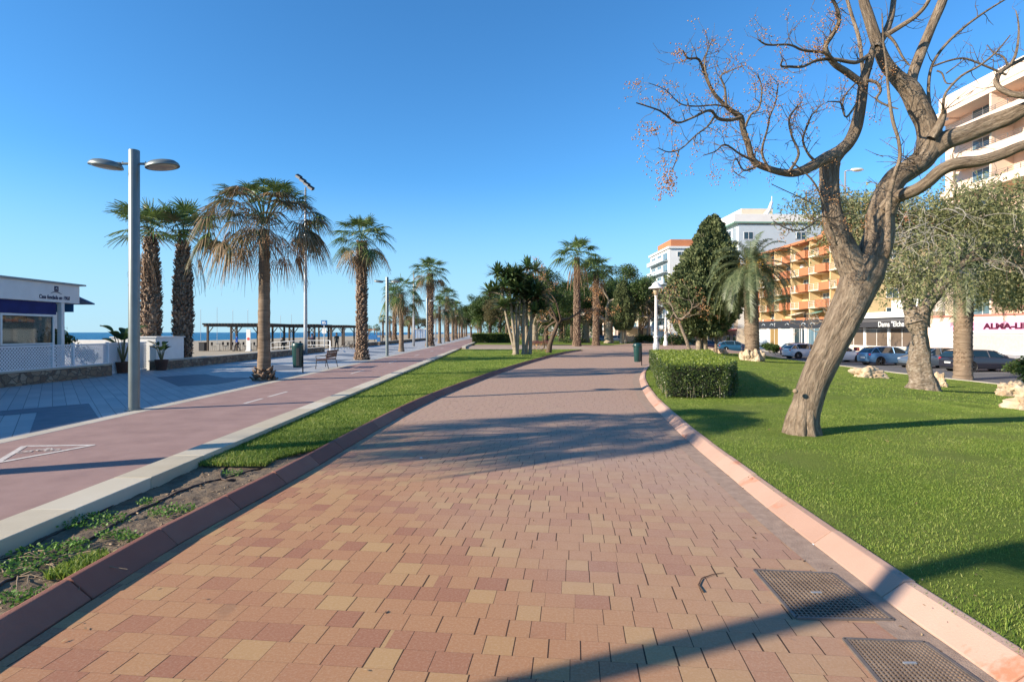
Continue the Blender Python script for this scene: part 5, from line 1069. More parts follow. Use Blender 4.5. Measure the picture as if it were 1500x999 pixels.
# ================================================================== PROMENADE FURNITURE
def make_lamp():
    t = thing('street_lamp', 'grey-green twin-head street lamp nearest the camera beside the cycle track', 'street lamp'); h = 5.95
    p = MB(); p.lathe([(.115, -.05), (.115, h), (.11, h + .01)], n=28); p.build('post', M_pole, t, smooth=True, sm_angle=40)
    b = MB(); b.lathe([(.19, .0), (.19, .02), (.13, .03)], n=20); b.build('base_plate', M_pole, t)
    for s in (-1, 1):
        a = MB(); a.tube([(s * .1, 0, h - .30), (s * .32, 0, h - .30)], .028, 10); a.tube([(s * .26, 0, h - .33), (s * .26, 0, h - .25)], .014, 6); a.build('arm', M_pole, t, smooth=True, sm_angle=40)
        hd = MB(); c = (s * .64, 0, h - .355); M_ = Matrix.Rotation(s * -.12, 4, 'Y')
        hd.lathe([(.20, .125), (.29, .10), (.35, .05), (.375, .0), (.37, -.02), (.34, -.02)], c, 36, 0, 1, .75, M_); hd.tube([(s * .30, 0, h - .31), (s * .42, 0, h - .33)], [.045, .075], 12)
        ho = hd.build('lamp_head', M_pole, t, smooth=True, sm_angle=50)
        l = MB(); l.lathe([(.335, -.019), (.25, -.045), (.02, -.055)], c, 32, 0, 1, .75, M_); l.build('lens', M_lens, ho, smooth=True)
    return t
lamp = make_lamp(); S_l = Series(lamp); GLp = 'twin-head lamps along the cycle track'
x, y = G(196.5, 600.5, .02); S_l.put((x, y, .02), SY, group=GLp)
l0 = S_l.put((-8.62, -.62, .02), SY, 1, 'street lamp with a single head just behind the camera whose shadow crosses the gratings', GLp)
for o in list(l0.children):
    if (o.name.startswith('arm') or o.name.startswith('lamp_head')) and np.mean([v.co.x for v in o.data.vertices]) < 0:
        for c in list(o.children): bpy.data.objects.remove(c)
        bpy.data.objects.remove(o)
for px, py, lb in ((567, 521.5, 'second twin-head street lamp, past the wooden bench'), (625.5, 508.5, 'third twin-head street lamp, against the tall far palm'), (651, 502, 'fourth twin-head street lamp among the far palms'), (665, 498.2, 'fifth and smallest twin-head street lamp seen in the row')):
    x, y = G(px, py, .02); S_l.put((x, y, .02), SY, 1, lb, GLp)
def make_mast(label, loc, h, heads=True):
    t = thing('floodlight_mast', label, 'floodlight', loc); p = MB(); p.lathe([(.16, 0), (.15, 2), (.11, h * .7), (.07, h)], n=16); p.build('pole', M_steel, t, smooth=True)
    if heads:
        b = MB(); b.tube([(-.6, 0, h + .95), (.6, 0, h - .15)], .07, 6); b.build('crossbar', M_dark, t)
        for k in range(4):
            u = -.5 + k * .33; m = MB(); M_ = Matrix.Translation((u, -.12, h + .40 - u * .92)) @ Matrix.Scale(1.5, 4) @ Matrix.Rotation(.55, 4, 'Y') @ Matrix.Rotation(.5, 4, 'X'); m.box(-.15, .15, -.12, .12, -.07, .07, 0, M_); f = m.build('floodlight', M_dark, t, bevel=.02)
            q = MB(); q.box(-.13, .13, -.128, -.122, -.06, .06, 0, M_); q.build('glass', M_steel, f)
    return t
make_mast('very tall floodlight mast rising behind the drooping palm by the litter bin', (W(447.5, 487, 46).x, 46, 0), 13.5)
t = make_mast('white street mast between the two beach side palms', (W(606, 487, 74).x, 74, 0), 9.8, False); t['label'] = 'thin white mast standing by the beach side palm beyond the second lamp'
t = make_mast('x', (W(638, 487, 110).x, 110, 0), 6.2, False); t['label'] = 'short thin mast between the tallest far palm and the next'
# single-arm road lamp behind the leaning tree
t = thing('street_lamp', 'tall pale street lamp with one oval head, between the limbs of the leaning tree', 'street lamp', ((1238 - 750) / FPX * 53, 53, -.75))
hh = 1.8 + 236 * 53 / FPX + .75; p = MB(); p.lathe([(.13, 0), (.12, 2), (.08, hh)], n=14); p.build('pole', M_steel, t, smooth=True)
p = MB(); p.tube([(0, 0, hh - .03), (.2, -.05, hh + .05), (.6, -.1, hh + .06)], .05, 8); p.build('arm', M_steel, t, smooth=True)
p = MB(); p.lathe([(.05, .17), (.24, .12), (.3, 0), (.24, -.06)], (1.05, -.1, hh + .08), 20, 0, 2.1, 1.0); hd = p.build('lamp_head', M_white, t, smooth=True)
p = MB(); p.lathe([(.25, -.061), (.15, -.13), (.01, -.15)], (1.05, -.1, hh + .08), 20, 0, 2.0, 1.0); p.build('lens', M_lens, hd, smooth=True)
# litter bins
def make_bin():
    t = thing('litter_bin', 'dark green post-mounted litter bin beside the drooping palm', 'litter bin')
    p = MB(); p.tube([(.24, -.02, 0), (.24, -.02, 1.15)], .028, 10); p.build('post', M_dark, t, smooth=True)
    b = MB(); prof = [(.185, .22), (.20, .25), (.245, 1.0), (.25, 1.1)]; b.lathe(prof, n=24, sy=.82); b.build('body', M_bin, t, smooth=True, sm_angle=40)
    l = MB(); l.lathe([(.255, 1.1), (.26, 1.16), (.25, 1.27), (.21, 1.31), (.05, 1.32)], n=24, sy=.82); l.box(-.31, -.2, -.13, .13, 1.12, 1.16); l.build('lid', M_bin, t, smooth=True, sm_angle=40)
    g = MB(); g.box(.02, .15, -.232, -.20, .3, 1.08); g.build('front_panel', M_dark, t, bevel=.008); return t
S_b = Series(make_bin()); x, y = G(436, 545.5, .02); S_b.put((x, y, .02), .0, 1.0, group='litter bins')
x, y = G(934, 535.5); S_b.put((x, y, 0), .1, .92, 'dark green litter bin on the brick path at the end of the clipped hedge', 'litter bins')
t = thing('street_name_plate', 'small grey sign box on the litter bin post by the hedge', 'sign', (x + .0, y + .9, 0)) if False else None
# benches
def make_bench(label, slatm, w=1.75, arms=True):
    t = thing('bench', label, 'bench')
    for k, n_ in enumerate(('seat', 'backrest')):
        m = MB()
        for i in range(4 if k == 0 else 3):
            if k == 0: m.box(-.24 + i * .125, -.13 + i * .125, -w / 2, w / 2, .43, .465)
            else: m.box(.255 + i * .025, .285 + i * .025, -w / 2, w / 2, .53 + i * .125, .64 + i * .125)
        m.build(n_, slatm, t, bevel=.006)
    for s in (-1, 1):
        f = MB(); yy = s * (w / 2 - .08); f.tube([(-.27, yy, 0), (-.22, yy, .45), (-.27, yy, .62)], .018, 8); f.tube([(.36, yy, 0), (.25, yy, .44), (.34, yy, .90)], .018, 8); f.tube([(-.25, yy, .41), (.25, yy, .41)], .016, 8)
        if arms: f.tube([(-.27, yy, .62), (.27, yy, .64)], .018, 8)
        f.build('leg_frame', M_dark, t, smooth=True)
    return t
S_bn = Series(make_bench('slatted dark wooden bench with curved metal legs beside the cycle track', M_wood))
S_bn.put((-9.35, 28.6, .02), SY, 1.0); bq = make_bench('reddish park bench behind the yuccas, half hidden by the crooked bare tree', mat('red_bench', (.13, .04, .04), .6, .2, 8), 2.4); bq.location = ((788 - 750) / FPX * 62, 62, 0); bq.rotation_euler.z = PI / 2 + PI
# ornamental white lanterns
def make_lantern():
    t = thing('lantern_post', 'nearest white ornamental lantern post behind the clipped hedge', 'street lamp')
    p = MB(); p.lathe([(.30, 0), (.30, .75), (.26, .82), (.2, .9), (.2, 1.35), (.28, 1.4), (.28, 1.5), (.17, 1.56), (.15, 3), (.13, 5.4), (.18, 5.45), (.13, 5.55)], n=20); p.build('post', M_white, t, smooth=True, sm_angle=40)
    g = MB(); g.lathe([(.18, 5.55), (.30, 6.05), (.36, 6.3)], n=20); g.build('globe', mat('lantern_glass', (.50, .42, .28), .3), t, smooth=True)
    c = MB(); c.lathe([(.74, 6.22), (.70, 6.30), (.42, 6.48), (.34, 6.68), (.2, 6.82), (.02, 6.88)], n=24); c.build('cap', M_white, t, smooth=True, sm_angle=60); return t
S_la = Series(make_lantern()); GLn = 'white ornamental lanterns'
S_la.put(((961 - 750) / FPX * 56, 56, -.1), 0, 1.0, group=GLn); S_la.put(((975 - 750) / FPX * 78, 78, -.15), 0, .93, 'second white ornamental lantern post, right of and behind the nearest', GLn)
S_la.put(((894 - 750) / FPX * 100, 100, 0), 0, .62, 'small white lamp left of the egg-shaped cypress', GLn); S_la.put(((902 - 750) / FPX * 128, 128, 0), 0, .55, 'thin white lamp post just behind the small one by the egg-shaped cypress', GLn)
# ================================================================== SEA WALL, RESTAURANT TERRACE, BEACH
def wallrun(x0, x1, y0, y1, h, label, cap=True, z0=-.1):
    t = thing('stone_wall', label, 'wall', S((x0 + x1) / 2, y0), SY); m = MB(); m.box(-(x1 - x0) / 2, (x1 - x0) / 2, 0, y1 - y0, z0, h); m.build('rubble_face', M_rubble, t, bevel=.02)
    if cap: c = MB(); c.box(-(x1 - x0) / 2 - .03, (x1 - x0) / 2 + .03, -.02, y1 - y0 + .02, h, h + .06); c.build('coping', M_edge, t, bevel=.01)
    return t
XW = -15.95
wallrun(XW - .45, XW, -4, 23.9, .46, 'low rubble stone wall under the white lattice of the restaurant')
wallrun(XW - .5, XW + .05, 27.2, 52.5, .42, 'long low rubble wall between the white garden block and the railing')
wallrun(XW - 1.2, XW - .7, 66, 79, .46, 'short rubble wall stub right of the white railing gap'); wallrun(XW - 1.0, XW - .5, 79.5, 150, .46, 'far low sea wall running behind the second lamp')
# white garden wall block and gate
t = thing('garden_wall', 'white rendered garden wall block in front of the shaggy palms', 'wall', S(XW - 1.2, 27.4), SY); m = MB(); m.box(-1.2, .9, 0, 2.4, 0, 1.55); m.build('block', M_white, t, bevel=.02)
m = MB(); m.box(-6, -1.2, .0, .2, .3, 1.45); m.box(-1.25, .95, -.05, 2.45, 1.55, 1.6); m.build('coping', M_white, t)
LM = MB()
def lattice(m, y0, y1, z0, z1, x, sp=.125, w_=.040):
    L = y1 - y0; Hh = z1 - z0; k = int((L + Hh) / sp)
    for s in (0, 1):
        for i in range(k):
            u = i * sp; a0, b0 = (u, 0) if u < L else (L, u - L); a1, b1 = (0, u) if u < Hh else (u - Hh, Hh)
            if s: a0, a1 = L - a0, L - a1
            d = Vector((0, a1 - a0, b1 - b0)); 
            if d.length < .02: continue
            n_ = Vector((0, -d.z, d.y)).normalized() * w_ / 2; xx = x + s * .009
            p = [Vector((xx, y0 + a0, z0 + b0)), Vector((xx, y0 + a1, z0 + b1))]
            m.add([p[0] - n_, p[0] + n_, p[1] + n_, p[1] - n_, p[0] - n_ + Vector((-.008, 0, 0)), p[0] + n_ + Vector((-.008, 0, 0)), p[1] + n_ + Vector((-.008, 0, 0)), p[1] - n_ + Vector((-.008, 0, 0))], [(0, 1, 2, 3), (7, 6, 5, 4), (0, 3, 7, 4), (1, 5, 6, 2)])
lf = thing('lattice_fence', 'white diagonal lattice fence standing on the low stone wall', 'fence', S(XW, 0), SY)
for a, b in ((10.4, 12.5), (12.6, 14.7), (14.8, 16.9), (17.0, 18.1), (18.2, 20.9), (21.0, 21.9), (22.0, 23.8)):
    m = MB(); lattice(m, a, b, .55, 1.32, -.17); m.box(-.2, -.14, a, b, .52, .56); m.box(-.2, -.14, a, b, 1.30, 1.35); m.build('lattice_panel', M_lpaint, lf)
    m = MB(); m.box(-.22, -.12, b, b + .09, .5, 1.40); m.build('fence_post', M_lpaint, lf)
lf2 = thing('lattice_gate', 'white lattice panel closing the gap left of the garden wall block', 'fence', S(XW - .7, 24.6), SY); m = MB(); lattice(m, 0, 2.7, .1, 1.3, 0); m.box(-.03, .03, 0, 2.7, 0.02, .1); m.box(-.03, .03, 0, 2.7, 1.3, 1.36); m.build('lattice_panel', M_lpaint, lf2)
m = MB(); m.box(-.16, -.12, 0, 2.7, .1, 1.3); m.build('backing_board', mat('grey_board', (.38, .40, .43), .8), lf2)
# restaurant
rs = thing('restaurant_pavilion', 'low white seaside restaurant with navy blind, big windows and lettered fascia', 'restaurant', S(XW - .5, 1.12), SY)
FZ0, FZ1 = 2.92, 3.62
m = MB(); m.box(-9, .02, -6, 21.6, FZ0, FZ1); m.build('fascia', M_white, rs, bevel=.01)
m = MB(); m.box(-9.1, .10, -6.1, 21.85, FZ1, FZ1 + .06); m.build('roof', mat('roof_edge', (.30, .33, .34), .6), rs)
m = MB(); m.box(-.12, -.08, -6, 20.55, 2.46, FZ0 - .01); m.build('navy_blind', M_navy, rs)
m = MB(); m.box(-8.8, -6.5, -5, 19, 0, FZ0); m.box(-6.5, -.4, 20.62, 20.75, 0, 1.35); m.build('rear_wall', M_white, rs)
for a, b in ((4, 9.8), (9.9, 14.9), (15, 18.05), (18.15, 20.45)):
    f = MB(); f.box(-.14, -.06, a, b, 1.36, 1.42); f.box(-.14, -.06, a, b, 2.38, 2.45); f.box(-.14, -.06, a, a + .07, 1.42, 2.38); f.box(-.14, -.06, b - .07, b, 1.42, 2.38); fo = f.build('window_frame', M_white, rs)
    g = MB(); g.box(-.11, -.10, a + .07, b - .07, 1.42, 2.38); g.build('pane', glassmat('terrace_glass', (0.02, 0.055, 0.065), .03, .45), fo)
m = MB(); m.box(-.16, -.04, -5, 20.55, 1.30, 1.355); m.box(-.42, -.38, -5, 20.55, 0, 1.3); m.build('parapet', mat('painted_shade_board', (.16, .17, .19), .8), rs)  # boards coloured dark to stand for the shade behind the lattice
for yy in (20.7,): m = MB(); m.box(-.16, -.0, yy, yy + .15, .0, FZ0); m.build('corner_post', M_white, rs)
m = MB(); m.add([(-2.2, 21.75, 3.25), (-.3, 21.75, 3.25), (-.3, 22.9, 2.95), (-2.2, 22.9, 2.95), (-2.2, 21.75, 3.30), (-.3, 21.75, 3.30), (-.3, 22.9, 3.0), (-2.2, 22.9, 3.0)], [(0, 1, 2, 3), (7, 6, 5, 4), (0, 4, 5, 1), (3, 2, 6, 7), (1, 5, 6, 2), (0, 3, 7, 4)]); m.build('side_awning', M_blue, rs)
m = MB(); m.box(-2.5, -.25, 21.62, 21.66, 2.6, FZ0 - .02); m.build('blue_valance', M_blue, rs)
m = MB(); m.box(-5.4, -2.55, 22.6, 24.2, 0, 2.75); sw = m.build('side_kiosk', M_white, rs)
for k in range(2): m = MB(); m.box(-4.3 + k * .9, -3.7 + k * .9, 22.56, 22.60, 2.2, 2.6); m.build('window', mat('warm_window', (.28, .2, .12), .4), sw)
def text(body, size, mt_, parent, M_, ext=.004, name='lettering', align='LEFT', bold=0.0, shear=0.0):
    c = bpy.data.curves.new('t', 'FONT'); c.body = body; c.size = size; c.extrude = ext; c.offset = bold; c.shear = shear; c.align_x = align; o = bpy.data.objects.new('t', c); COL.objects.link(o)
    bpy.context.view_layer.update(); me = bpy.data.meshes.new_from_object(o.evaluated_get(bpy.context.evaluated_depsgraph_get())); bpy.data.objects.remove(o); me.transform(M_); me.materials.clear(); me.materials.append(mt_)
    q = bpy.data.objects.new(name, me); COL.objects.link(q); q.parent = parent; return q
M_ink = mat('navy_ink', (.012, .018, .08), .6)
FR = lambda x, y, z: Matrix.Translation((x, y, z)) @ Matrix(((0, 0, 1, 0), (1, 0, 0, 0), (0, 1, 0, 0), (0, 0, 0, 1)))     # text facing +X, reading along +Y
text('Casa fundada en 1968', .20, M_ink, rs, FR(.028, 19.62, 3.03) @ Matrix.Diagonal((.82, 1, 1, 1)), shear=.1, bold=.003)
m = MB(); M_ = FR(.024, 20.42, 3.42); m.box(-.10, .10, -.095, .095, 0, .006, 0, M_); m.build('logo', M_ink, rs)
text('e', .18, M_white, rs, FR(.034, 20.37, 3.37), name='logo_letter', bold=.006)
m = MB(); P = [M_ @ Vector((-.27 + .54 * i / 12, -.19 + .07 * math.sin(PI * (i / 12) ** .85), .004)) for i in range(13)]; m.tube(P, [.004 + .012 * math.sin(PI * i / 12) for i in range(13)], 6); m.build('logo_swoosh', M_ink, rs)
def make_chair(label, m_, name='chair'):
    t = thing(name, label, 'chair'); s = MB(); s.box(-.2, .2, -.2, .2, .43, .46); s.build('seat', m_, t); b = MB(); b.box(.17, .2, -.19, .19, .55, .88); b.build('backrest', m_, t)
    for i, (a, c) in enumerate(((-1, -1), (1, -1), (1, 1), (-1, 1))): l = MB(); l.tube([(a * .19, c * .18, 0), (a * .17, c * .17, .9 if a > 0 else .44)], .014, 5); l.build('leg', m_, t)
    return t
S_wc = Series(make_chair('tall white chair behind the left restaurant window', M_white, 'terrace_chair'))
for yy, xx, lb in ((19.1, -1.1, None), (18.65, -1.25, 'white chair back at the left edge of the restaurant window'), (19.6, -1.2, 'white chair in the right part of the restaurant window'), (20.15, -1.4, 'white chair near the corner post behind the restaurant glass')):
    p = S(XW - .5 + xx, yy); S_wc.put((p.x, p.y, .62), 1.2 + yy, 1.15, lb, 'white chairs inside the restaurant')
m = MB(); m.box(-6.4, -.4, 0, 20.5, .0, .62); o = m.build('terrace_floor', mat('terrace_tiles', (.2, .16, .13), .7), rs)
# potted bird-of-paradise plants
def make_strel(label, loc, h, n, seed):
    R2 = np.random.default_rng(seed); t = thing('potted_plant', label, 'potted plant', loc); p = MB(); p.lathe([(.20, 0), (.21, .02), (.27, .42), (.29, .44), (.29, .5), (.25, .5), (.24, .4), (.02, .4)], n=20); p.build('pot', M_terra, t, smooth=True, sm_angle=40)
    s = MB(); A = Arr()
    for i in range(n):
        a = R2.uniform(0, 6.28); d = np.array([math.cos(a) * .3, math.sin(a) * .3, 1]); L = h * R2.uniform(.45, .8); b0 = np.array([0, 0, .4]); e = b0 + d * L; s.tube([b0, (b0 + e) / 2, e], [.035, .025, .015], 6)
        o = nrm(np.array([math.cos(a), math.sin(a), .9])); sd = nrm(np.cross(o, Z)); l = h * .42; k = 6; V = []
        for j in range(k + 1):
            t_ = j / k; w_ = .5 * l * .62 * math.sin(PI * min(1, t_ * .92 + .06)) ** .7; c = e + o * l * t_ - Z * l * .28 * t_ ** 2; V += [c - sd * w_ + Z * w_ * .45, c, c + sd * w_ + Z * w_ * .45]
        A.quads(np.array(V), np.array([q for j in range(k) for q in ((3 * j, 3 * j + 1, 3 * j + 4, 3 * j + 3), (3 * j + 1, 3 * j + 2, 3 * j + 5, 3 * j + 4))]))
    s.build('stem', mat('plant_stem', (.16, .14, .06), .7), t, smooth=True); A.build('leaves', ML_ficus, t, smooth=True); return t
x, y = G(180, 546.5, .02); make_strel('larger potted plant with broad paddle leaves at the end of the lattice fence', (x, y, .02), 1.75, 10, 1)
x, y = -16.55, 26.85; make_strel('smaller potted plant with paddle leaves before the white garden wall', (x, y, .02), 1.1, 7, 2)
bq = make_bush('green shrub showing between the corner post and the side kiosk', S(XW - 1.6, 23.0, .3), .8, 1800, ML_ficus, 77, .1, (1, 1, 1.6)); make_bush('low yellow-green shrub behind the lattice fence', S(XW - 1.2, 23.9, .5), .6, 1200, ML_yel, 78, .1)
# ================================================================== BUILDINGS ON THE STREET SIDE (street frame, facades look towards -x)
M_gl = glassmat('window_glass', (0.03, 0.05, 0.06), .04); M_glb = glassmat('blue_glass', (0.10, 0.17, 0.21), .08)
M_rail = mat('railing_metal', (.16, .15, .14), .5); M_wr = mat('white_railing', (.78, .78, .76), .5)
M_pinkw = mat('pink_render', (.78, .60, .48), .85, .05, .6); M_cream = mat('cream_render', (.66, .56, .42), .85, .06, .5); M_ochre = mat('ochre_render', (.64, .47, .24), .85, .07, .5)
M_terr = mat('terracotta_render', (.46, .17, .075), .85, .07, .6); M_wb = mat('white_render', (.72, .71, .68), .85, .05, .5); M_panel = mat('pale_blue_panel', (.46, .53, .57), .5, .05, .8); M_green = mat('green_trim', (.18, .32, .25), .6)
GZ = -.68
def bld(name, label, x, y0, cat='building'): return thing(name, label, cat, S(x, y0, GZ), SY)
def railing(y0, y1, x, z, m_, parent, h=.95, n=5, name='railing'):
    r = MB()
    for k in range(n): zz = z + .12 + (h - .12) * k / (n - 1); r.box(x - .015, x + .015, y0, y1, zz - .012, zz + .012)
    q = max(2, int((y1 - y0) / 1.2) + 1)
    for k in range(q): yy = y0 + (y1 - y0) * k / (q - 1); r.box(x - .02, x + .02, yy - .02, yy + .02, z, z + h)
    return r.build(name, m_, parent)
def window(parent, x, y0, y1, z0, z1, fm=None, n=2, g=None, name='window', side=False):
    f = MB(); fm = fm or M_white; w_ = .06
    if side:   # faces -y ; x = plane y, y0..y1 = x range
        f.box(y0, y1, x - .03, x + .02, z0, z0 + w_); f.box(y0, y1, x - .03, x + .02, z1 - w_, z1)
        for k in range(n + 1): xx = y0 + (y1 - y0 - w_) * k / n; f.box(xx, xx + w_, x - .028, x + .02, z0 + w_, z1 - w_)
        o = f.build(name, fm, parent); q = MB(); q.box(y0 + w_, y1 - w_, x - .004, x + .01, z0 + w_, z1 - w_); q.build('pane', g or M_gl, o); return o
    f.box(x - .03, x + .02, y0, y1, z0, z0 + w_); f.box(x - .03, x + .02, y0, y1, z1 - w_, z1)
    for k in range(n + 1): yy = y0 + (y1 - y0 - w_) * k / n; f.box(x - .028, x + .02, yy, yy + w_, z0 + w_, z1 - w_)
    o = f.build(name, fm, parent); q = MB(); q.box(x - .004, x + .01, y0 + w_, y1 - w_, z0 + w_, z1 - w_); q.build('pane', g or M_gl, o); return o
def part(name, boxes, m_, parent, bevel=0):
    m = MB()
    for b in boxes: m.box(*b)
    return m.build(name, m_, parent, bevel=bevel)
def parts(name, boxes, m_, parent, bevel=0):
    for b in boxes: part(name, [b], m_, parent, bevel)
# --- pink block at the right
XF = 43.0
pb = bld('apartment_block', 'pink apartment block with long slanting balconies behind the leaning tree', XF, 30)
L = 26.2                                                  # runs y 30..56
part('ground_storey', [(0, 14, 0, L, 0, 3.95)], M_pinkw, pb); parts('wall', [(2.0, 14, 0, L, 3.95, 24.2)], M_pinkw, pb)
parts('parapet', [(-.1, 2.3, 0, L - 1.8, 23.4, 25.1), (.9, 2.3, L - 1.8, L, 23.2, 24.3)], M_pinkw, pb, .02); part('cornice', [(-.12, .0, 0, L, 3.95, 4.1)], mat('rose_trim', (.5, .2, .15), .7), pb)
for f in range(7):
    z = 3.95 + f * 2.87; out = -.0 if f else .2
    sl = part('balcony', [(-.1, 2.0, 0, L - 1.9, z + 2.72, z + 2.87), (-.1, .02, 0, L - 1.9, z + 2.52 + .35, z + 3.42)] if f < 6 else [(-.1, 2.0, 0, L - 1.9, z + 2.6, z + 2.75)], M_pinkw, pb)
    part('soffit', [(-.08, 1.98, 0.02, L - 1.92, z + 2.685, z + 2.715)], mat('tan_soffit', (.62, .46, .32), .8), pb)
    if f < 6: railing(.1, L - 2.0, -.04, z + 3.42, M_rail, sl, .45, 3)
    for k in range(4):
        y0 = 1.2 + k * 6.1; window(pb, 1.98, y0, y0 + 3.4, z + .15, z + 2.3, M_white, 3, M_glb)
    parts('divider', [(.0, 2.0, 6.4 + k * 6.1, 6.6 + k * 6.1, z + .1, z + 2.7) for k in range(3)], M_pinkw, pb)
    window(pb, L - 0 + .0, 3, 4.6, z + .9, z + 2.1, M_white, 2, M_gl, 'window', True) if False else None
    a = MB(); 
    if f in (0, 4, 5):
        y0 = (14, 0, 0, 0, 12, 17)[f]; zz = z + 2.55
        for k in range(24): yy = y0 + k * .2; a.add([(.3, yy, zz), (.3, yy + .2, zz), (-1.1, yy + .2, zz - .75), (-1.1, yy, zz - .75), (.3, yy, zz + .02), (.3, yy + .2, zz + .02), (-1.1, yy + .2, zz - .73), (-1.1, yy, zz - .73)], [(0, 1, 2, 3), (7, 6, 5, 4), (2, 6, 7, 3)], k % 2)
        a.build('striped_awning' if f == 0 else 'green_awning', [mat('rust_stripe', (.45, .12, .08), .8), M_white] if f == 0 else [M_green, M_green], pb)
# corner-shop front with pink fascia
part('shop_fascia', [(-.22, -.02, 4, L - 3.2, 2.62, 3.42)], mat('shop_pink', (.80, .38, .55), .5, .03), pb)
part('shop_surround', [(-.2, -.02, 4, L - 3.2, 2.42, 2.60), (-.2, -.02, L - 3.9, L - 3.2, 0, 2.42), (-.2, -.02, 14.7, 15.3, 0, 2.42), (-.2, -.02, 15.3, L - 3.9, .62, .75), (-.2, -.02, 12.9, 13.1, 0, 2.42)], M_white, pb)
window(pb, -.1, 15.3, L - 3.95, .75, 2.35, M_white, 1, mat('window_blind', (.44, .42, .40), .3)); window(pb, -.1, 13.1, 14.7, .9, 2.0, M_white, 1, mat('door_glass_tan', (.25, .18, .09), .2), 'door')
part('shutter', [(-.16, -.02, 15.3, L - 3.9, 0, .62)], mat('grey_shutter', (.26, .26, .28), .5), pb); part('door_sheet', [(-.15, -.135, 13.7, 14.1, 1.2, 1.6)], M_panel, pb); part('door_panel', [(-.14, -.1, 13.1, 14.7, .0, .9)], M_wb, pb)
FL = lambda x, y, z: Matrix.Translation((x, y, z)) @ Matrix(((0, 0, -1, 0), (-1, 0, 0, 0), (0, 1, 0, 0), (0, 0, 0, 1)))    # text facing -x, reading towards -y
M_wine = mat('wine_letters', (.075, .006, .025), .5)
text('ALMA-LIBRE', .66, M_wine, pb, FL(-.24, 19.1, 2.80) @ Matrix.Diagonal((1.55, 1, 1, 1)), bold=.035)
part('side_door', [(-.04, .0, L - 2.2, L - 1.6, .0, 2.1)], M_panel, pb)
# --- shop with dark canopy and lettering, white upstand
d2 = bld('shop', 'single-storey shop with dark slanting canopy and white lettering, seen through the pepper tree fork', XF - .3, 56.4, 'shop')
parts('wall', [(0, 8, 0, 13.5, 0, .9), (0, 8, 0, .9, .9, 4.6), (0, 8, 12.9, 13.5, .9, 4.6), (4, 8, .9, 12.9, .9, 4.6)], M_cream, d2)
m = MB(); m.add([(-1.3, 0, 3.05), (-1.3, 13.5, 3.05), (0, 13.5, 3.05), (0, 0, 3.05), (-1.3, 0, 3.62), (-1.3, 13.5, 3.62), (.2, 13.5, 4.1), (.2, 0, 4.1)], [(3, 2, 1, 0), (4, 5, 6, 7), (0, 1, 5, 4), (2, 3, 7, 6), (1, 2, 6, 5), (3, 0, 4, 7)]); m.build('canopy', mat('canopy_dark', (.045, .045, .05), .5), d2)
part('roof_upstand', [(-.2, 8, 0, 13.6, 4.1, 4.75)], M_wb, d2); part('penthouse_box', [(.8, 8, .3, 5.5, 4.75, 6.0)], M_wb, d2)
for a, b in ((.9, 4.6), (4.9, 8.7), (9.0, 12.9)): window(d2, .02, a, b, .9, 2.95, M_white, 2, glassmat('shop_glass', (.16, .12, .09), .08))
parts('pillar', [(-.1, .25, 4.6, 4.9, 0, 3.04), (-.1, .25, 8.7, 9.0, 0, 3.04)], M_white, d2)
text('Dama "Elche"', .78, M_white, d2, FL(-1.34, 4.6, 3.10) @ Matrix.Diagonal((1.0, 1, 1, 1)), bold=.012); text('ACCESORIOS & CHARCUTERIA', .30, M_white, d2, FL(-1.32, 12.0, 3.22), bold=.004)
# --- orange block
ob = bld('apartment_block', 'ochre and terracotta apartment block with stepped boxy balconies', XF + 1.5, 70)
Lo = 31
parts('wall', [(1.8, 14, 0, Lo, 3.4, 15.6)], M_ochre, ob); part('ground_storey', [(.5, 14, 0, Lo, 0, 3.4)], M_cream, ob); part('penthouse', [(5, 13, 1, 16, 15.6, 18.0)], M_terr, ob); part('roof_edge', [(-.05, 14, 0, Lo, 15.6, 15.95)], M_terr, ob)
r_ = random.Random(4)
for f in range(5):
    z = 3.5 + f * 2.42
    for k in range(6):
        y0 = .3 + k * 5.1; fo = (k + f) % 2
        b = part('balcony', [(0 if fo else -.5, 1.8, y0, y0 + 2.6, z, z + .14), (0 if fo else -.5, .14 if fo else -.36, y0, y0 + 2.6, z + .14, z + 1.1), (0 if fo else -.5, 1.8, y0, y0 + .12, z + .14, z + 1.1), (0 if fo else -.5, 1.8, y0 + 2.48, y0 + 2.6, z + .14, z + 1.1)], M_terr, ob)
        part('slab_edge', [(-.08, 1.8, y0 + 2.6, y0 + 5.1, z - .02, z + .16)], M_cream, ob)
        railing(y0 + 2.65, y0 + 5.05, -.03, z + .16, M_wr, b, .85, 4)
        window(ob, 1.78, y0 + .4, y0 + 2.2, z + .1, z + 2.1, M_white, 2, M_gl)
        if f % 2 == k % 2: window(ob, 1.78, y0 + 3.0, y0 + 4.6, z + .1, z + 2.1, M_white, 2, M_glb)
    parts('fin_wall', [(.1, 1.8, k * 5.1 - .02 + .25, k * 5.1 + .2 + .25, z + .16, z + 2.4) for k in range(0, 7)], M_ochre, ob)
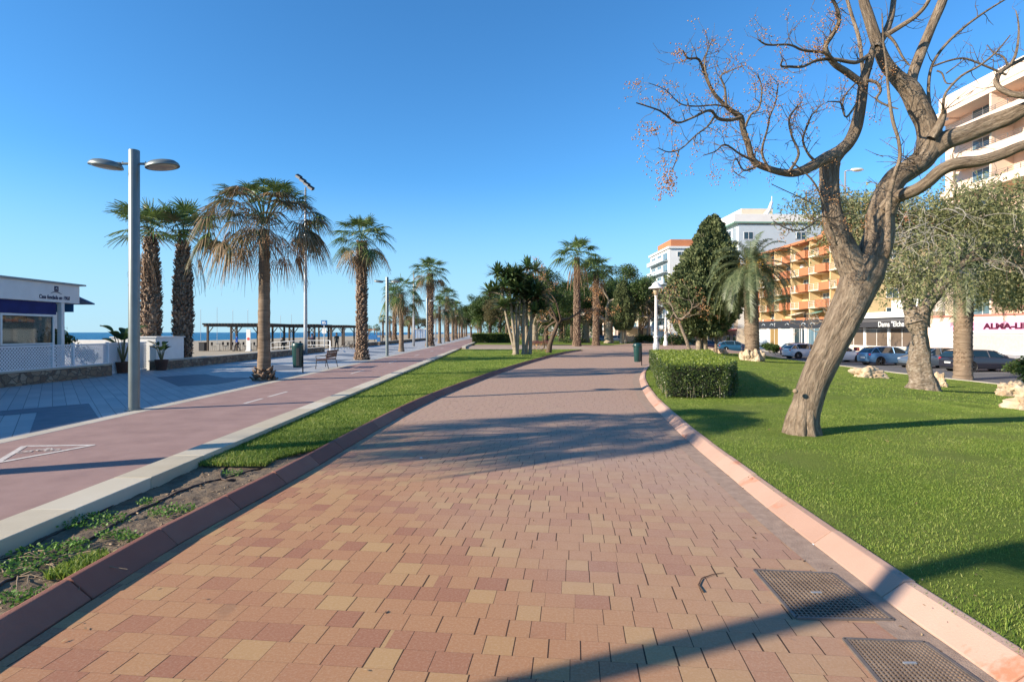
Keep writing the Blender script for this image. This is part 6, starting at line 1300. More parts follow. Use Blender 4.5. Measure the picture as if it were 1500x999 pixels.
for f, k, kind in ((0, 1, 'a'), (1, 3, 'a'), (2, 0, 'c'), (2, 4, 'a'), (3, 2, 'c'), (4, 1, 'a'), (1, 0, 'c'), (0, 4, 'l'), (3, 4, 'l'), (4, 5, 'a'), (2, 2, 'l'), (0, 2, 'a')):
    z = 3.5 + f * 2.42; y0 = .3 + k * 5.1
    if kind == 'a': m = MB(); m.add([(1.75, y0 + 2.8, z + 2.2), (1.75, y0 + 4.9, z + 2.2), (-.5, y0 + 4.9, z + 1.55), (-.5, y0 + 2.8, z + 1.55), (1.75, y0 + 2.8, z + 2.24), (1.75, y0 + 4.9, z + 2.24), (-.5, y0 + 4.9, z + 1.59), (-.5, y0 + 2.8, z + 1.59)], [(3, 2, 1, 0), (4, 5, 6, 7), (2, 3, 7, 6), (0, 1, 5, 4), (1, 2, 6, 5), (3, 0, 4, 7)]); m.build('awning', (M_wb, M_green, M_cream)[(f + k) % 3], ob)
    elif kind == 'c': part('air_conditioner', [(1.4, 1.78, y0 + 4.3, y0 + 5.0, z + 1.5, z + 2.0)], M_wb, ob, .02)
    else:
        for q in range(4): part('hanging_cloth', [(.05, .07, y0 + 2.8 + q * .5, y0 + 3.15 + q * .5, z + .45 + .1 * (q % 2), z + 1.15)], (M_wb, M_blue, M_cream, M_red if 'M_red' in globals() else M_terr)[q], ob)
for f in range(5): window(ob, 0, 4, 5.6, 4.4 + f * 2.42, 5.6 + f * 2.42, M_white, 2, M_gl, 'window', True)
# --- shop with dark fascia band and white pillars
d3 = bld('shop', 'glass-fronted shop with white pillars under a dark fascia band left of the leaning trunk', XF - 2.2, 70.5, 'shop')
part('fascia', [(-.2, 4, 0, 22, 3.1, 4.15)], mat('fascia_dark', (.035, .04, .05), .4), d3); part('base', [(0, 4, 0, 22, 0, .18)], M_wb, d3); part('back_wall', [(3.4, 3.9, 0, 22, .18, 3.1)], mat('shop_inside', (.4, .26, .12), .8), d3)
for y0 in (0, 3.6, 7.2, 10.6, 14.1, 17.8, 21.3): parts('pillar', [(-.1, .4, y0, y0 + .7, .18, 3.1)], M_white, d3)
for y0, g in ((.7, M_glb), (4.3, M_gl), (7.9, M_panel), (11.3, glassmat('warm_shop_glass', (.3, .2, .08), .15)), (14.8, M_panel), (18.5, M_panel)): window(d3, .05, y0, y0 + 2.75, .2, 3.05, M_white, 2, g)
m = MB()
for a in (2.0, 4.2, 8.5, 13.0, 15.6): m.tube([(-.24, a + .5 * math.cos(q), 3.42 + .32 * math.sin(q)) for q in np.linspace(.3, PI - .3, 7)], .05, 5)
m.build('fascia_ornament', M_panel, d3); text('T', .7, M_white, d3, FL(-.23, 12.3, 3.34), name='lettering')
part('slanting_prop', [(-.6, -.5, 4.0, 4.12, .0, 3.0)], M_white, d3)
# --- white block with pale blue panels
wb = bld('apartment_block', 'tall white apartment block with pale blue panels and a roof-top terrace mast', XF + .2, 103)
part('body', [(.6, 22.5, 0, 16, 0, 22.6)], M_wb, wb); part('panel_bay', [(-.2, .6, .3, 6.6, 6.3, 21.6), (.6, 17, -.4, 0, 16.0, 22.0)], M_panel, wb); part('roof_slab', [(-.4, 22.9, -.7, 16.4, 22.6, 24.0)], M_wb, wb, .03); part('green_trim', [(-.44, 22.94, -.74, 16.44, 22.35, 22.6)], M_green, wb)
part('penthouse', [(3, 9, 4, 14, 24.0, 26.0)], M_cream, wb); part('ground_storey', [(-.2, .6, 0, 16, 3.2, 6.2)], M_cream, wb)
m = MB(); m.tube([(6.5, 2.5, 24), (7.6, 2.5, 25.4), (8.1, 2.5, 27.0)], [.5, .35, .25], 10); m.tube([(8.1, 2.5, 26.9), (8.1, 2.5, 28.0)], .08, 6); m.build('roof_mast', M_wb, wb, smooth=True)
for f in range(6):
    z = 6.6 + f * 2.6; window(wb, -.22, 1.0, 3.0, z + .6, z + 1.7, M_white, 2, M_gl); window(wb, -.22, 3.8, 5.8, z + .6, z + 1.7, M_white, 2, M_gl)
    part('panel_joint', [(-.24, -.2, .3, 6.6, z - .05, z + .1)], M_green, wb)
    b = part('balcony', [(-.7, .6, 7.4, 15.4, z - .1, z + .05), (-.7, -.6, 7.4, 15.4, z + .05, z + 1.0)], M_wb, wb); window(wb, .58, 8, 14, z + .2, z + 2.2, M_white, 4, M_glb)
for f in range(2):
    for k, x0 in enumerate((1.5, 11.2, 18.8)): window(wb, -.42 if x0 < 16 else 0, x0, x0 + 1.8, 16.6 + f * 2.8, 18.0 + f * 2.8, M_white, 2, M_gl, 'window', True)
# --- awning-fronted restaurants below it
for i, (y0, ln, cm, lb) in enumerate(((96, 6.5, (.62, .03, .05), 'low restaurant front with red awnings beside the date palm trunk'), (104, 6, (.75, .16, .03), 'low restaurant front with bright orange awnings right of the big cypress trunk'), (114, 8, (.72, .22, .06), 'restaurant front with orange awnings left of the big cypress trunk'))):
    b = bld('restaurant', lb, XF - 3.4, y0, 'restaurant'); parts('wall', [(1.2, 3.4, 0, ln, 0, 3.2)], M_cream, b)
    for k in range(3): yy = k * ln / 3; m = MB(); z = 3.1; m.add([(1.25, yy + .05, z), (1.25, yy + ln / 3 - .05, z), (-.9, yy + ln / 3 - .05, z - .5), (-.9, yy + .05, z - .5), (-.9, yy + ln / 3 - .05, z - 1.1), (-.9, yy + .05, z - 1.1)], [(0, 1, 2, 3), (3, 2, 4, 5)]); q = m.build('awning', mat('awning%d' % i, cm, .8), b); sm = q.modifiers.new('s', 'SOLIDIFY'); sm.thickness = .03
    part('doorway', [(1.16, 1.2, .8, 2.0, 0, 2.2), (1.16, 1.2, 3.2, 5.2, .8, 2.2)], M_gl, b); parts('awning_post', [(-.85, -.75, k * ln / 3, k * ln / 3 + .1, 0, 2.2) for k in range(4)], M_rail, b)
# --- further blocks (simple_block builds towers with balconies and paned windows)
def simple_block(label, x, y0, ln, h, wm, bm, fl, dep=14):
    b = bld('apartment_block', label, x, y0); parts('wall', [(0, dep, 0, ln, 0, h)], wm, b); part('roof_slab', [(-.4, dep + .3, -.4, ln + .4, h, h + .5)], M_wb, b)
    for f in range(fl):
        z = 3.3 + f * (h - 3.3) / fl; part('balcony', [(-1.3, 0, 1, ln - 1, z - .1, z + .05), (-1.3, -1.2, 1, ln - 1, z + .05, z + 1)], bm, b)
        for k in range(3): window(b, -.02, 1.6 + k * (ln - 2) / 3, 1.0 + (k + .85) * (ln - 2) / 3, z + .2, z + 2.2, M_white, 2, M_glb)
        window(b, -.02, 2, 4, z + .8, z + 2.1, M_white, 2, M_gl, 'window', True); window(b, -.02, 7, 9, z + .8, z + 2.1, M_white, 2, M_gl, 'window', True)
    return b
b = simple_block('white-topped apartment tower rising left of the big cypress', XF, 142, 18, 23.6, M_wb, M_panel, 7); part('penthouse', [(1, 9, 2, 14, 24.1, 26.2)], M_terr, b)
simple_block('cream mid-rise block low behind the white lanterns', XF - 1, 170, 22, 13, M_cream, M_wb, 3); simple_block('pink mid-rise block far behind the egg-shaped cypress', XF - 2, 200, 26, 14, M_pinkw, M_wb, 3); simple_block('far cream apartment block glimpsed through the park trees', XF - 4, 245, 40, 17, M_cream, M_pinkw, 4)
b = simple_block('far white block closing the view behind the yuccas and the bench', 20, 330, 14, 16, M_wb, M_pinkw, 4, 20)
kq = thing('park_kiosk', 'small white kiosk with flat roof behind the litter bin and the egg-shaped cypress', 'kiosk', ((934 - 750) / FPX * 108, 108, -.4)); part('roof', [(-3.3, 3.3, -2, 2, 3.0, 3.3)], M_wb, kq); parts('wall', [(-2.8, 2.8, -1.4, 1.6, 0, 1.5), (-2.8, 2.8, 1.2, 1.6, 1.5, 3.0)], M_cream, kq); parts('post', [(-2.9, -2.7, -1.6, -1.4, 0, 3), (2.7, 2.9, -1.6, -1.4, 0, 3)], M_wb, kq)
# ================================================================== CARS
M_tyre = mat('tyre_rubber', (.012, .012, .013), .8); M_rim = mat('alloy', (.40, .41, .42), .35, metal=.7); M_cg = glassmat('car_glass', (.012, .025, .03), .02); M_red = mat('tail_lamp', (.55, .01, .015), .2, coat=1); M_hl = mat('head_lamp', (.6, .62, .64), .1, coat=1); M_plate = mat('plate', (.7, .7, .68), .5)
def paint(n, c, metal=.3): 
    m = mat(n, c, .3, .03, 1, metal=metal, coat=.9); return m
def make_car(estate, label):
    t = thing('parked_car', label, 'car'); hl = 2.15 if not estate else 2.32; W2 = .89
    xs = np.array([-1, -.985, -.93, -.80, -.62, -.45, -.2, .05, .3, .45, .6, .78, .9, .965, 1.0]) * hl
    zb = np.array([.78, .90, .97, 1.0, .99, .985, .975, .965, .955, .95, .93, .86, .76, .66, .52]); zl = np.array([.42, .32, .28, .24, .22, .2, .2, .2, .2, .2, .22, .24, .28, .3, .36]); ww = np.array([.70, .80, .86, .885, .89, .89, .89, .89, .89, .89, .885, .86, .80, .70, .55])
    m = MB(); vs = []
    for x, b, l, w_ in zip(xs, zb, zl, ww): vs += [(x, -w_ * .92, l), (x, -w_, l + .14), (x, -w_, (l + b) / 2 + .05), (x, -w_ * .955, b - .04), (x, -w_ * .88, b), (x, -w_ * .4, b + .02), (x, w_ * .4, b + .02), (x, w_ * .88, b), (x, w_ * .955, b - .04), (x, w_, (l + b) / 2 + .05), (x, w_, l + .14), (x, w_ * .92, l)]
    k = 12; nn = len(xs); fs = [(i * k + j, i * k + (j + 1) % k, (i + 1) * k + (j + 1) % k, (i + 1) * k + j) for i in range(nn - 1) for j in range(k)] + [tuple(range(k))[::-1], tuple(range((nn - 1) * k, nn * k))]
    m.add(vs, fs); bo = m.build('body', paint('car_white', (.74, .75, .75), 0), t, smooth=True, sm_angle=35)
    top = 1.47 if not estate else 1.45
    rx = [(-.93, .98, .0), (-.86, 1.2, .3), (-.74, 1.37, .75), (-.55, top - .01, 1), (-.2, top, 1), (.0, top - .015, 1), (.12, top - .05, .95), (.3, 1.2, .5), (.47, .96, .0)]
    if estate: rx = [(-.96, .98, 0), (-.92, 1.25, .5), (-.85, 1.37, .85), (-.65, top - .01, 1), (-.2, top, 1), (.0, top - .015, 1), (.12, top - .05, .95), (.28, 1.2, .5), (.45, .96, 0)]
    def loft(name, mt_, wf0, wf1, dz, off=0.0):
        m = MB(); vs = []
        for u, z, f in rx: x = u * hl; hh = z; zb_ = .95; w0 = .80 + off; w1 = w0 - (hh - zb_) * .38; vs += [(x, -w0, zb_), (x, -w1, hh - .02 - dz), (x, -w1 * .85, hh - dz), (x, w1 * .85, hh - dz), (x, w1, hh - .02 - dz), (x, w0, zb_)]
        n_ = len(rx); m.add(vs, [(i * 6 + j, i * 6 + j + 1, (i + 1) * 6 + j + 1, (i + 1) * 6 + j) for i in range(n_ - 1) for j in range(5)]); return m.build(name, mt_, t, smooth=True, sm_angle=30)
    loft('window_glass', M_cg, 0, 0, 0.012)
    m = MB()                                               # roof skin and pillars in body colour
    R = [(u * hl, z) for u, z, f in rx if f >= (.75 if not estate else .85)]
    vs = []; 
    for x, z in R: w1 = .80 - (z - .95) * .38 + .012; vs += [(x, -w1, z - .035), (x, -w1 * .86, z + .006), (x, 0, z + .02), (x, w1 * .86, z + .006), (x, w1, z - .035)]
    m.add(vs, [(i * 5 + j, i * 5 + j + 1, (i + 1) * 5 + j + 1, (i + 1) * 5 + j) for i in range(len(R) - 1) for j in range(4)])
    for s in (-1, 1):
        for pts in ([( .49 * hl, s * .80, .95), (.3 * hl, s * .72, 1.2), (.11 * hl, s * .635, top - .06)], [(-.05 * hl, s * .805, .96), (-.07 * hl, s * .64, top - .04)], [(-.93 * hl, s * .79, .97), (-.80 * hl, s * .70, 1.25), (-.72 * hl, s * .65, 1.38 if not estate else 1.4)], [(-.52 * hl, s * .8, .96), (-.58 * hl, s * .66, 1.40)] if estate else [(-.56 * hl, s * .8, .96), (-.62 * hl, s * .70, 1.2), (-.66 * hl, s * .65, 1.39)]): m.tube(pts, .032, 6)
    m.build('roof', bo.data.materials[0], t, smooth=True, sm_angle=40)
    for i, (u, s) in enumerate(((-.60, -1), (.62, -1), (-.60, 1), (.62, 1))):
        M_ = Matrix.Translation((u * hl, s * .80, .325)) @ Matrix.Rotation(PI / 2, 4, 'X')
        w_ = MB(); w_.lathe([(.21, -.1), (.315, -.105), (.325, -.06), (.325, .06), (.315, .105), (.21, .1)], n=24, M=M_); wo = w_.build('wheel', M_tyre, t, smooth=True, sm_angle=40)
        q = MB(); q.lathe([(.215, -.085), (.20, -.09), (.19, -.06), (.19, .06), (.20, .09), (.215, .085)], n=24, M=M_)
        for a in range(5): c, s2 = math.cos(a * 1.2566), math.sin(a * 1.2566); q.tube([M_ @ Vector((0, 0, -s * -.08 * -1)), M_ @ Vector((c * .2, s2 * .2, -s * .08))], .026, 5)
        q.build('rim', M_rim, wo, smooth=True, sm_angle=40)
        ar = MB(); ar.lathe([(.39, -.115), (.37, -.117), (.37, -.0), (.39, .0)], n=24, M=Matrix.Translation((u * hl, s * .785, .34)) @ Matrix.Rotation(PI / 2 * s, 4, 'X')); ar.build('wheel_arch', M_dark, t, smooth=True)
    for s in (-1, 1):
        m = MB(); m.box(-hl * .99 - .0, -hl * .90, s * .70 - .115, s * .70 + .115, .78, .93); m.build('tail_light', M_red, t, bevel=.03)
        m = MB(); m.box(hl * .86, hl * .955, s * .62 - .13, s * .62 + .13, .60, .73); m.build('headlight', M_hl, t, bevel=.03)
        m = MB(); m.box(.36 * hl - .06, .36 * hl + .06, s * .93 - .09, s * .93 + .09, .97, 1.09); m.build('mirror', bo.data.materials[0], t, bevel=.03)
    m = MB(); m.box(-hl * 1.0 - .008, -hl * .98, -.26, .26, .55, .66); m.build('number_plate', M_plate, t); m = MB(); m.box(-hl * .99, hl * .99, -.72, .72, .18, .30); m.build('underbody', M_dark, t)
    return t
def repaint(r, m_):
    for o in r.children:
        if o.name.split('.')[0] in ('body', 'roof', 'mirror'):
            o.material_slots[0].link = 'OBJECT'; o.material_slots[0].material = m_
hat = make_car(False, 'white hatchback parked nose-in left of the leaning trunk'); est = make_car(True, 'dark estate car right of the scaly palm trunk')
GC = 'cars parked nose-in along the shops'; Cw = paint('car_white', (.74, .75, .75), 0); Cb = paint('car_blue', (.09, .20, .36)); Cg = paint('car_slate', (.13, .17, .22)); Cd = paint('car_dark', (.028, .028, .045)); Cn = paint('car_navy', (.02, .03, .07)); Cr = paint('car_red', (.50, .03, .02)); Cp = paint('car_plum', (.10, .03, .05)); Cs = paint('car_silver', (.42, .44, .46)); Ct = paint('car_teal', (.02, .10, .18))
Sh, Se = Series(hat), Series(est); RZ = -.8
def carpx(Sx, pxr, Y, c, label=None, rz=0.0, flip=False, ln=4.3):       # rear bumper at pixel pxr
    x = (pxr - 750) / FPX * Y + ln / 2; r = Sx.put((x, Y, RZ), rz + (PI if flip else 0), 1, label, GC); repaint(r, c); return r
carpx(Sh, 1150, 57.0, Cw, rz=.03); carpx(Se, 1387, 38.2, Cd, rz=.02, ln=4.64)
carpx(Sh, 1263, 45.6, Cb, 'blue hatchback parked behind the pale boulder', .03)
carpx(Sh, 1322, 42.0, Cg, 'slate grey car facing left behind the pepper tree trunk', .05, True)
carpx(Sh, 1192, 50.5, Cw, 'white car right of the leaning trunk, behind the blue hatchback', .03)
carpx(Sh, 1147, 61.5, Cn, 'navy car mostly hidden behind the white hatchback', .03)
carpx(Sh, 1052, 76, Ct, 'teal blue car parked left of the date palm trunk', -.1); carpx(Sh, 1017, 84, Cp, 'plum coloured car between the big cypress trunk and the dwarf palm', -.1)
carpx(Sh, 984, 96, Cr, 'bright red car at the far end of the street behind the lanterns', -.1); carpx(Sh, 942, 101, Cs, 'silver car left of the nearest lantern', -.1); carpx(Sh, 996, 90, Ct, 'dark teal car just right of the bright red one', -.1); carpx(Sh, 970, 108, Cp, 'dark plum car behind the second lantern', .1)
for px, Y, c, lb in ((884, 118, Cb, 'small distant blue car left of the small white lamp'), (903, 122, Cw, 'small distant white car under the egg-shaped cypress'), (925, 116, Cn, 'small distant navy car behind the kiosk post')):
    r = Sh.put(((px - 750) / FPX * Y, Y, -.3), .2, 1, lb, 'cars beyond the park'); repaint(r, c)
# motorcycles
def make_moto(label, loc, rz, c):
    t = thing('scooter', label, 'scooter', loc, rz)
    for x in (-.62, .62): m = MB(); m.lathe([(.18, -.05), (.27, -.06), (.29, 0), (.27, .06), (.18, .05)], n=20, M=Matrix.Translation((x, 0, .29)) @ Matrix.Rotation(PI / 2, 4, 'X')); m.build('wheel', M_tyre, t, smooth=True)
    m = MB(); m.box(-.75, -.05, -.16, .16, .42, .72); m.box(-.1, .35, -.14, .14, .3, .42); m.box(.32, .46, -.2, .2, .35, .95); m.build('body', c, t, bevel=.05)
    m = MB(); m.box(-.7, -.05, -.14, .14, .72, .8); m.build('seat', M_dark, t, bevel=.03); m = MB(); m.tube([(.6, 0, .3), (.4, 0, 1.0)], .03, 6); m.tube([(.36, -.32, 1.05), (.42, 0, 1.0), (.36, .32, 1.05)], .02, 6); m.build('handlebar', M_dark, t); m = MB(); m.box(-.95, -.6, -.2, .2, .85, 1.2); m.build('top_box', c, t, bevel=.05)
make_moto('red scooter with top box parked behind the blue hatchback', (W(1270, 487, 53).x, 53.5, GZ - .1), .2, Cr); make_moto('dark scooter left of the date palm foot', (W(1088, 487, 70).x, 70, RZ), 1.2, Cn)
# ================================================================== BEACH SIDE
def pergola(label, x0, x1, Y, dep, h=2.5, n=3, z=-.15):
    t = thing('pergola', label, 'pergola', (x0, Y, z)); Lx = x1 - x0
    for j in range(2):
        for i in range(n):
            x = .1 + (Lx - .2) * i / (n - 1); m = MB(); m.box(x - .09, x + .09, j * dep - .09, j * dep + .09, 0, h); m.build('post', M_pergola, t)
            m = MB()
            if i: m.tube([(x, j * dep, h - .75), (x - .55, j * dep, h - .03)], .05, 4)
            if i < n - 1: m.tube([(x, j * dep, h - .75), (x + .55, j * dep, h - .03)], .05, 4)
            m.build('brace', M_pergola, t)
    m = MB(); m.box(-.3, Lx + .3, -.1, .1, h, h + .2); m.box(-.3, Lx + .3, dep - .1, dep + .1, h, h + .2); m.build('beam', M_pergola, t)
    m = MB(); k = int(Lx / .3)
    for i in range(k + 1): x = -.2 + (Lx + .4) * i / k; m.box(x - .03, x + .03, -.5, dep + .5, h + .2, h + .36)
    m.build('roof_slats', M_pergola, t); return t
X_ = lambda px, Y: (px - 750) / FPX * Y
pergola('nearest timber pergola on the sand, left of the drooping palm trunk', X_(303, 60), X_(390, 60), 60, 5, 2.55)
pergola('middle timber pergola between the drooping palm and the floodlight mast', X_(398, 66), X_(462, 66), 66, 5, 2.55); pergola('far timber pergola between the mast and the stub-trunked palm', X_(466, 78), X_(505, 78), 78, 5, 2.6)
M_furn = mat('bar_furniture', (.05, .035, .03), .6)
S_t = None
def make_table():
    t = thing('cafe_table', 'dark cafe table under the nearest pergola', 'table'); m = MB(); m.lathe([(.4, .72), (.4, .75)], n=16); m.build('tabletop', M_furn, t); m = MB(); m.tube([(0, 0, 0), (0, 0, .72)], .03, 6); m.build('leg', M_furn, t); m = MB(); m.lathe([(.25, 0), (.05, .05)], n=12); m.build('foot', M_furn, t); return t
St, Sc = Series(make_table()), Series(make_chair('dark cafe chair', M_furn, 'cafe_chair'))
spots = [(322, 60.8), (338, 62.5), (352, 61), (368, 62.5), (384, 61.2), (408, 66.8), (430, 67.5), (450, 67)]
on = ['leftmost', 'second', 'third', 'fourth', 'fifth', 'sixth', 'seventh', 'eighth']
for i, (px, Y) in enumerate(spots):
    x = X_(px, Y); St.put((x, Y, -.13), 0, 1, f'{on[i]} dark cafe table from the left under the beach pergolas', 'cafe tables under the pergolas')
    for s, w_ in ((-1, 'left'), (1, 'right')): Sc.put((x + s * .62, Y + .1 * s, -.13), 0 if s > 0 else PI, 1, f'dark chair on the {w_} side of the {on[i]} cafe table', 'cafe chairs under the pergolas')
t = thing('beach_bin', 'dark open crate bin at the foot of the nearest pergola post', 'bin', (X_(297, 59), 59, -.12)); part('box', [(-.3, .3, -.25, .25, 0, .85)], M_dark, t, .03); part('rim', [(-.33, .33, -.28, .28, .85, .9)], M_pergola, t)
for i, (px, top) in enumerate(((294, 454), (318, 451), (341, 455), (363, 455), (411, 463), (427, 461), (281, 482))):
    Y = 100 if i < 4 else 125; t = thing('flag_pole', ('first', 'second', 'third', 'fourth', 'fifth', 'sixth', 'short leftmost')[i] + ' thin pale mast from the left standing on the beach', 'mast', (X_(px, Y), Y, -.8), group='thin masts on the beach'); hh = (487 - top) * Y / FPX + 2.6
    m = MB(); m.tube([(0, 0, 0), (0, 0, hh)], [.05, .03], 6); m.build('pole', M_steel, t); m = MB(); m.lathe([(.05, hh), (.06, hh + .06), (.01, hh + .12)], n=8); m.build('finial', M_white, t)
def rail_white(label, pts, h=1.0):
    p0 = pts[0]; t = thing('handrail', label, 'railing', p0)
    Q = [Vector(p) - Vector(p0) for p in pts]
    for z in (h, h * .55): m = MB(); m.tube([q + Vector((0, 0, z)) for q in Q], .03, 6); m.build('rail', M_wr, t)
    for a, b in zip(Q, Q[1:]):
        n_ = max(1, int((b - a).length / 1.5))
        for k in range(n_ + (b is Q[-1])): q = a.lerp(b, k / n_); m = MB(); m.tube([q, q + Vector((0, 0, h))], .028, 6); m.build('upright', M_wr, t)
rail_white('white handrail ramp behind the litter bin', [(X_(397, 50), 50, -.1), (X_(424, 50), 50, 0.02), (X_(443, 50), 50.5, .1)]); rail_white('white handrail from the mast to the gap in the sea wall', [(X_(450, 55), 55, .02), (X_(483, 55), 55, .02), (X_(484, 51), 51, .02)])
t = thing('information_sign', 'blue and white pictogram sign on a post left of the wooden bench', 'sign', (X_(475, 54), 54, 0)); m = MB(); m.tube([(0, 0, 0), (0, 0, 2.5)], .05, 8); m.build('post', M_steel, t); part('panel', [(-.28, .28, -.05, 0, 2.5, 2.95)], M_blue, t, .01); part('pictogram', [(-.16, -.04, -.062, -.051, 2.6, 2.85), (.02, .18, -.062, -.051, 2.62, 2.7), (.02, .1, -.062, -.051, 2.74, 2.86)], M_white, t); part('lower_panel', [(-.2, .2, -.04, 0, 1.7, 2.2)], M_wb, t)
t = thing('surf_board_sign', 'tall narrow white sign board with a red spot beside the pergola post', 'sign', (X_(364, 57.5), 57.5, -.1)); m = MB(); m.prism([(-.22, -.03), (.22, -.03), (.22, .03), (-.22, .03)], .1, 2.2); m.build('board', M_wb, t, bevel=.02); m = MB(); m.lathe([(.14, 0), (.14, .01)], n=16, M=Matrix.Translation((0, -.035, 1.25)) @ Matrix.Rotation(PI / 2, 4, 'X')); m.build('red_spot', mat('spot_red', (.6, .05, .04), .6), t); part('foot', [(-.25, .25, -.2, .2, 0, .1)], M_wb, t)
# striped cabins
for i in range(3):
    Y = 150; x = X_(608.5, Y) + i * 1.32; t = thing('beach_cabin', ('left', 'middle', 'right')[i] + ' one of the blue and white striped beach cabins', 'beach cabin', (x, Y, .3), 0, 'striped beach cabins')
    parts('wall', [(-.62, .62, 0, 1.6, 0, 2.3)], M_white, t)
    for q in (-.5, -.1, .3): part('blue_stripe', [(q, q + .2, -.03, 0, 0, 2.3)], M_blue, t)
    m = MB(); m.add([(-.66, -.1, 2.3), (.66, -.1, 2.3), (.66, 1.7, 2.3), (-.66, 1.7, 2.3), (0, -.1, 2.7), (0, 1.7, 2.7)], [(0, 1, 4), (3, 5, 2), (1, 2, 5, 4), (3, 0, 4, 5), (0, 3, 2, 1)]); m.build('roof', M_wb, t)
t = thing('climbing_frame', 'blue play structure on the sand right of the stub-trunked palm', 'play frame', (X_(548, 120), 120, -.6)); part('panel', [(-1.2, .6, 0, .1, .9, 1.9), (.6, 1.3, 0, .1, .4, 1.4)], M_blue, t, .05); parts('post', [(x, x + .12, .1, .22, 0, 3.0) for x in (-1.3, 0, 1.2)], M_pergola, t); part('roof', [(-1.4, .2, -.3, .9, 2.9, 3.05)], mat('play_orange', (.5, .15, .04), .6), t)
for i, px in enumerate((534, 560, 566, 573)): t = thing('timber_post', ('first', 'second', 'third', 'fourth')[i] + ' upright dark beach post from the left behind the far sea wall', 'post', (X_(px, 95), 95, -.4), 0, 'dark posts on the beach'); part('shaft', [(-.08, .08, -.08, .08, 0, 2.4 + (i == 0) * .9)], M_pergola, t); part('cap', [(-.1, .1, -.1, .1, 2.4 + (i == 0) * .9, 2.46 + (i == 0) * .9)], M_pergola, t)
# parked bikes left of the gap: one rack of simple bicycles
def make_bike(label, loc, rz):
    t = thing('bicycle', label, 'bicycle', loc, rz, 'bicycles by the sea wall gap')
    for x in (-.52, .52): m = MB(); m.tube([(x + .33 * math.cos(a), 0, .34 + .33 * math.sin(a)) for a in np.linspace(0, 2 * PI, 17)], .016, 4); m.build('wheel', M_tyre, t)
    m = MB(); [m.tube([a, b], .018, 5) for a, b in (((-.52, 0, .34), (-.1, 0, .3)), ((-.1, 0, .3), (.38, 0, .75)), ((-.1, 0, .3), (-.22, 0, .82)), ((-.22, 0, .75), (.36, 0, .8)), ((-.52, 0, .34), (-.22, 0, .75)), ((.52, 0, .34), (.36, 0, .9)))]; m.build('frame', M_dark, t)
    m = MB(); m.box(-.33, -.12, -.05, .05, .84, .89); m.build('saddle', M_dark, t); m = MB(); m.tube([(.34, -.25, .95), (.38, 0, .92), (.34, .25, .95)], .014, 5); m.build('handlebar', M_dark, t)
for i in range(4): make_bike(('first', 'second', 'third', 'fourth')[i] + ' bicycle from the left, parked past the walking person', (X_(507 + i * 6.5, 60), 60, -.05), 1.2 + .15 * i)
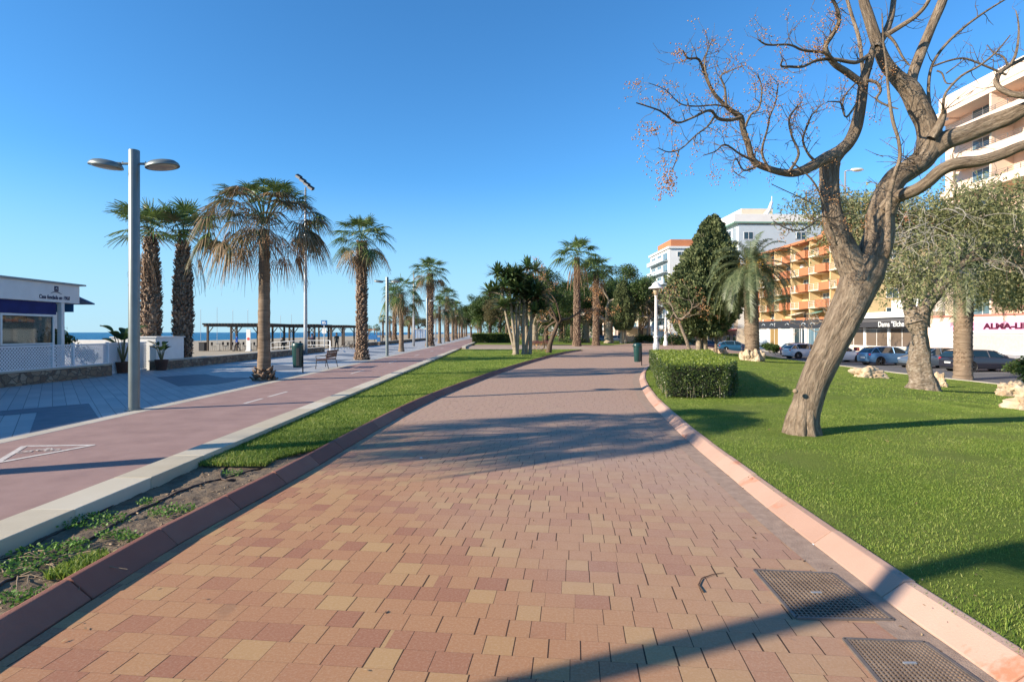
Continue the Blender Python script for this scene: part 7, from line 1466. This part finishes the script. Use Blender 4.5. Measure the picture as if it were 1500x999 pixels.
# ------------------------------------------------------------------ people
def person(label, loc, rz, pose, top, bot, skin=(.30, .17, .11), hair=(.02, .014, .01), s=1.0):
    bm = bmesh.new(); ly = bm.verts.layers.skin.verify()
    J = pose; R = dict(pel=.13, waist=.115, chest=.14, neck=.05, chin=.07, head=.095, crown=.07, lsh=.062, lel=.042, lwr=.03, lha=.034, rsh=.062, rel=.042, rwr=.03, rha=.034, lhip=.095, lkn=.062, lan=.042, lto=.038, rhip=.095, rkn=.062, ran=.042, rto=.038)
    V = {}
    for k, p in J.items(): v = bm.verts.new(p); V[k] = v
    for a, b in (('pel', 'waist'), ('waist', 'chest'), ('chest', 'neck'), ('neck', 'chin'), ('chin', 'head'), ('head', 'crown'), ('chest', 'lsh'), ('lsh', 'lel'), ('lel', 'lwr'), ('lwr', 'lha'), ('chest', 'rsh'), ('rsh', 'rel'), ('rel', 'rwr'), ('rwr', 'rha'), ('pel', 'lhip'), ('lhip', 'lkn'), ('lkn', 'lan'), ('lan', 'lto'), ('pel', 'rhip'), ('rhip', 'rkn'), ('rkn', 'ran'), ('ran', 'rto')): bm.edges.new((V[a], V[b]))
    for k, v in V.items(): v[ly].radius = (R[k], R[k]); v[ly].use_root = (k == 'pel')
    me = bpy.data.meshes.new('person'); bm.to_mesh(me); bm.free(); o = bpy.data.objects.new('tmp', me); COL.objects.link(o)
    o.modifiers.new('s', 'SKIN'); sb = o.modifiers.new('d', 'SUBSURF'); sb.levels = 2; sb.render_levels = 2
    bpy.context.view_layer.update(); me2 = bpy.data.meshes.new_from_object(o.evaluated_get(bpy.context.evaluated_depsgraph_get())); bpy.data.objects.remove(o)
    for m_ in (mat('cloth%s' % (str(top)), top, .8), mat('cloth%s' % (str(bot)), bot, .8), mat('skin%s' % str(skin), skin, .6)): me2.materials.append(m_)
    hz = J['pel'][2]; nz_ = J['neck'][2]
    for p in me2.polygons:
        c = p.center; hand = min((c - Vector(J['lha'])).length, (c - Vector(J['rha'])).length) < .09
        p.material_index = 2 if (c.z > nz_ - .01 or hand) else (1 if (c.z < hz + .02 and min((c - Vector(J[k])).length for k in ('lel', 'rel', 'lwr', 'rwr')) > .1) else 0); p.use_smooth = True
    b = bpy.data.objects.new('person', me2); COL.objects.link(b); b.location = loc; b.rotation_euler.z = rz; b.scale = (s, s, s); tag(b, label, 'person')
    h = MB(); hd = Vector(J['head']); h.lathe([(.02, .125), (.075, .10), (.104, .04), (.108, -.02), (.09, -.07)], hd + Vector((0, .022, .012)), 14); h.build('hair', mat('hair%s' % str(hair), hair, .7), b, smooth=True)
    sh = MB()
    for q in ('l', 'r'): a = Vector(J[q + 'an']); c = Vector(J[q + 'to']); f = (a + c) / 2; sh.box(f.x - .05, f.x + .05, min(a.y, c.y) - .06, max(a.y, c.y) + .05, min(a.z, c.z) - .05, min(a.z, c.z) + .045)
    sh.build('shoes', M_dark, b, bevel=.02); return b
walk = dict(pel=(0, 0, .93), waist=(0, -.01, 1.08), chest=(0, -.02, 1.32), neck=(0, -.02, 1.49), chin=(0, -.04, 1.56), head=(0, -.03, 1.64), crown=(0, -.02, 1.71), lsh=(.18, -.01, 1.40), lel=(.23, .10, 1.14), lwr=(.22, .02, .92), lha=(.22, -.02, .84), rsh=(-.18, -.01, 1.40), rel=(-.23, -.02, 1.13), rwr=(-.22, -.18, .96), rha=(-.22, -.24, .91), lhip=(.09, 0, .88), lkn=(.10, -.18, .50), lan=(.10, -.22, .09), lto=(.10, -.36, .05), rhip=(-.09, 0, .88), rkn=(-.10, .08, .48), ran=(-.10, .32, .14), rto=(-.10, .22, .05))
sit = dict(pel=(0, .1, .52), waist=(0, .1, .68), chest=(0, .08, .92), neck=(0, .06, 1.09), chin=(0, .03, 1.16), head=(0, .04, 1.24), crown=(0, .05, 1.31), lsh=(.18, .07, 1.0), lel=(.24, .0, .75), lwr=(.16, -.2, .76), lha=(.12, -.28, .77), rsh=(-.18, .07, 1.0), rel=(-.24, .0, .75), rwr=(-.16, -.2, .76), rha=(-.12, -.28, .77), lhip=(.09, .02, .5), lkn=(.12, -.38, .48), lan=(.12, -.36, .09), lto=(.12, -.5, .05), rhip=(-.09, .02, .5), rkn=(-.12, -.38, .48), ran=(-.12, -.36, .09), rto=(-.12, -.5, .05))
person('person in dark jacket walking by the sea wall gap, behind the bench', (X_(493, 55), 55, .02), .5, walk, (.03, .035, .03), (.012, .012, .015))
person('person in blue jacket and dark trousers standing under the nearest pergola', (X_(347, 59), 59, -.13), -1.2, walk, (.02, .10, .42), (.02, .02, .03)); person('person in black sitting at a table under the middle pergola', (X_(412, 67), 67.4, -.13), .4, sit, (.015, .015, .018), (.02, .02, .03)); person('person in dark top standing between the bin and the mast', (X_(457, 63), 63, -.1), 2.4, walk, (.05, .03, .06), (.02, .02, .03))
